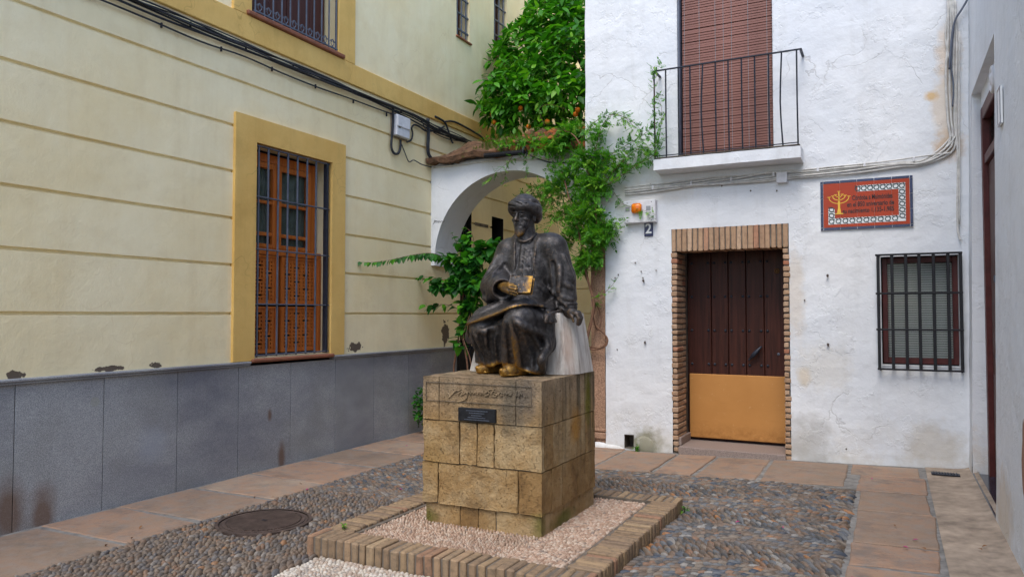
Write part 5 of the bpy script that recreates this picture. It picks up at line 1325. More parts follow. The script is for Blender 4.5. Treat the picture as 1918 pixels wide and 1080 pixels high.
B.line([tuple(p) for p in cp], .012, .012, sm=2)
# left cuff bands
for pz, r_ in ((569, .066), (575, .064)):
    c0 = np.array((-2.035, 4.86, 1.56)); c0[2] = (-2.035, 4.86, 1.572)[2] if pz == 569 else (-2.035, 4.86, 1.549)[2]
    B.line([tuple(c0 + np.array([math.cos(a) * r_, math.sin(a) * r_, 0])) for a in np.linspace(0, 2 * math.pi, 13)], .006, .008, sm=2)
# neck
B.cap((-2.366, 4.84, 2.036), (-2.361, 4.84, 2.133), .058, .055, .02)
V, Q = B.mesh()
# slight cast roughness is in the material; wear: ridges with painted highlights, knees, hems, hand side
cv = B.convex(V)
cv = sm01((cv - .22) / .9)
wear_glint = .30 * cv
hemline = np.interp(V[:, 0], HX, HZ); dh = np.abs(V[:, 2] - hemline - .004)
wear_glint += .48 * sm01(1 - dh / .020) * (V[:, 0] > HX[1] - .03) * (V[:, 1] < 4.62) * (V[:, 0] < HX[-1])
hz = np.interp(V[:, 0], B.ax[0], hemz[:, 0, 0]); wear_glint += .85 * sm01(1 - (V[:, 2] - hz) / .035) * (V[:, 1] < 4.62) * np.interp(V[:, 0], [-2.6, -2.45, -2.15, -2.05], [.5, 1, .9, .2])
def spot(p, r, sc=(1, 1, 1)): d = (V - np.array(p)) * np.array(sc); return sm01(1 - np.linalg.norm(d, axis=1) / r)
wear_glint += .50 * spot((-2.244, 4.46, 1.214), .20, (2.6, 1, .6)) + .40 * spot((-2.19, 4.4, 1.334), .13, (1.3, 1, .8))
wear_glint += .3 * spot((-2.171, 4.33, 1.538), .07) + .35 * spot((-2.587, 4.45, 1.411), .06)
npmesh(V, Q, 'robed_figure', M['bronze'], wear_glint, fig)

# ---------------------------------------------------------------- head, turned a little to his right
Hh = SDF((-.16, -.17, -.24), (.16, .17, .19), .0034)
H = Hh
H.ell((0, -.005, .035), (.077, .094, .105), .01)
H.ell((0, .032, -.055), (.056, .060, .065), .03)
H.cap((0, -.03, -.08), (0, -.045, -.23), .056, .062, .02)
H.ell((0, .066, -.095), (.030, .028, .026), .02)
for s_ in (-1, 1):
    H.ell((s_ * .046, .055, -.032), (.024, .026, .018), .015)
    H.ell((s_ * .034, .099, .001), (.019, .014, .012), .010, 'sub')
    H.ell((s_ * .032, .080, .000), (.0145, .0135, .0105), .002)
    H.cap((s_ * .018, .0915, .006), (s_ * .046, .082, .004), .0035, .003, .003)
    H.cap((s_ * .020, .089, -.012), (s_ * .044, .080, -.011), .0035, .003, .004)
    H.cap((s_ * .010, .094, .021), (s_ * .052, .078, .023), .009, .007, .008)
    H.ell((s_ * .012, .103, -.040), (.008, .010, .008), .005)
    H.ell((s_ * .080, -.006, -.015), (.010, .020, .033), .006); H.ell((s_ * .086, .000, -.012), (.006, .011, .018), .004, 'sub'); H.ell((s_ * .078, -.002, -.043), (.008, .010, .010), .005)
    H.cap((s_ * .006, .098, -.058), (s_ * .040, .074, -.080), .009, .005, .006)
    H.cap((s_ * .022, .092, -.038), (s_ * .036, .078, -.062), .003, .003, .008, 'sub')
H.cap((0, .092, .014), (0, .120, -.035), .0085, .0125, .008)
H.cap((-.016, .094, -.071), (.016, .094, -.071), .006, .006, .004); H.cap((-.018, .100, -.066), (.018, .100, -.066), .0025, .0025, .003, 'sub')
H.cap((-.03, .10, .035), (.03, .10, .035), .002, .002, .006, 'sub')
for i in range(150):
    a = R.uniform(-1.45, 1.45); u = R.random() ** .8
    x = math.sin(a) * (.058 - .030 * u); y = .038 + math.cos(a) * (.052 - .010 * u) + .012 * u; z = -.070 - .080 * u + .02 * abs(a)
    H.ell((x, y, z), (.007, .007, .010), .006)
H.ell((0, .072, -.118), (.030, .028, .034), .018)
def turb(a, rx, ry, z0, tilt, cx=0, cy=-.012): return (cx + rx * math.cos(a), cy + ry * math.sin(a), z0 - tilt * (1 - math.sin(a)) * .5)
V, Q = H.mesh()
fy = math.radians(-7); # face direction
Cc = np.array((-2.363, 4.8, 2.214))
f2 = np.array([math.sin(fy), -math.cos(fy), -.06]); f2 /= np.linalg.norm(f2); zz_ = np.array([0, 0, 1.]); r2 = np.cross(f2, zz_); r2 /= np.linalg.norm(r2); u2_ = np.cross(r2, f2)
def toW(P): P = np.asarray(P); return Cc + P[:, 0:1] * r2 + (P[:, 1:2] - .03) * f2 + P[:, 2:3] * u2_
cv = sm01((H.convex(V) - .2) / .9)
wear_glint = .25 * cv + .62 * sm01((-.085 - V[:, 2]) / .06) * sm01((V[:, 1] - .045) / .03) + .25 * sm01(1 - np.linalg.norm(V - [0, .118, -.03], axis=1) / .03)
npmesh(toW(V), Q, 'head', M['bronze'], wear_glint, fig)
T = SDF((-.17, -.19, -.09), (.17, .17, .22), .0036)
T.ell((0, -.012, .082), (.094, .106, .066), .01)
def band(a0, a1, rx, ry, z0, z1, r0, r1, tilt, k=.008, n=26):
    P = []
    for i in range(n):
        u = i / (n - 1); a = a0 + (a1 - a0) * u; z = z0 + (z1 - z0) * u
        P.append((rx * math.cos(a), -.012 + ry * math.sin(a), z - tilt * (1 - math.sin(a)) * .5))
    for i in range(n - 1):
        ra = r0 + (r1 - r0) * i / (n - 1); rb = r0 + (r1 - r0) * (i + 1) / (n - 1); T.cap(P[i], P[i + 1], ra, rb, k)
pi = math.pi
band(0, 2 * pi, .093, .106, .068, .068, .027, .027, .095, .008, 32)
band(pi * .55, pi * 2.3, .091, .104, .058, .092, .033, .026, .04)
band(pi * .62, -pi * .9, .088, .102, .072, .090, .031, .024, .03)
band(pi * .9, pi * 2.2, .072, .084, .104, .112, .026, .018, .02)
band(pi * .45, -pi * .6, .076, .088, .098, .108, .022, .018, .03)
T.ell((.01, -.02, .125), (.062, .072, .034), .02)
T.cap((-.060, -.075, .03), (-.045, -.09, -.04), .028, .018, .02); T.cap((.060, -.075, .03), (.045, -.09, -.04), .030, .02, .02)
for P in ([(-.05, .11, .068), (-.01, .118, .088), (.04, .105, .105), (.08, .06, .11), (.10, -.01, .10)], [(-.09, .05, .05), (-.06, .095, .09), (-.01, .1, .125), (.04, .07, .145)], [(.0, .118, .06), (.05, .105, .072), (.09, .06, .075), (.115, -.01, .058), (.11, -.07, .03)]):
    T.line(P, .0045, .007, 'sub')
V, Q = T.mesh(); npmesh(toW(V), Q, 'turban', M['bronze'], .28 * sm01((T.convex(V) - .2) / .9), fig)

# ---------------------------------------------------------------- book, hands, slippers
bk = MB()
bc = np.array((-2.209, 4.47, 1.692)); ex_ = np.array([.992, .06, .02]); ex_[2] = -.02; ex_ /= np.linalg.norm(ex_); nn = np.array([.05, -.93, .36]); nn -= ex_ * (nn @ ex_); nn /= np.linalg.norm(nn); ez_ = np.cross(ex_, nn); ez_ = -ez_ if ez_[2] < 0 else ez_
def obox(m, c, hx_, hy_, hz_, off=(0, 0, 0), b=.002):
    t_ = MB().box(-hx_ + off[0], hx_ + off[0], -hy_ + off[1], hy_ + off[1], -hz_ + off[2], hz_ + off[2], b)
    m.add([tuple(c + ex_ * p[0] + nn * p[1] + ez_ * p[2]) for p in t_.v], t_.f); return m
def bookmesh(name, parts, wearfn):
    m = MB()
    for a in parts: obox(m, bc, *a)
    me = m.mesh(name); a = me.attributes.new('wear_glint', 'FLOAT', 'POINT')
    co = np.array([v.co[:] for v in me.vertices]); a.data.foreach_set('value', wearfn(co).astype(np.float32)); return link(name, me, M['bronze'], fig)
lx = lambda co: (co - bc) @ ex_
# subdivided front cover so the rubbed half shows
m = wall_grid(lines(-.083, .083, .006), lines(-.060, .060, .006), [], lambda u, v: tuple(bc + ex_ * u + nn * (.0215 + .0012 * nz(u, v, 0, 60)) + ez_ * v))
me = m.mesh('book_cover', True); co = np.array([v.co[:] for v in me.vertices]); a = me.attributes.new('wear_glint', 'FLOAT', 'POINT')
lu = lx(co); lvv = (co - bc) @ ez_
wr = .85 * sm01((lu - .005) / .07) + .5 * sm01((np.abs(lvv) - .05) / .01) + .3 * sm01((-.07 - lu) / .01) + .35 * np.array([nz(p[0], p[1], p[2], 35) for p in co])
a.data.foreach_set('value', wr.astype(np.float32)); link('book_cover', me, M['bronze'], fig)
bookmesh('book_boards', [(.084, .003, .061, (0, .018, 0)), (.084, .003, .061, (0, -.018, 0))], lambda co: np.full(len(co), .7))
bookmesh('book_pages', [(.079, .016, .056, (-.003, 0, 0))], lambda co: np.full(len(co), .25))

def hand(name, lo, hi, build, wearv):
    S_ = SDF(lo, hi, .0026); build(S_); V, Q = S_.mesh(); npmesh(V, Q, name, M['bronze'], wearv(V, sm01((S_.convex(V) - .15) / .9)), fig)
w_ = np.array((-2.411, 4.56, 1.693)); k1 = np.array((-2.277, 4.43, 1.676))
def rh_(S_):
    S_.cap(w_, (w_ + k1) / 2, .026, .029, .01); S_.cap(w_ * .6 + k1 * .4 + [0, 0, .006], k1 + [.004, 0, .010], .026, .020, .012); S_.cap(w_ * .6 + k1 * .4 + [0, 0, -.012], k1 + [-.004, 0, -.020], .024, .020, .012)
    tips = [(975, 541.5), (976, 546), (973, 549.5), (966, 551)]
    kn = [(956.5, 534.5), (955, 539), (953.5, 543.5), (951, 547.5)]
    pa = [(-2.265, 4.425, 1.691), (-2.268, 4.42, 1.675), (-2.277, 4.425, 1.659), (-2.295, 4.44, 1.646)]
    pm = [(-2.219, 4.41, 1.682), (-2.219, 4.405, 1.665), (-2.229, 4.41, 1.649), (-2.253, 4.425, 1.637)]
    pt_ = [(-2.19, 4.415, 1.667), (-2.182, 4.412, 1.648), (-2.197, 4.418, 1.635), (-2.229, 4.43, 1.627)]
    for a, b, c_, r_ in zip(pa, pm, pt_, (.0098, .0100, .0095, .0085)):
        S_.cap(a, b, r_ + .0012, r_, .004); S_.cap(b, c_, r_, r_ * .8, .002)
    S_.cap((-2.354, 4.5, 1.701), (-2.289, 4.445, 1.705), .013, .011, .008); S_.cap((-2.289, 4.445, 1.705), (-2.249, 4.43, 1.697), .0105, .0085, .003)
hand('right_hand', (w_[0] - .06, 4.34, 1.60), (w_[0] + .20, 4.62, 1.78), rh_, lambda V, cv: .35 + .45 * cv + .35 * sm01((V[:, 2] - 1.675) / .03))
def lh_(S_):
    W0 = np.array((-2.031, 4.85, 1.538)); W1 = np.array((-1.986, 4.82, 1.507)); W2 = np.array((-1.946, 4.8, 1.504))
    S_.cap(W0, W1, .036, .034, .012); S_.cap(W1, W2, .030, .024, .012); S_.cap(W1 + [0, .04, 0], W2 + [0, .045, 0], .028, .022, .015)
    for i, (px_, r_, dy, L) in enumerate([(0, .0135, 0, 1.0), (1, .0135, .019, 1.06), (2, .013, .038, 1.0), (3, .0115, .055, .85)]):
        a = W2 + [.010, -.010 + dy, -.004]; b = W2 + [.024, -.012 + dy, -.034 * L]; c_ = W2 + [.014, -.006 + dy, -.072 * L]
        S_.cap(a, b, r_ + .002, r_, .004); S_.cap(b, c_, r_, r_ * .8, .002)
    S_.cap(W1 + [0, -.022, -.008], W1 + [.022, -.042, -.030], .013, .010, .006); S_.cap(W1 + [.022, -.042, -.030], W1 + [.028, -.040, -.058], .010, .0085, .003)
lw_ = (-1.97, 4.82, 1.5)
hand('left_hand', (lw_[0] - .10, 4.72, 1.38), (lw_[0] + .12, 4.95, 1.60), lh_, lambda V, cv: .15 + .35 * cv)
def slip(name, hx_, hy_, fz, ang, L):
    c0 = np.array([hx_, hy_, ZT]); d = np.array([math.sin(ang), -math.cos(ang), 0]); r_ = np.array([math.cos(ang), math.sin(ang), 0])
    def bld(S_):
        S_.cap(c0 + d * -.10 + [0, 0, .045], c0 + d * .04 + [0, 0, .036], .048, .044, .02); S_.cap(c0 + d * .04 + [0, 0, .034], c0 + d * (L - .03) + [0, 0, .030], .043, .032, .02)
        S_.cap(c0 + d * (L - .03) + [0, 0, .03], c0 + d * L + [0, 0, .044], .026, .012, .02)
        S_.line([tuple(c0 + d * (.03 + .012 * math.cos(a)) + r_ * .036 * math.sin(a) + [0, 0, .072 - .008 * abs(math.sin(a))]) for a in np.linspace(-1.6, 1.6, 7)], .004, .004, sm=2)
        X, Y, Z = S_.grid((slice(None),) * 3); S_.F = np.maximum(S_.F, (ZT + .001) - Z)
        S_.line([tuple(c0 + d * q + r_ * s_ * w + [0, 0, .013]) for q, s_, w in ((0, 1, .05), (.05, 1, .050), (L - .04, 1, .036), (L, 1, .0), (L - .04, -1, .036), (.05, -1, .05), (0, -1, .05))], .004, .003, sm=3)
    lo = np.minimum(c0 - .14, c0 + d * L - .09); hi = np.maximum(c0 + .14, c0 + d * L + .09); lo[2] = ZT - .01; hi[2] = ZT + .12
    hand(name, lo, hi, bld, lambda V, cv: .80 + .25 * cv)
slip('slipper', -2.275, 4.485, 0, -.32, .115)
slip('slipper', -2.535, 4.62, 0, -.45, .105)

# ================================================================ plants
def leaf_t(L, W, droop=.18, fold=.12, pointed=1.0, heart=False):
    """a folded leaf blade along +X; returns verts and faces"""
    st = [(0, 0.0), (.12, .55 if heart else .35), (.32, 1.0 if heart else .85), (.55, .85 if heart else 1.0), (.8, .45 if heart else .55), (1.0, 0.0)]
    V = []; 
    for u, w_ in st: V.append((u * L, 0, -droop * L * u * u))
    for s_ in (1, -1):
        for u, w_ in st[1:-1]: V.append((u * L - (.06 * L if heart and u < .2 else 0), s_ * w_ * W / 2, -droop * L * u * u + fold * w_ * W))
    F = []
    for k, o in ((0, 6), (1, 10)):
        q = [(0, 1, o), (1, 2, o + 1, o), (2, 3, o + 2, o + 1), (3, 4, o + 3, o + 2), (4, 5, o + 3)]
        F += [f if k == 0 else tuple(reversed(f)) for f in q]
    return V, F
def look(loc, d, roll=0.0, s=1.0, up=Vector((0, 0, 1))):
    d = Vector(d).normalized(); y = up.cross(d)
    if y.length < 1e-3: y = Vector((0, 1, 0))
    y.normalize(); z = d.cross(y)
    m = Matrix((d, y, z)).transposed().to_4x4() @ Matrix.Rotation(roll, 4, 'X')
    m = Matrix.Translation(Vector(loc)) @ m @ Matrix.Scale(s, 4); return np.array(m)
def rdir(k=1.0): return Vector((R.gauss(0, 1), R.gauss(0, 1), R.gauss(0, 1))).normalized()
# ---- bitter orange tree behind the arch
tree = empty('orange_tree', (-3.7, 10.6, 0), 'bitter orange tree with glossy leaves and fruit rising behind the arch wall', 'tree')
tk = MB().tube([(-3.75, 10.7, 0), (-3.72, 10.6, 1.4), (-3.85, 10.5, 2.6), (-3.8, 10.4, 3.6)], [.11, .09, .08, .07], 8, smooth=4)
for q in [(-4.6, 10.2, 4.2), (-3.4, 10.4, 5.2), (-3.0, 10.8, 4.6), (-4.1, 10.0, 5.4), (-4.5, 10.6, 3.6), (-3.9, 9.7, 4.3)]:
    tk.tube([(-3.8, 10.4, 3.3), ((-3.8 + q[0]) / 2 + .1, 10.35, (3.6 + q[2]) / 2 + .1), q], [.05, .035, .012], 6, smooth=3)
tk.build('trunk', M['darkbark'], tree, True)
cl = [((-4.584, 9.7, 4.715), .62, 1.0), ((-4.815, 9.3, 4.525), .42, .8), ((-5.218, 9.9, 5.225), .30, .5), ((-4.814, 10.0, 5.439), .50, .8), ((-4.374, 10.1, 5.642), .50, .9), ((-4.594, 10.3, 6.079), .32, .5), ((-4.193, 10.4, 5.959), .45, .7), ((-3.995, 9.8, 4.856), .70, 1.2),
      ((-4.891, 9.2, 4.265), .20, .3), ((-4.395, 9.3, 4.282), .45, .9), ((-3.911, 9.3, 4.222), .48, .9), ((-3.944, 10.2, 5.442), .6, .6), ((-3.557, 9.6, 4.363), .55, .5), ((-4.869, 10.5, 5.265), .8, .5)]
# trimmed to keep clear of the neighbouring walls
LV, LF = leaf_t(.165, .066, .25, .10)
mats = []; sz = []
for c, r, wgt in cl:
    c = Vector(c)
    for _ in range(int(150 * wgt)):
        n = rdir(); n.z = abs(n.z) * .9 if R.random() < .6 else n.z
        base = c + Vector((n.x, n.y, n.z)).normalized() * r * R.uniform(.62, 1.05)
        if base.x < -5.3 or (base.x > -3.13 and base.y < 13): continue
        # a twig tip with a whorl of leaves
        ax = (n + Vector((0, 0, .25)) + rdir() * .35).normalized(); k = R.choice((3, 4, 5)); a0 = R.uniform(0, 6)
        u_ = ax.cross(Vector((0, 0, 1))); u_ = u_.normalized() if u_.length > .01 else Vector((1, 0, 0)); v_ = ax.cross(u_)
        for i in range(k):
            a = a0 + i * 2.4; d = (ax * R.uniform(.25, .8) + (u_ * math.cos(a) + v_ * math.sin(a)) * .9 + Vector((0, 0, -.25))).normalized()
            s_ = R.uniform(.65, 1.2); mats.append(look(base + ax * .02 * i, d, R.uniform(-.6, .6), s_)); sz.append(s_)
scatter('leaf', 'small_leaves', LV, LF, mats, M['orange_leaf'], tree, 300, True, sz)
for px_ in [(-4.894, 9.0, 4.278), (-4.869, 9.0, 4.163), (-4.324, 8.98, 4.035), (-4.047, 8.98, 4.068), (-3.618, 9.0, 4.177), (-3.668, 9.05, 4.139), (-4.504, 9.1, 4.336)]:
    MB().sphere(px_, .036, 12, 8).build('orange', M['orange'], tree, True)

# ---- climber with fine divided leaves over the coping and the corner of the white house
vine = empty('climbing_vine', (-3.052, 7.85, -0.038), 'tall green climbing vine with fine leaves and a twisted woody stem at the corner column', 'climbing plant')
def pinnate(n=4, L=.125, lw=.040, ll=.0175):
    V = []; F = []
    def leaflet(x, ang, s_):
        o = len(V); c, sn = math.cos(ang), math.sin(ang)
        for u, w_ in ((0, 0), (.4, 1), (1, 0), (.4, -1)):
            a, b = u * lw * s_, w_ * ll * s_ / 1.6; V.append((x + a * c - b * sn, a * sn + b * c, -.12 * x - .15 * abs(a * sn) + (.004 if w_ else 0)))
        F.append((o, o + 1, o + 2, o + 3))
    for i in range(n):
        x = L * (.25 + .62 * i / n); leaflet(x, .95, 1 - .12 * i); leaflet(x, -.95, 1 - .12 * i)
    leaflet(L * .85, 0, 1.15)
    o = len(V); V.extend([(0, .0012, 0), (0, -.0012, 0), (L * .9, 0, -.1 * L)]); F.append((o, o + 1, o + 2))
    return V, F
VV, VF = pinnate()
mats = []; sz = []; stems = MB()
def stem(pts, r0, r1, n=5, dens=0, s0=1.0, spread=.03, mat=None):
    P = catmull([Vector(p) for p in pts], 6); stems.tube(P, [r0, r1], n)
    if dens:
        for a, b in zip(P, P[1:]):
            k = (b - a).length * dens * .95; k = int(k) + (R.random() < k % 1)
            for _ in range(k):
                p = a.lerp(b, R.random()); d = (b - a).normalized() * .5 + rdir(); d.y -= .35; d.z -= .1
                s_ = s0 * R.uniform(.6, 1.15); mats.append(look(p + rdir() * spread * R.random(), d, R.uniform(-.5, .5), s_)); sz.append(s_)
# woody stems twisting up beside the column
for pts, r0, r1 in [
    ([(-3.107, 7.9, 0.882),(-3.08, 7.8, 1.069),(-3.028, 7.8, 1.237),(-2.977, 7.8, 1.428),(-2.95, 7.8, 1.637),(-3.0, 7.8, 1.817),(-3.051, 7.8, 2.028),(-3.089, 7.8, 2.271),(-3.132, 7.75, 2.509),(-3.243, 7.8, 2.826),(-3.378, 7.9, 3.162)], .020, .008),
    ([(-3.056, 7.9, 0.703),(-3.045, 7.84, 0.888),(-3.07, 7.84, 1.127),(-3.018, 7.84, 1.356),(-2.953, 7.84, 1.578),(-2.99, 7.84, 1.758),(-2.964, 7.84, 2.028),(-2.912, 7.84, 2.327),(-2.913, 7.78, 2.62),(-2.986, 7.84, 2.935),(-3.062, 7.84, 3.246)], .016, .008),
    ([(-3.081, 7.9, 0.823),(-3.091, 7.86, 1.018),(-3.013, 7.86, 1.128),(-2.899, 7.86, 1.118),(-2.823, 7.86, 1.191),(-2.848, 7.86, 1.28),(-2.936, 7.86, 1.356),(-2.986, 7.86, 1.488)], .013, .008),
    ([(-3.077, 7.86, 1.187),(-3.039, 7.86, 1.115),(-2.95, 7.86, 1.105),(-2.836, 7.86, 1.143),(-2.81, 7.86, 1.227),(-2.873, 7.86, 1.297)], .011, .007),
    ([(-2.981, 7.88, 1.638),(-2.917, 7.88, 1.548),(-2.892, 7.88, 1.428),(-2.931, 7.88, 1.32),(-2.981, 7.88, 1.428),(-2.968, 7.88, 1.608)], .007, .005),
    ([(-2.953, 7.84, 1.632),(-3.003, 7.84, 1.788),(-3.105, 7.84, 2.032),(-3.118, 7.84, 2.214),(-3.078, 7.84, 2.395),(-3.013, 7.84, 2.573)], .009, .006),
    ([(-3.054, 7.82, 3.241),(-3.119, 7.82, 3.431),(-3.277, 7.95, 3.599),(-3.545, 8.1, 3.726)], .008, .005)]:
    stem(pts, r0, r1, 7)
tr_ = [([(-2.995, 7.9, -0.011),(-3.032, 7.9, 0.344),(-3.069, 7.9, 0.703),(-3.094, 7.9, 0.883)], .022, .018), ([(-3.091, 7.95, -0.057),(-3.063, 7.93, 0.339),(-3.081, 7.9, 0.823)], .016, .014)]
for pts, r0, r1 in tr_: stem(pts, r0, r1, 7)
# leafy shoots
for pts, r0, dens, s0 in [
    ([(-3.021, 7.8, 3.053),(-2.83, 7.8, 3.216),(-2.642, 7.8, 3.318),(-2.458, 7.8, 3.405),(-2.266, 7.8, 3.513)], .005, 95, .9),
    ([(-2.895, 7.8, 2.862),(-2.705, 7.8, 3.085),(-2.52, 7.8, 3.246),(-2.369, 7.8, 3.319),(-2.25, 7.8, 3.266)], .005, 95, .85),
    ([(-2.949, 7.78, 3.224),(-2.885, 7.78, 3.446),(-2.821, 7.78, 3.62),(-2.695, 7.78, 3.712),(-2.56, 7.78, 3.648),(-2.451, 7.78, 3.529)], .004, 75, .8),
    ([(-3.084, 7.8, 3.484),(-2.955, 7.8, 3.64),(-2.765, 7.8, 3.714),(-2.61, 7.8, 3.683),(-2.457, 7.8, 3.582),(-2.368, 7.8, 3.454)], .004, 60, .7),
    ([(-2.74, 7.72, 2.927),(-2.556, 7.72, 3.029),(-2.375, 7.72, 3.13),(-2.227, 7.72, 3.202),(-2.185, 7.72, 3.359)], .004, 85, .8),
    ([(-2.222, 7.72, 3.144),(-2.209, 7.72, 3.373),(-2.219, 7.72, 3.633),(-2.217, 7.72, 3.893),(-2.239, 7.72, 4.099),(-2.203, 7.72, 4.158),(-2.134, 7.72, 4.124)], .0035, 60, .75),
    ([(-2.216, 7.74, 3.193),(-2.167, 7.74, 3.43),(-2.143, 7.74, 3.629),(-2.165, 7.74, 3.776),(-2.211, 7.74, 3.84)], .003, 50, .7),
    ([(-2.65, 7.82, 3.203),(-2.497, 7.82, 3.13),(-2.346, 7.82, 3.174),(-2.239, 7.82, 3.129)], .004, 75, .8),
    ([(-2.724, 7.85, 2.856),(-2.631, 7.85, 2.73),(-2.527, 7.85, 2.676),(-2.418, 7.85, 2.645),(-2.252, 7.85, 2.576)], .003, 55, .7),
    ([(-3.303, 7.85, 3.085),(-3.572, 8.0, 3.037),(-3.782, 8.0, 3.022),(-3.996, 8.0, 2.895)], .004, 80, .8),
    ([(-3.325, 7.9, 2.908),(-3.528, 7.9, 2.861),(-3.652, 7.9, 2.712),(-3.7, 7.9, 2.494),(-3.666, 7.9, 2.335)], .003, 45, .7),
    ([(-3.527, 7.9, 3.301),(-3.734, 7.9, 3.371),(-4.018, 7.9, 3.347),(-4.236, 7.9, 3.224),(-4.422, 7.9, 3.089)], .003, 55, .6),
    ([(-4.043, 7.95, 3.411),(-4.116, 7.95, 3.301),(-4.153, 7.95, 3.141),(-4.189, 7.95, 3.046)], .003, 50, .55), ([(-3.828, 7.95, 3.403),(-3.864, 7.95, 3.31),(-3.843, 7.95, 3.147)], .003, 55, .6),
    ([(-3.238, 7.85, 2.649),(-3.438, 7.85, 2.599),(-3.574, 7.85, 2.42),(-3.712, 7.85, 2.364)], .003, 60, .75),
    ([(-2.982, 7.85, 1.668),(-2.855, 7.85, 1.727),(-2.729, 7.85, 1.844),(-2.741, 7.85, 1.874)], .003, 45, .8), ([(-2.982, 7.85, 1.608),(-2.931, 7.85, 1.638),(-2.88, 7.85, 1.655)], .003, 60, .7),
    ([(-3.731, 8.2, 3.803),(-3.803, 8.2, 4.01),(-3.659, 8.2, 4.051),(-3.448, 8.2, 3.965)], .003, 55, .7),
    ([(-4.29, 8.0, 3.643),(-4.479, 8.0, 3.71),(-4.517, 8.0, 3.815)], .003, 50, .6), ([(-3.108, 7.85, 2.458),(-3.305, 7.85, 2.407),(-3.472, 7.85, 2.322),(-3.643, 7.85, 2.361)], .004, 80, .8)]:
    stem(pts, r0, r0 * .4, 4, dens, s0)
for c, rx, rz, ry, n, s0 in [
    ((-2.942, 7.85, 3.54), .17, .10, .12, 70, .8), ((-3.008, 7.85, 3.243), .24, .17, .14, 260, 1), ((-2.965, 7.82, 2.93), .22, .16, .14, 260, 1), ((-2.691, 7.85, 3.153), .18, .16, .09, 70, .85),
    ((-2.445, 7.85, 3.248), .16, .16, .08, 26, .8), ((-3.023, 7.8, 2.63), .20, .13, .14, 230, 1), ((-2.897, 7.8, 2.382), .19, .10, .13, 240, 1), ((-3.173, 7.85, 2.461), .18, .09, .12, 150, .95), ((-2.993, 7.8, 2.147), .16, .12, .12, 210, 1),
    ((-3.109, 7.85, 2.033), .10, .07, .10, 70, .9), ((-2.778, 7.82, 2.498), .12, .09, .08, 80, .9), ((-3.326, 7.9, 2.32), .14, .06, .1, 80, .85),
    ((-3.524, 8.05, 3.488), .24, .11, .16, 220, .9), ((-3.838, 8.12, 3.6), .22, .07, .16, 150, .8), ((-3.338, 8.1, 3.639), .20, .11, .16, 190, .9), ((-3.324, 7.9, 3.157), .17, .12, .12, 120, .9), ((-3.481, 7.95, 2.99), .18, .10, .12, 100, .85),
    ((-4.194, 8.1, 3.587), .20, .05, .12, 70, .7), ((-2.846, 7.85, 3.62), .20, .07, .08, 22, .75), ((-2.291, 7.74, 3.328), .05, .16, .04, 10, .7), ((-3.239, 8.1, 2.995), .2, .3, .1, 120, 1), ((-3.915, 8.6, 2.987), .25, .22, .15, 190, .9), ((-3.563, 8.3, 3.182), .2, .18, .15, 120, .9), ((-3.367, 8.0, 2.706), .2, .12, .12, 120, .95), ((-3.365, 8.25, 3.74), .2, .08, .2, 90, .9)]:
    c = Vector(c)
    for _ in range(int(n * 1.0)):
        d = rdir() * (R.random() ** .45); p = c + Vector((d.x * rx, d.y * ry, d.z * rz))
        q = rdir(); q.y -= .5; q.z -= .15; s_ = s0 * R.uniform(.65, 1.15); mats.append(look(p, q, R.uniform(-.6, .6), s_)); sz.append(s_)
stems.build('stem', M['bark'], vine, True)
scatter('leaf', 'small_leaves', VV, VF, mats, M['vine_leaf'], vine, 300, False, sz)

# ---- broad-leaved creeper on the left of the arch
br = empty('broad_leaf_creeper', (-4.817, 8.0, 0.155), 'dark green creeper with broad heart shaped leaves and one long shoot along the cream wall', 'creeper')
BV, BF = leaf_t(.135, .105, .22, .08, heart=True)
mats = []; sz = []; stems = MB()
def shoot(pts, r0, r1, step, s0, s1, jit=.02, hang=.6):
    P = catmull([Vector(p) for p in pts], 6); stems.tube(P, [r0, r1], 5)
    if not step: return
    acc = 0; i = 0; tot = sum((b - a).length for a, b in zip(P, P[1:])); run = 0
    for a, b in zip(P, P[1:]):
        L = (b - a).length; acc += L; run += L
        while acc > step:
            acc -= step; i += 1; s_ = s0 + (s1 - s0) * run / tot; d = (b - a).normalized()
            side = Vector((R.uniform(-.5, .5), -.5 + (.5 if i % 2 else -.3), -hang + (.35 if i % 2 else 0))); side += d * .35
            mats.append(look(b + rdir() * jit, side, R.uniform(-.5, .5), s_ * R.uniform(.85, 1.15))); sz.append(s_)
for pts, r0 in [([(-4.924, 8.05, -0.26),(-4.872, 8.0, 0.351),(-4.897, 8.0, 0.816),(-4.835, 8.0, 1.152),(-4.805, 8.0, 1.487),(-4.759, 8.0, 1.821),(-4.775, 8.0, 2.089)], .014), ([(-4.83, 8.05, -0.252),(-4.771, 8.0, 0.29),(-4.695, 8.0, 0.757),(-4.742, 8.0, 1.087),(-4.804, 8.0, 1.32),(-4.774, 8.0, 1.687),(-4.629, 8.0, 2.085),(-4.576, 8.0, 2.416)], .013),
                ([(-4.614, 8.05, -0.233),(-4.507, 7.9, 0.253),(-4.545, 7.9, 0.639),(-4.606, 7.9, 0.963),(-4.698, 7.9, 1.223),(-4.607, 7.9, 1.487)], .010), ([(-4.963, 8.05, -0.263),(-4.942, 8.05, 0.61),(-4.888, 8.05, 1.015),(-4.835, 8.05, 1.419)], .009)]:
    shoot(pts, r0, r0 * .6, 0, 1, 1)
shoot([(-4.714, 7.95, 1.951),(-4.87, 7.95, 2.089),(-5.028, 7.95, 2.215),(-5.057, 7.7, 2.252),(-5.135, 7.4, 2.207),(-5.191, 7.1, 2.138),(-5.309, 6.9, 2.098),(-5.375, 6.75, 2.091)], .006, .002, .034, 1.05, .42, .006, 1.0)
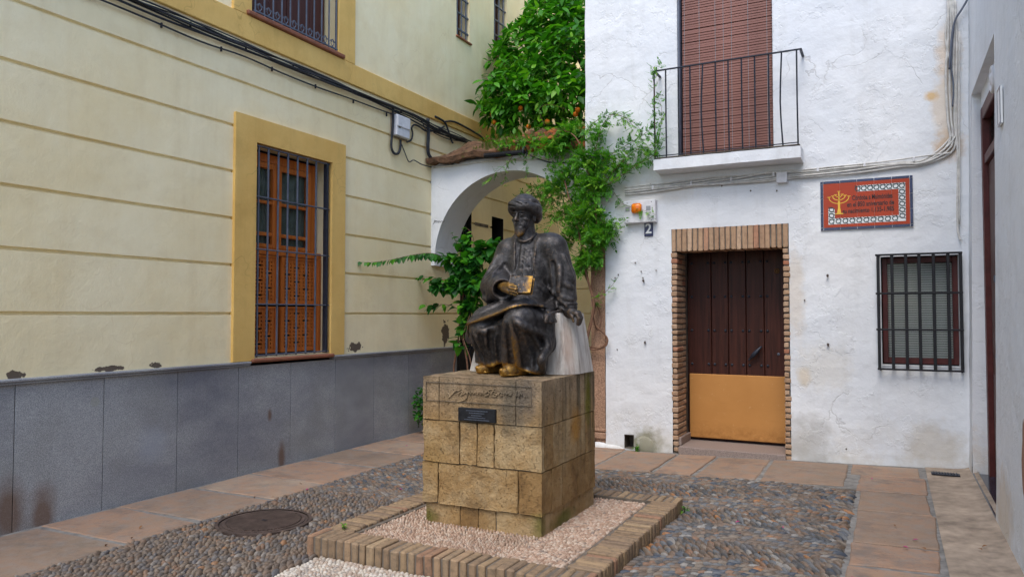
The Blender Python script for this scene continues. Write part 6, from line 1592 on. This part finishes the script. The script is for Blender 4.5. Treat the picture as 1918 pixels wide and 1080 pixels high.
shoot([(-4.776, 7.95, 1.786),(-4.948, 7.95, 1.889),(-5.147, 7.95, 1.961),(-5.35, 7.95, 1.979),(-5.532, 7.95, 1.956)], .005, .002, .040, 1.0, .6, .03)
shoot([(-4.791, 7.95, 1.553),(-4.908, 7.95, 1.607),(-5.066, 7.95, 1.621),(-5.226, 7.95, 1.582),(-5.291, 7.95, 1.636)], .004, .002, .042, .9, .8, .02)
shoot([(-4.746, 7.95, 2.085),(-4.777, 7.95, 2.287),(-4.871, 7.95, 2.459),(-4.903, 7.95, 2.521)], .004, .002, .05, .9, .4, .02)
shoot([(-4.562, 7.95, 2.279),(-4.6, 7.95, 2.479),(-4.7, 7.95, 2.584)], .004, .002, .05, .9, .6, .02)
for c, rx, rz, ry, n in [((-4.638, 7.95, 2.149), .22, .14, .16, 170), ((-4.449, 7.95, 2.274), .14, .13, .14, 100), ((-4.791, 7.95, 1.886), .20, .10, .14, 130), ((-4.486, 7.95, 1.881), .14, .14, .14, 120), ((-4.666, 8.0, 1.62), .13, .10, .12, 85), ((-5.107, 7.95, 1.859), .14, .05, .1, 34),
                         ((-4.704, 8.0, 1.354), .10, .11, .10, 46), ((-4.7, 7.95, 2.384), .13, .05, .1, 26), ((-4.226, 7.95, 2.331), .09, .07, .1, 30), ((-4.804, 8.0, 1.153), .05, .07, .06, 10), ((-4.91, 7.95, 2.225), .10, .06, .1, 24)]:
    c = Vector(c)
    for _ in range(n):
        d = rdir() * (R.random() ** .4); p = c + Vector((d.x * rx, d.y * ry, d.z * rz)); q = rdir(); q.y -= .6; q.z -= .35
        s_ = R.uniform(.6, 1.15); mats.append(look(p, q, R.uniform(-.5, .5), s_)); sz.append(s_)
stems.build('stem', M['bark'], br, True)
scatter('leaf', 'small_leaves', BV, BF, mats, M['broad_leaf'], br, 300, True, sz)

# ---- low shrubs and weeds
def bush(name, label, cat, c, rx, ry, rz, n, V, F, mat, s0, lim=60):
    o = empty(name, (c[0], c[1], c[2] - rz), label, cat); mm = []; ss = []
    for _ in range(n):
        d = rdir() * (R.random() ** .4); q = rdir(); q.z += .2; s_ = s0 * R.uniform(.6, 1.2)
        mm.append(look((c[0] + d.x * rx, c[1] + d.y * ry, c[2] + d.z * rz), q, R.uniform(-.5, .5), s_)); ss.append(s_)
    m_ = MB()
    for k in range(5): m_.tube([(c[0] + R.uniform(-.02, .02), c[1], c[2] - rz), (c[0] + R.uniform(-rx, rx) * .6, c[1] + R.uniform(-ry, ry) * .6, c[2] + rz * R.uniform(0, .8))], .003, 4)
    m_.build('stem', M['darkbark'], o); scatter('leaf', 'small_leaves', V, F, mm, mat, o, lim, True, ss)
bush('shrub', 'narrow dark shrub squeezed between the granite base and the pedestal', 'shrub', (-5.247, 7.75, 0.357), .06, .12, .27, 150, BV, BF, M['broad_leaf'], .42)
bush('shrub', 'dark low shrub in the passage behind the marble seat', 'shrub', (-3.34, 8.6, 0.829), .12, .15, .30, 150, BV, BF, M['broad_leaf'], .42)
WV, WF = leaf_t(.05, .02, .1, .1)
bush('weed', 'small green weed growing at the cracked foot of the white wall', 'weed', ((-2.492, 7.9, 0.007)[0], 7.88, .035), .035, .02, .04, 50, WV, WF, M['vine_leaf'], .7, 30)
bush('weed', 'tiny weed in the front left corner of the kerb bed', 'weed', (-3.145, 3.801, 0.14), .025, .02, .015, 26, WV, WF, M['vine_leaf'], .5, 20)
bush('weed', 'tiny weed outside the far right corner of the kerb', 'weed', (-1.37, 5.52, .05), .03, .05, .04, 30, WV, WF, M['vine_leaf'], .6, 20)
mats = []
for _ in range(420):
    x = R.uniform(-4.75, -3.75); v = R.uniform(.1, .8); p = cop(x, v); q = Vector((R.uniform(-.5, .5), R.uniform(-.6, .1), R.uniform(.5, 1.2))); mats.append(look((p[0], p[1], p[2] - .01), q, 0, R.uniform(.8, 2.2) * (1.2 if -4.6 < x < -4.2 else .6)))
GV = [(0, -.003, 0), (0, .003, 0), (.03, .0025, .004), (.03, -.0025, .004), (.055, 0, .0)]; GF = [(0, 1, 2, 3), (3, 2, 4)]
gro = empty('wall_weeds', (-4.2, 8.2, 3.6), 'tufts of yellow green weeds rooted on the mossy coping of the arch wall', 'weeds')
scatter('blade', 'blades', GV, GF, mats, M['weed'], gro, 80, False)
# fallen petals and dry leaves
mats = []
PT = [(-0.896, 5.067, 0.03), (-1.429, 5.371, 0.03), (-0.658, 5.354, 0.05), (0.043, 5.138, 0.1), (0.169, 5.123, 0.09), (0.465, 5.238, 0.1), (0.502, 5.349, 0.1), (-1.294, 5.453, 0.05), (-0.327, 5.711, 0.05), (-4.506, 3.112, 0.02), (-4.605, 4.47, 0.02), (-3.812, 4.974, 0.02), (-4.634, 4.988, 0.02), (-2.034, 6.804, 0.02)]
DV_, DF_ = leaf_t(.035, .018, .3, .2)
pm = [simple('magenta_petal', (0.42, 0.02, 0.16), .6), simple('dry_leaf', (0.20, 0.09, 0.035), .8)]
pt = [tmpl(DV_, DF_, pm[0], 'petal'), tmpl(DV_, DF_, pm[1], 'dry_leaf')]
for i in range(34):
    if i < len(PT): p = Vector(PT[i]); k = 0 if i in (0, 1, 2, 3) else 1
    else: p = Vector((R.choice((R.uniform(-5.3, -3.4), R.uniform(-1.3, .5))), R.uniform(3.2, 7.7), 0)); p.z = G(p.x) + .03; k = 1 if R.random() < .7 else 0
    p.z = G(p.x) + .026
    o = bpy.data.objects.new(('petal', 'dry_leaf')[k], pt[k]); C.objects.link(o); o.matrix_world = Matrix.Translation(p) @ Matrix.Rotation(R.uniform(0, 6), 4, 'Z') @ Matrix.Rotation(R.uniform(-.4, .4), 4, 'Y')
    where = 'the red flags by the granite base' if p.x < -4.45 else 'the cobbles left of the kerb' if p.x < -3.3 else 'the red flags on the right' if p.x > -.27 and p.y < 6.8 else 'the red flags before the white wall' if p.y > 6.8 else 'the cobbles right of the kerb'
    tag(o, ('small magenta petal fallen on ', 'small dry brown leaf fallen on ')[k] + where, ('petal', 'leaf')[k], ('petals fallen on ', 'dry leaves fallen on ')[k] + where)

# ================================================================ cables
def bundle(name, label, cat, paths, mat, rs, clips=(), root=None):
    o = empty(name, paths[0][0], label, cat)
    for p, r in zip(paths, rs): MB().tube(p, r, 6, smooth=5).build('cable', mat, o, True)
    for c, ax in clips:
        MB().box(c[0] - .010, c[0] + .010, c[1] - .007, c[1] + .007, c[2] - .022, c[2] + .022, .003).build('clip', M['plastic_white'] if mat is M['white_cable'] else M['black'], o)
    return o
CX = LX + .03
P = []
for k in range(7):
    q = []
    for i in range(17):
        y_ = 1.5 + i * .52; z_ = 4.02 + .012 * math.sin(i * 1.7 + k) - .014 * (k % 4) + .016 * math.sin(i * .9 + k * 2) - (.04 if i > 12 else 0)
        q.append((CX + .008 + .018 * (k % 3) + .006 * math.sin(i * 2.1 + k), y_, z_))
    P.append(q)
bundle('cable_bundle', 'thick bundle of black cables running under the ochre band', 'cables', P, M['cable'], [.010, .008, .007, .010, .006, .008, .009], [((CX + .02, 1.9 + i * .62, 4.0), 0) for i in range(11)])
bundle('cable', 'single thin dark cable sagging below the black bundle on the cream wall', 'cable', [[(CX, 2.0 + i * .5, 3.905 + .012 * math.sin(i * 2.3) + (.03 if i > 9 else 0)) for i in range(12)]], M['cable'], [.008], [((CX, 2.25 + i * .62, 3.90), 0) for i in range(9)])
# drops beside the meter box and over the arch
bundle('cable_drop', 'black cables looping down either side of the white meter box', 'cables', [
    [(-5.365, 7.331, 4.025),(-5.365, 7.333, 3.861),(-5.365, 7.313, 3.66),(-5.365, 7.303, 3.527),(-5.365, 7.358, 3.46),(-5.365, 7.447, 3.477),(-5.365, 7.49, 3.565),(-5.365, 7.49, 3.651)], [(-5.36, 7.619, 3.651),(-5.36, 7.712, 3.697),(-5.36, 7.746, 3.787),(-5.36, 7.722, 3.849),(-5.36, 7.781, 3.904),(-5.36, 7.889, 3.908),(-5.36, 8.074, 3.886),(-5.36, 8.331, 3.965),(-5.36, 8.491, 4.044)],
    [(-5.36, 7.506, 3.601),(-5.36, 7.574, 3.514),(-5.36, 7.667, 3.411),(-5.36, 7.773, 3.451),(-5.36, 7.954, 3.429),(-5.36, 8.179, 3.434)], [(-5.36, 7.864, 4.033),(-5.36, 7.95, 3.984),(-5.36, 8.024, 3.917),(-5.36, 8.062, 3.884)]], M['cable'], [.016, .012, .007, .006])
bundle('cable_run', 'black cables that drop to the arch wall and run under its mossy coping', 'cables', [
    [(-5.36, 8.073, 4.055),(-5.36, 8.087, 3.861),(-5.36, 8.076, 3.683),(-5.36, 8.102, 3.582)] + [(-5.334, 8.19, 3.526),(-5.144, 8.19, 3.48),(-4.941, 8.19, 3.502),(-4.702, 8.19, 3.507),(-4.507, 8.19, 3.502)],
    [(-5.35, 8.096, 4.059),(-5.35, 8.11, 3.865),(-5.35, 8.099, 3.665),(-5.35, 8.137, 3.574)] + [(-5.291, 8.2, 3.502),(-5.109, 8.2, 3.457),(-4.866, 8.2, 3.483),(-4.629, 8.2, 3.488),(-4.436, 8.2, 3.483)],
    [(-5.36, 8.265, 4.129),(-5.36, 8.49, 4.11),(-5.36, 8.573, 4.04),(-5.36, 8.671, 3.899),(-5.36, 8.713, 3.863)], [(-5.35, 8.475, 4.105),(-5.35, 8.723, 4.163),(-5.35, 9.087, 4.155),(-5.35, 9.476, 4.123),(-5.35, 9.573, 4.088)], [(-5.36, 8.227, 3.906),(-5.36, 8.398, 3.892),(-5.36, 8.671, 3.899),(-5.36, 9.031, 3.952)]], M['cable'], [.014, .013, .014, .014, .006])
bundle('grey_conduit', 'thin pale cable clipped along the top of the arch wall', 'cable', [[(-5.353, 8.22, 3.441),(-5.04, 8.22, 3.433),(-4.64, 8.22, 3.445),(-4.256, 8.22, 3.429),(-3.885, 8.22, 3.408),(-3.32, 8.22, 3.367)]], M['white_cable'], [.011])
co_ = empty('coiled_conduit', (-4.132, 7.98, 3.458), 'black corrugated coil of conduit with a round end under the coping', 'conduit')
a_, b_ = Vector((-4.456, 8.0, 3.461)), Vector((-3.888, 7.97, 3.445))
cm = MB(); nturn = 30
for i in range(nturn):
    c0 = a_.lerp(b_, i / nturn); d = (b_ - a_).normalized(); u_ = Vector((0, 0, 1)); v_ = d.cross(u_).normalized(); u_ = v_.cross(d)
    cm.tube([c0 + (u_ * math.cos(t_) + v_ * math.sin(t_)) * .030 + d * .011 * t_ / 6.28 for t_ in np.linspace(0, 6.283, 9)], .0045, 4)
cm.tube([a_, b_], .024, 8)
cm.build('coil', M['black'], co_)
rg = MB(); d = (b_ - a_).normalized(); v_ = d.cross(Vector((0, 0, 1))).normalized(); u_ = v_.cross(d)
rg.tube([b_ + (u_ * math.cos(t_) * .062 + v_ * math.sin(t_) * .05) for t_ in np.linspace(0, 6.283, 17)], .008, 6); rg.build('end_ring', M['iron'], co_, True)
bundle('drooping_cable', 'black cable leaving the coil and curving right behind the vine', 'cable', [[(-3.92, 8.05, 3.47),(-3.841, 8.05, 3.41),(-3.734, 8.05, 3.361),(-3.594, 8.05, 3.309),(-3.387, 8.05, 3.284),(-3.125, 7.9, 3.244),(-2.974, 7.88, 3.257)]], M['cable'], [.010])
tag(MB().tube([(-3.054, 7.82, 3.29),(-2.945, 7.82, 3.285)], .008, 6).tube([(-2.945, 7.82, 3.285),(-2.961, 7.95, 3.312)], .008, 6).build('wall_bracket', M['iron']), 'short dark iron bracket sticking out of the white wall amid the vine', 'bracket')
# meter box
bx = empty('meter_box', (-5.38, 7.567, 3.642), 'tall grubby white meter box on the cream wall below the cables', 'box')
q0, q1 = (-5.33, 7.36, 3.962), (-5.33, 7.634, 3.664)
MB().box(LX, LX + .075, q0[1], q1[1] - .0, q1[2] + .02, q0[2] - .02, .006).build('case', M['plastic_white'], bx)
MB().box(LX + .075, LX + .088, q0[1] + .006, q1[1] - .006, q1[2] + .13, q0[2] - .026, .005).build('cover', M['plastic_white'], bx)
MB().box(LX + .076, LX + .081, q0[1] + .03, q0[1] + .07, q1[2] + .118, q1[2] + .124).build('slot', M['black'], bx)
MB().box(LX, LX + .02, q0[1] - .035, q1[1] + .02, q1[2] + .01, q0[2] + .0).build('backing_board', M['concrete'], bx)
# pale cables on the white house
WC = WY - .02; P = []
for k in range(6):
    q = []
    for i in range(16):
        x = -2.62 + i * .21; base = 2.875 + .020 * (x + 2.6); bul = .020 * math.sin(x * 2.6 + k * 1.3) + .012 * math.sin(x * 6 + k)
        if -1.25 < x < -.75: bul += .035 if k > 2 else 0
        q.append((x, WC - .012 * (k % 2) - .005, base + (k - 2.5) * .0145 + bul * .45))
    rise = [(0.545 - .018 * (k % 3), WC - .012 * (k % 2), 3.02 + .03 * k), (0.555 - .025 * (k % 3), WC - .015 * (k // 3), 3.3), (0.545 - .03 * (k % 3) + .01, WC - .012 * (k % 2), 3.7), (0.565 - .022 * (k % 4), WC - .01, 4.1), (0.57 - .02 * (k % 3), WC - .015, 4.6), (.60, WC - .03, 5.1)]
    if k < 5: q = q[:-1] + rise
    P.append(q)
wc = bundle('white_cable_bundle', 'bundle of whitewashed cables crossing the white house wall and climbing the corner', 'cables', P, M['white_cable'], [.011, .009, .012, .009, .010, .008], [((-2.3 + i * .42, WC - .02, 2.885 + i * .012), 0) for i in range(7)])
bundle('corner_cable', 'thin white cable dropping down the corner beside the plaque', 'cable', [[(0.581, 7.92, 4.413),(0.586, 7.92, 3.96),(0.568, 7.92, 3.414),(0.576, 7.92, 2.916),(0.565, 7.92, 2.522),(0.565, 7.92, 2.275),(0.584, 7.92, 2.176)], [(0.609, 7.91, 4.103),(0.593, 7.91, 3.408),(0.588, 7.91, 2.913),(0.577, 7.91, 2.323)]], M['white_cable'], [.010, .007])
bundle('dark_cable', 'dark twisted cable among the white ones at the top corner', 'cable', [[(0.675, 7.88, 4.379),(0.623, 7.88, 4.289),(0.58, 7.88, 4.218),(0.552, 7.88, 4.103),(0.532, 7.88, 3.907),(0.521, 7.88, 3.759)], [(0.562, 7.89, 4.155),(0.539, 7.89, 3.809),(0.552, 7.89, 3.607),(0.541, 7.89, 3.41)]], M['greyiron'], [.010, .008])
q0 = (-0.959, 7.9, 2.938)
jb = MB().box(q0[0] - .052, q0[0] + .052, WY - .055, WY, q0[2] - .11, q0[2] + .0, .005)
tag(jb.build('junction_box', M['plastic_white']), 'small white junction box under the cables left of the red plaque', 'junction box')
# alarm box with amber light, number tile
al = empty('alarm_box', (-2.45, 7.95, 2.511), 'white alarm box with an orange flashing light left of the door', 'alarm')
c = (-2.437, 7.87, 2.625)
MB().box(c[0] - .180, c[0] + .178, WY - .085, WY + .01, c[2] - .122, c[2] + .125, .006).build('case', M['plastic_white'], al)
MB().box(c[0] - .160, c[0] - .110, WY - .0875, WY - .084, c[2] + .005, c[2] + .055).build('speaker_grille', M['grille_grey'], al)
MB().box(c[0] + .075, c[0] + .125, WY - .0875, WY - .084, c[2] + .005, c[2] + .055).build('speaker_grille', M['grille_grey'], al)
MB().box(c[0] - .085, c[0] + .030, WY - .130, WY - .084, c[2] - .020, c[2] + .088, .018).build('amber_light', M['amber'], al, True)
for dx, dz in ((-.14, .10), (.135, .10), (-.14, -.10), (.135, -.10)): MB().sphere((c[0] + dx, WY - .086, c[2] + dz), .005, 6, 4).build('screw', M['black'], al)
def text(parent, s, pos, size, mat, sx=1.0, depth=.0015, align='CENTER', rot=0.0):
    cu_ = bpy.data.curves.new('text', 'FONT'); cu_.body = s; cu_.size = size; cu_.extrude = depth; cu_.align_x = align; cu_.align_y = 'CENTER'; cu_.resolution_u = 4; cu_.offset = size * .02
    ob = bpy.data.objects.new('lettering_source', cu_); C.objects.link(ob); bpy.context.view_layer.update()
    me = bpy.data.meshes.new_from_object(ob.evaluated_get(bpy.context.evaluated_depsgraph_get())); bpy.data.objects.remove(ob)
    me.transform(Matrix.Translation(pos) @ Matrix.Rotation(rot, 4, 'Y') @ Matrix.Rotation(math.pi / 2, 4, 'X') @ Matrix.Diagonal((sx, 1, 1, 1)))
    me.materials.clear(); return link('lettering', me, mat, parent)
c = (-2.357, 7.94, 2.434)
nt_ = MB().box(c[0] - .048, c[0] + .048, WY - .016, WY + .004, c[2] - .078, c[2] + .078, .003)
nt_o = tag(nt_.build('house_number_tile', M['tile_blue']), 'navy blue tile with a white number 2 under the alarm box', 'number tile')
text(nt_o, '2', (c[0], WY - .0175, c[2]), .15, M['tile_white'], .95)
# ---------------------------------------------------------------- commemorative tile panel
p0, p1 = (-0.601, 2.326), (0.207, 2.812); pw, ph = p1[0] - p0[0], p1[1] - p0[1]
tp = empty('tile_plaque', ((p0[0] + p1[0]) / 2, WY, p0[1]), 'red glazed tile plaque with yellow menorah, black lettering and navy border on the white wall', 'plaque')
MB().box(p0[0], p1[0], WY - .012, WY + .004, p0[1], p1[1]).build('grout', M['tile_white'], tp)
bw_ = .026; nx = 5; xin0, xin1, zin0, zin1 = p0[0] + bw_, p1[0] - bw_, p0[1] + bw_, p1[1] - bw_
YT = WY - .018
for i in range(5):
    for j in range(3):
        a = xin0 + (xin1 - xin0) * i / 5; b = xin0 + (xin1 - xin0) * (i + 1) / 5; c0 = zin0 + (zin1 - zin0) * j / 3; d0 = zin0 + (zin1 - zin0) * (j + 1) / 3
        MB().box(a + .0006, b - .0006, YT, WY - .01, c0 + .0006, d0 - .0006).build('red_tile', M['tile_red'], tp)
for i in range(5):
    a = xin0 + (xin1 - xin0) * i / 5 + .0018; b = xin0 + (xin1 - xin0) * (i + 1) / 5 - .0018
    for za, zb in ((p0[1], p0[1] + bw_ - .002), (p1[1] - bw_ + .002, p1[1])): MB().box(a, b, YT, WY - .01, za, zb, .001).build('border_tile', M['tile_blue'], tp)
for j in range(3):
    a = zin0 + (zin1 - zin0) * j / 3 + .0018; b = zin0 + (zin1 - zin0) * (j + 1) / 3 - .0018
    for xa, xb in ((p0[0], p0[0] + bw_ - .002), (p1[0] - bw_ + .002, p1[0])): MB().box(xa, xb, YT, WY - .01, a, b, .001).build('border_tile', M['tile_blue'], tp)
for xa in (p0[0], p1[0] - bw_ + .002):
    for za in (p0[1], p1[1] - bw_ + .002): MB().box(xa, xa + bw_ - .002, YT, WY - .01, za, za + bw_ - .002, .001).build('border_tile', M['tile_blue'], tp)
def PT_(u, v): return (p0[0] + u * pw, p0[1] + (1 - v) * ph)      # fractions across and down the panel
def flat(m, a, b, wd, y=YT - .0012):
    (xa, za), (xb, zb) = a, b; L = math.hypot(xb - xa, zb - za); nx_, nz_ = -(zb - za) / L * wd / 2, (xb - xa) / L * wd / 2
    m.add([(xa + nx_, y, za + nz_), (xb + nx_, y, zb + nz_), (xb - nx_, y, zb - nz_), (xa - nx_, y, za - nz_)], [(0, 1, 2, 3)])
# star chain: white strip, dark hexagons and crossing bars
ww = .062; ch = []
top = [PT_(.415 + .068 * i, .19) for i in range(8)]; rgt = [PT_(.888, .19 + .118 * i) for i in range(1, 6)]; bot = [PT_(.888 - .0765 * i, .825) for i in range(0, 11)]; lft = [PT_(.123, .825 - .12 * i) for i in range(1, 3)]
wh_ = MB(); dk = MB(); hx_m = MB()
def strip(a, b, w2=.030):
    wh_.add([(a[0], YT - .0006, a[1]), (b[0], YT - .0006, a[1]), (b[0], YT - .0006, b[1]), (a[0], YT - .0006, b[1])], [(0, 1, 2, 3)])
h2 = .029
strip((top[0][0] + .0, top[0][1] - h2), (rgt[0][0] + h2, top[0][1] + h2)); strip((rgt[0][0] - h2, bot[0][1] - h2), (rgt[0][0] + h2, top[0][1] - h2)); strip((bot[-1][0] - h2, bot[0][1] - h2), (rgt[0][0] - h2, bot[0][1] + h2)); strip((bot[-1][0] - h2, bot[0][1] + h2), (bot[-1][0] + h2, lft[-1][1] + .01))
wh_.build('star_band', M['tile_white'], tp)
cells = [(p, 0) for p in top[:-1]] + [(PT_(.888, .19), 0)] + [(p, 1) for p in rgt] + [(p, 0) for p in bot[1:]] + [(p, 1) for p in lft]
for (cx, cz), vert in cells:
    r_ = .0235; pts = []
    for k in range(6):
        a = math.pi / 3 * k + (math.pi / 2 if vert else 0); pts.append((cx + r_ * math.cos(a), cz + r_ * math.sin(a)))
    for k in range(6): flat(dk, pts[k], pts[(k + 1) % 6], .0088)
    e = .031
    if vert: flat(dk, (cx - e, cz - .006), (cx + e, cz - .028), .006); flat(dk, (cx - e, cz + .028), (cx + e, cz + .006), .006, YT - .0016)
    else: flat(dk, (cx - .026, cz + e), (cx - .004, cz + .012), .006); flat(dk, (cx + .002, cz - .012), (cx + .024, cz - e), .006, YT - .0016); flat(dk, (cx + .008, cz + e * .98), (cx + .03, cz + .012), .006, YT - .0018)
dk.build('star_chain', M['tile_green'], tp)
# menorah
mn = MB(); cxm, _ = PT_(.208, 0); Zt = lambda v: PT_(0, v)[1]
flat(mn, (cxm, Zt(.23)), (cxm, Zt(.58)), .011, YT - .0014); flat(mn, (cxm, Zt(.43)), (cxm, Zt(.60)), .020, YT - .0018)
for rr, zc in ((.030, .29), (.056, .315), (.090, .335)):
    c0 = Zt(zc); pts = [(cxm + rr * math.cos(a), c0 - rr * .62 * abs(math.sin(a)) * (1.15)) for a in np.linspace(math.pi, 2 * math.pi, 15)]
    for a, b in zip(pts, pts[1:]): flat(mn, a, b, .0072, YT - .0014)
    for s_ in (-1, 1): flat(mn, (cxm + s_ * rr - .015, c0 + .003), (cxm + s_ * rr + .015, c0 + .003), .006, YT - .0017)
flat(mn, (cxm - .014, Zt(.22)), (cxm + .014, Zt(.22)), .006, YT - .0017)
y_ = YT - .0019
mn.add([(cxm - .007, y_, Zt(.52)), (cxm + .007, y_, Zt(.52)), (cxm + .019, y_, Zt(.665)), (cxm - .019, y_, Zt(.665))], [(0, 1, 2, 3)])
flat(mn, (cxm - .038, Zt(.675)), (cxm + .038, Zt(.675)), .010, YT - .0022)
mn.build('menorah', M['tile_yellow'], tp)
for s_, u, v, w_, sz_ in (('Córdoba a Maimónides', .572, .375, .433, .066), ('en el 850 aniversario de', .550, .505, .507, .066), ('su nacimiento 1.135-1.985', .526, .632, .555, .064)):
    x, z = PT_(u, v); o = text(tp, s_, (x, YT - .0012, z), sz_, M['ink'], 1.0, .0006)
    xs = [q.co.x for q in o.data.vertices]; k = (w_ * pw) / (max(xs) - min(xs)); mid = (max(xs) + min(xs)) / 2
    o.data.transform(Matrix.Translation((mid, 0, 0)) @ Matrix.Diagonal((k, 1, 1, 1)) @ Matrix.Translation((-mid, 0, 0)))
# little hardware on walls
for p, lb in [((-0.546, 7.93, 1.879), 'rusty nail stub right of the door, upper one of the pair'), ((-0.551, 7.93, 1.201), 'rusty nail stub right of the door, lower one of the pair'), ((-2.418, 7.93, 1.87), 'rusty nail stub left of the door, upper one below the number 2'), ((-2.404, 7.93, 1.19), 'rusty nail stub left of the door, lower one at mid height')]:
    tag(MB().sphere(p, (.012, .018, .016), 8, 5).build('nail', M['rust_iron']), lb, 'nail', 'old nail stubs in the white wall')
for p in [(-2.511, 7.94, 2.068), (-2.444, 7.94, 1.971), (-2.276, 7.94, 1.979), (-2.71, 7.94, 1.942), (-2.747, 7.94, 1.907), (-2.426, 7.94, 1.9), (-2.726, 7.94, 1.106), (-2.335, 7.94, 2.929), (-2.204, 7.94, 2.889), (-1.562, 7.94, 2.85), (-1.27, 7.94, 2.777), (-1.013, 7.94, 2.758), (-0.762, 7.94, 1.639), (-0.402, 7.94, 0.194)]:
    tag(MB().sphere(p, (.008, .008, .009), 6, 4).build('plug_hole', M['bed']), 'tiny drilled hole in the white wall ' + ('between the vine and the door' if p[0] < -2.2 and p[2] < 2.7 else 'under the pale cables' if p[2] > 2.7 else 'right of the door'), 'hole', 'drilled holes in the white wall')
q = (0.62, 8.018, 1.663); tag(MB().box(.615, .645, q[1] - .03, q[1] + .03, q[2] - .075, q[2] + .075, .004).build('door_bell', M['greyiron']), 'small grey bell plate on the wall right of the barred window', 'door bell')
q = (0.62, 8.322, 1.091); tag(MB().box(.612, .64, q[1] - .04, q[1] + .04, q[2] - .045, q[2] + .045, .004).build('socket_cover', M['plastic_white']), 'small pale cover plate low on the wall beside the barred window', 'cover plate')
sg = MB()
for pts in [[(-5.369, 8.236, 2.685),(-5.352, 8.236, 2.712),(-5.344, 8.236, 2.74),(-5.327, 8.236, 2.732),(-5.344, 8.236, 2.705)], [(-5.327, 8.236, 2.718),(-5.311, 8.236, 2.731),(-5.31, 8.236, 2.703),(-5.286, 8.236, 2.73),(-5.285, 8.236, 2.702),(-5.261, 8.236, 2.728)], [(-5.261, 8.236, 2.707),(-5.236, 8.236, 2.72),(-5.211, 8.236, 2.712),(-5.186, 8.236, 2.717)]]: sg.tube(pts, .003, 4)
tag(sg.build('scribble', M['ink']), 'small black scribble on the white pier of the arch', 'graffiti')
tr_o = None
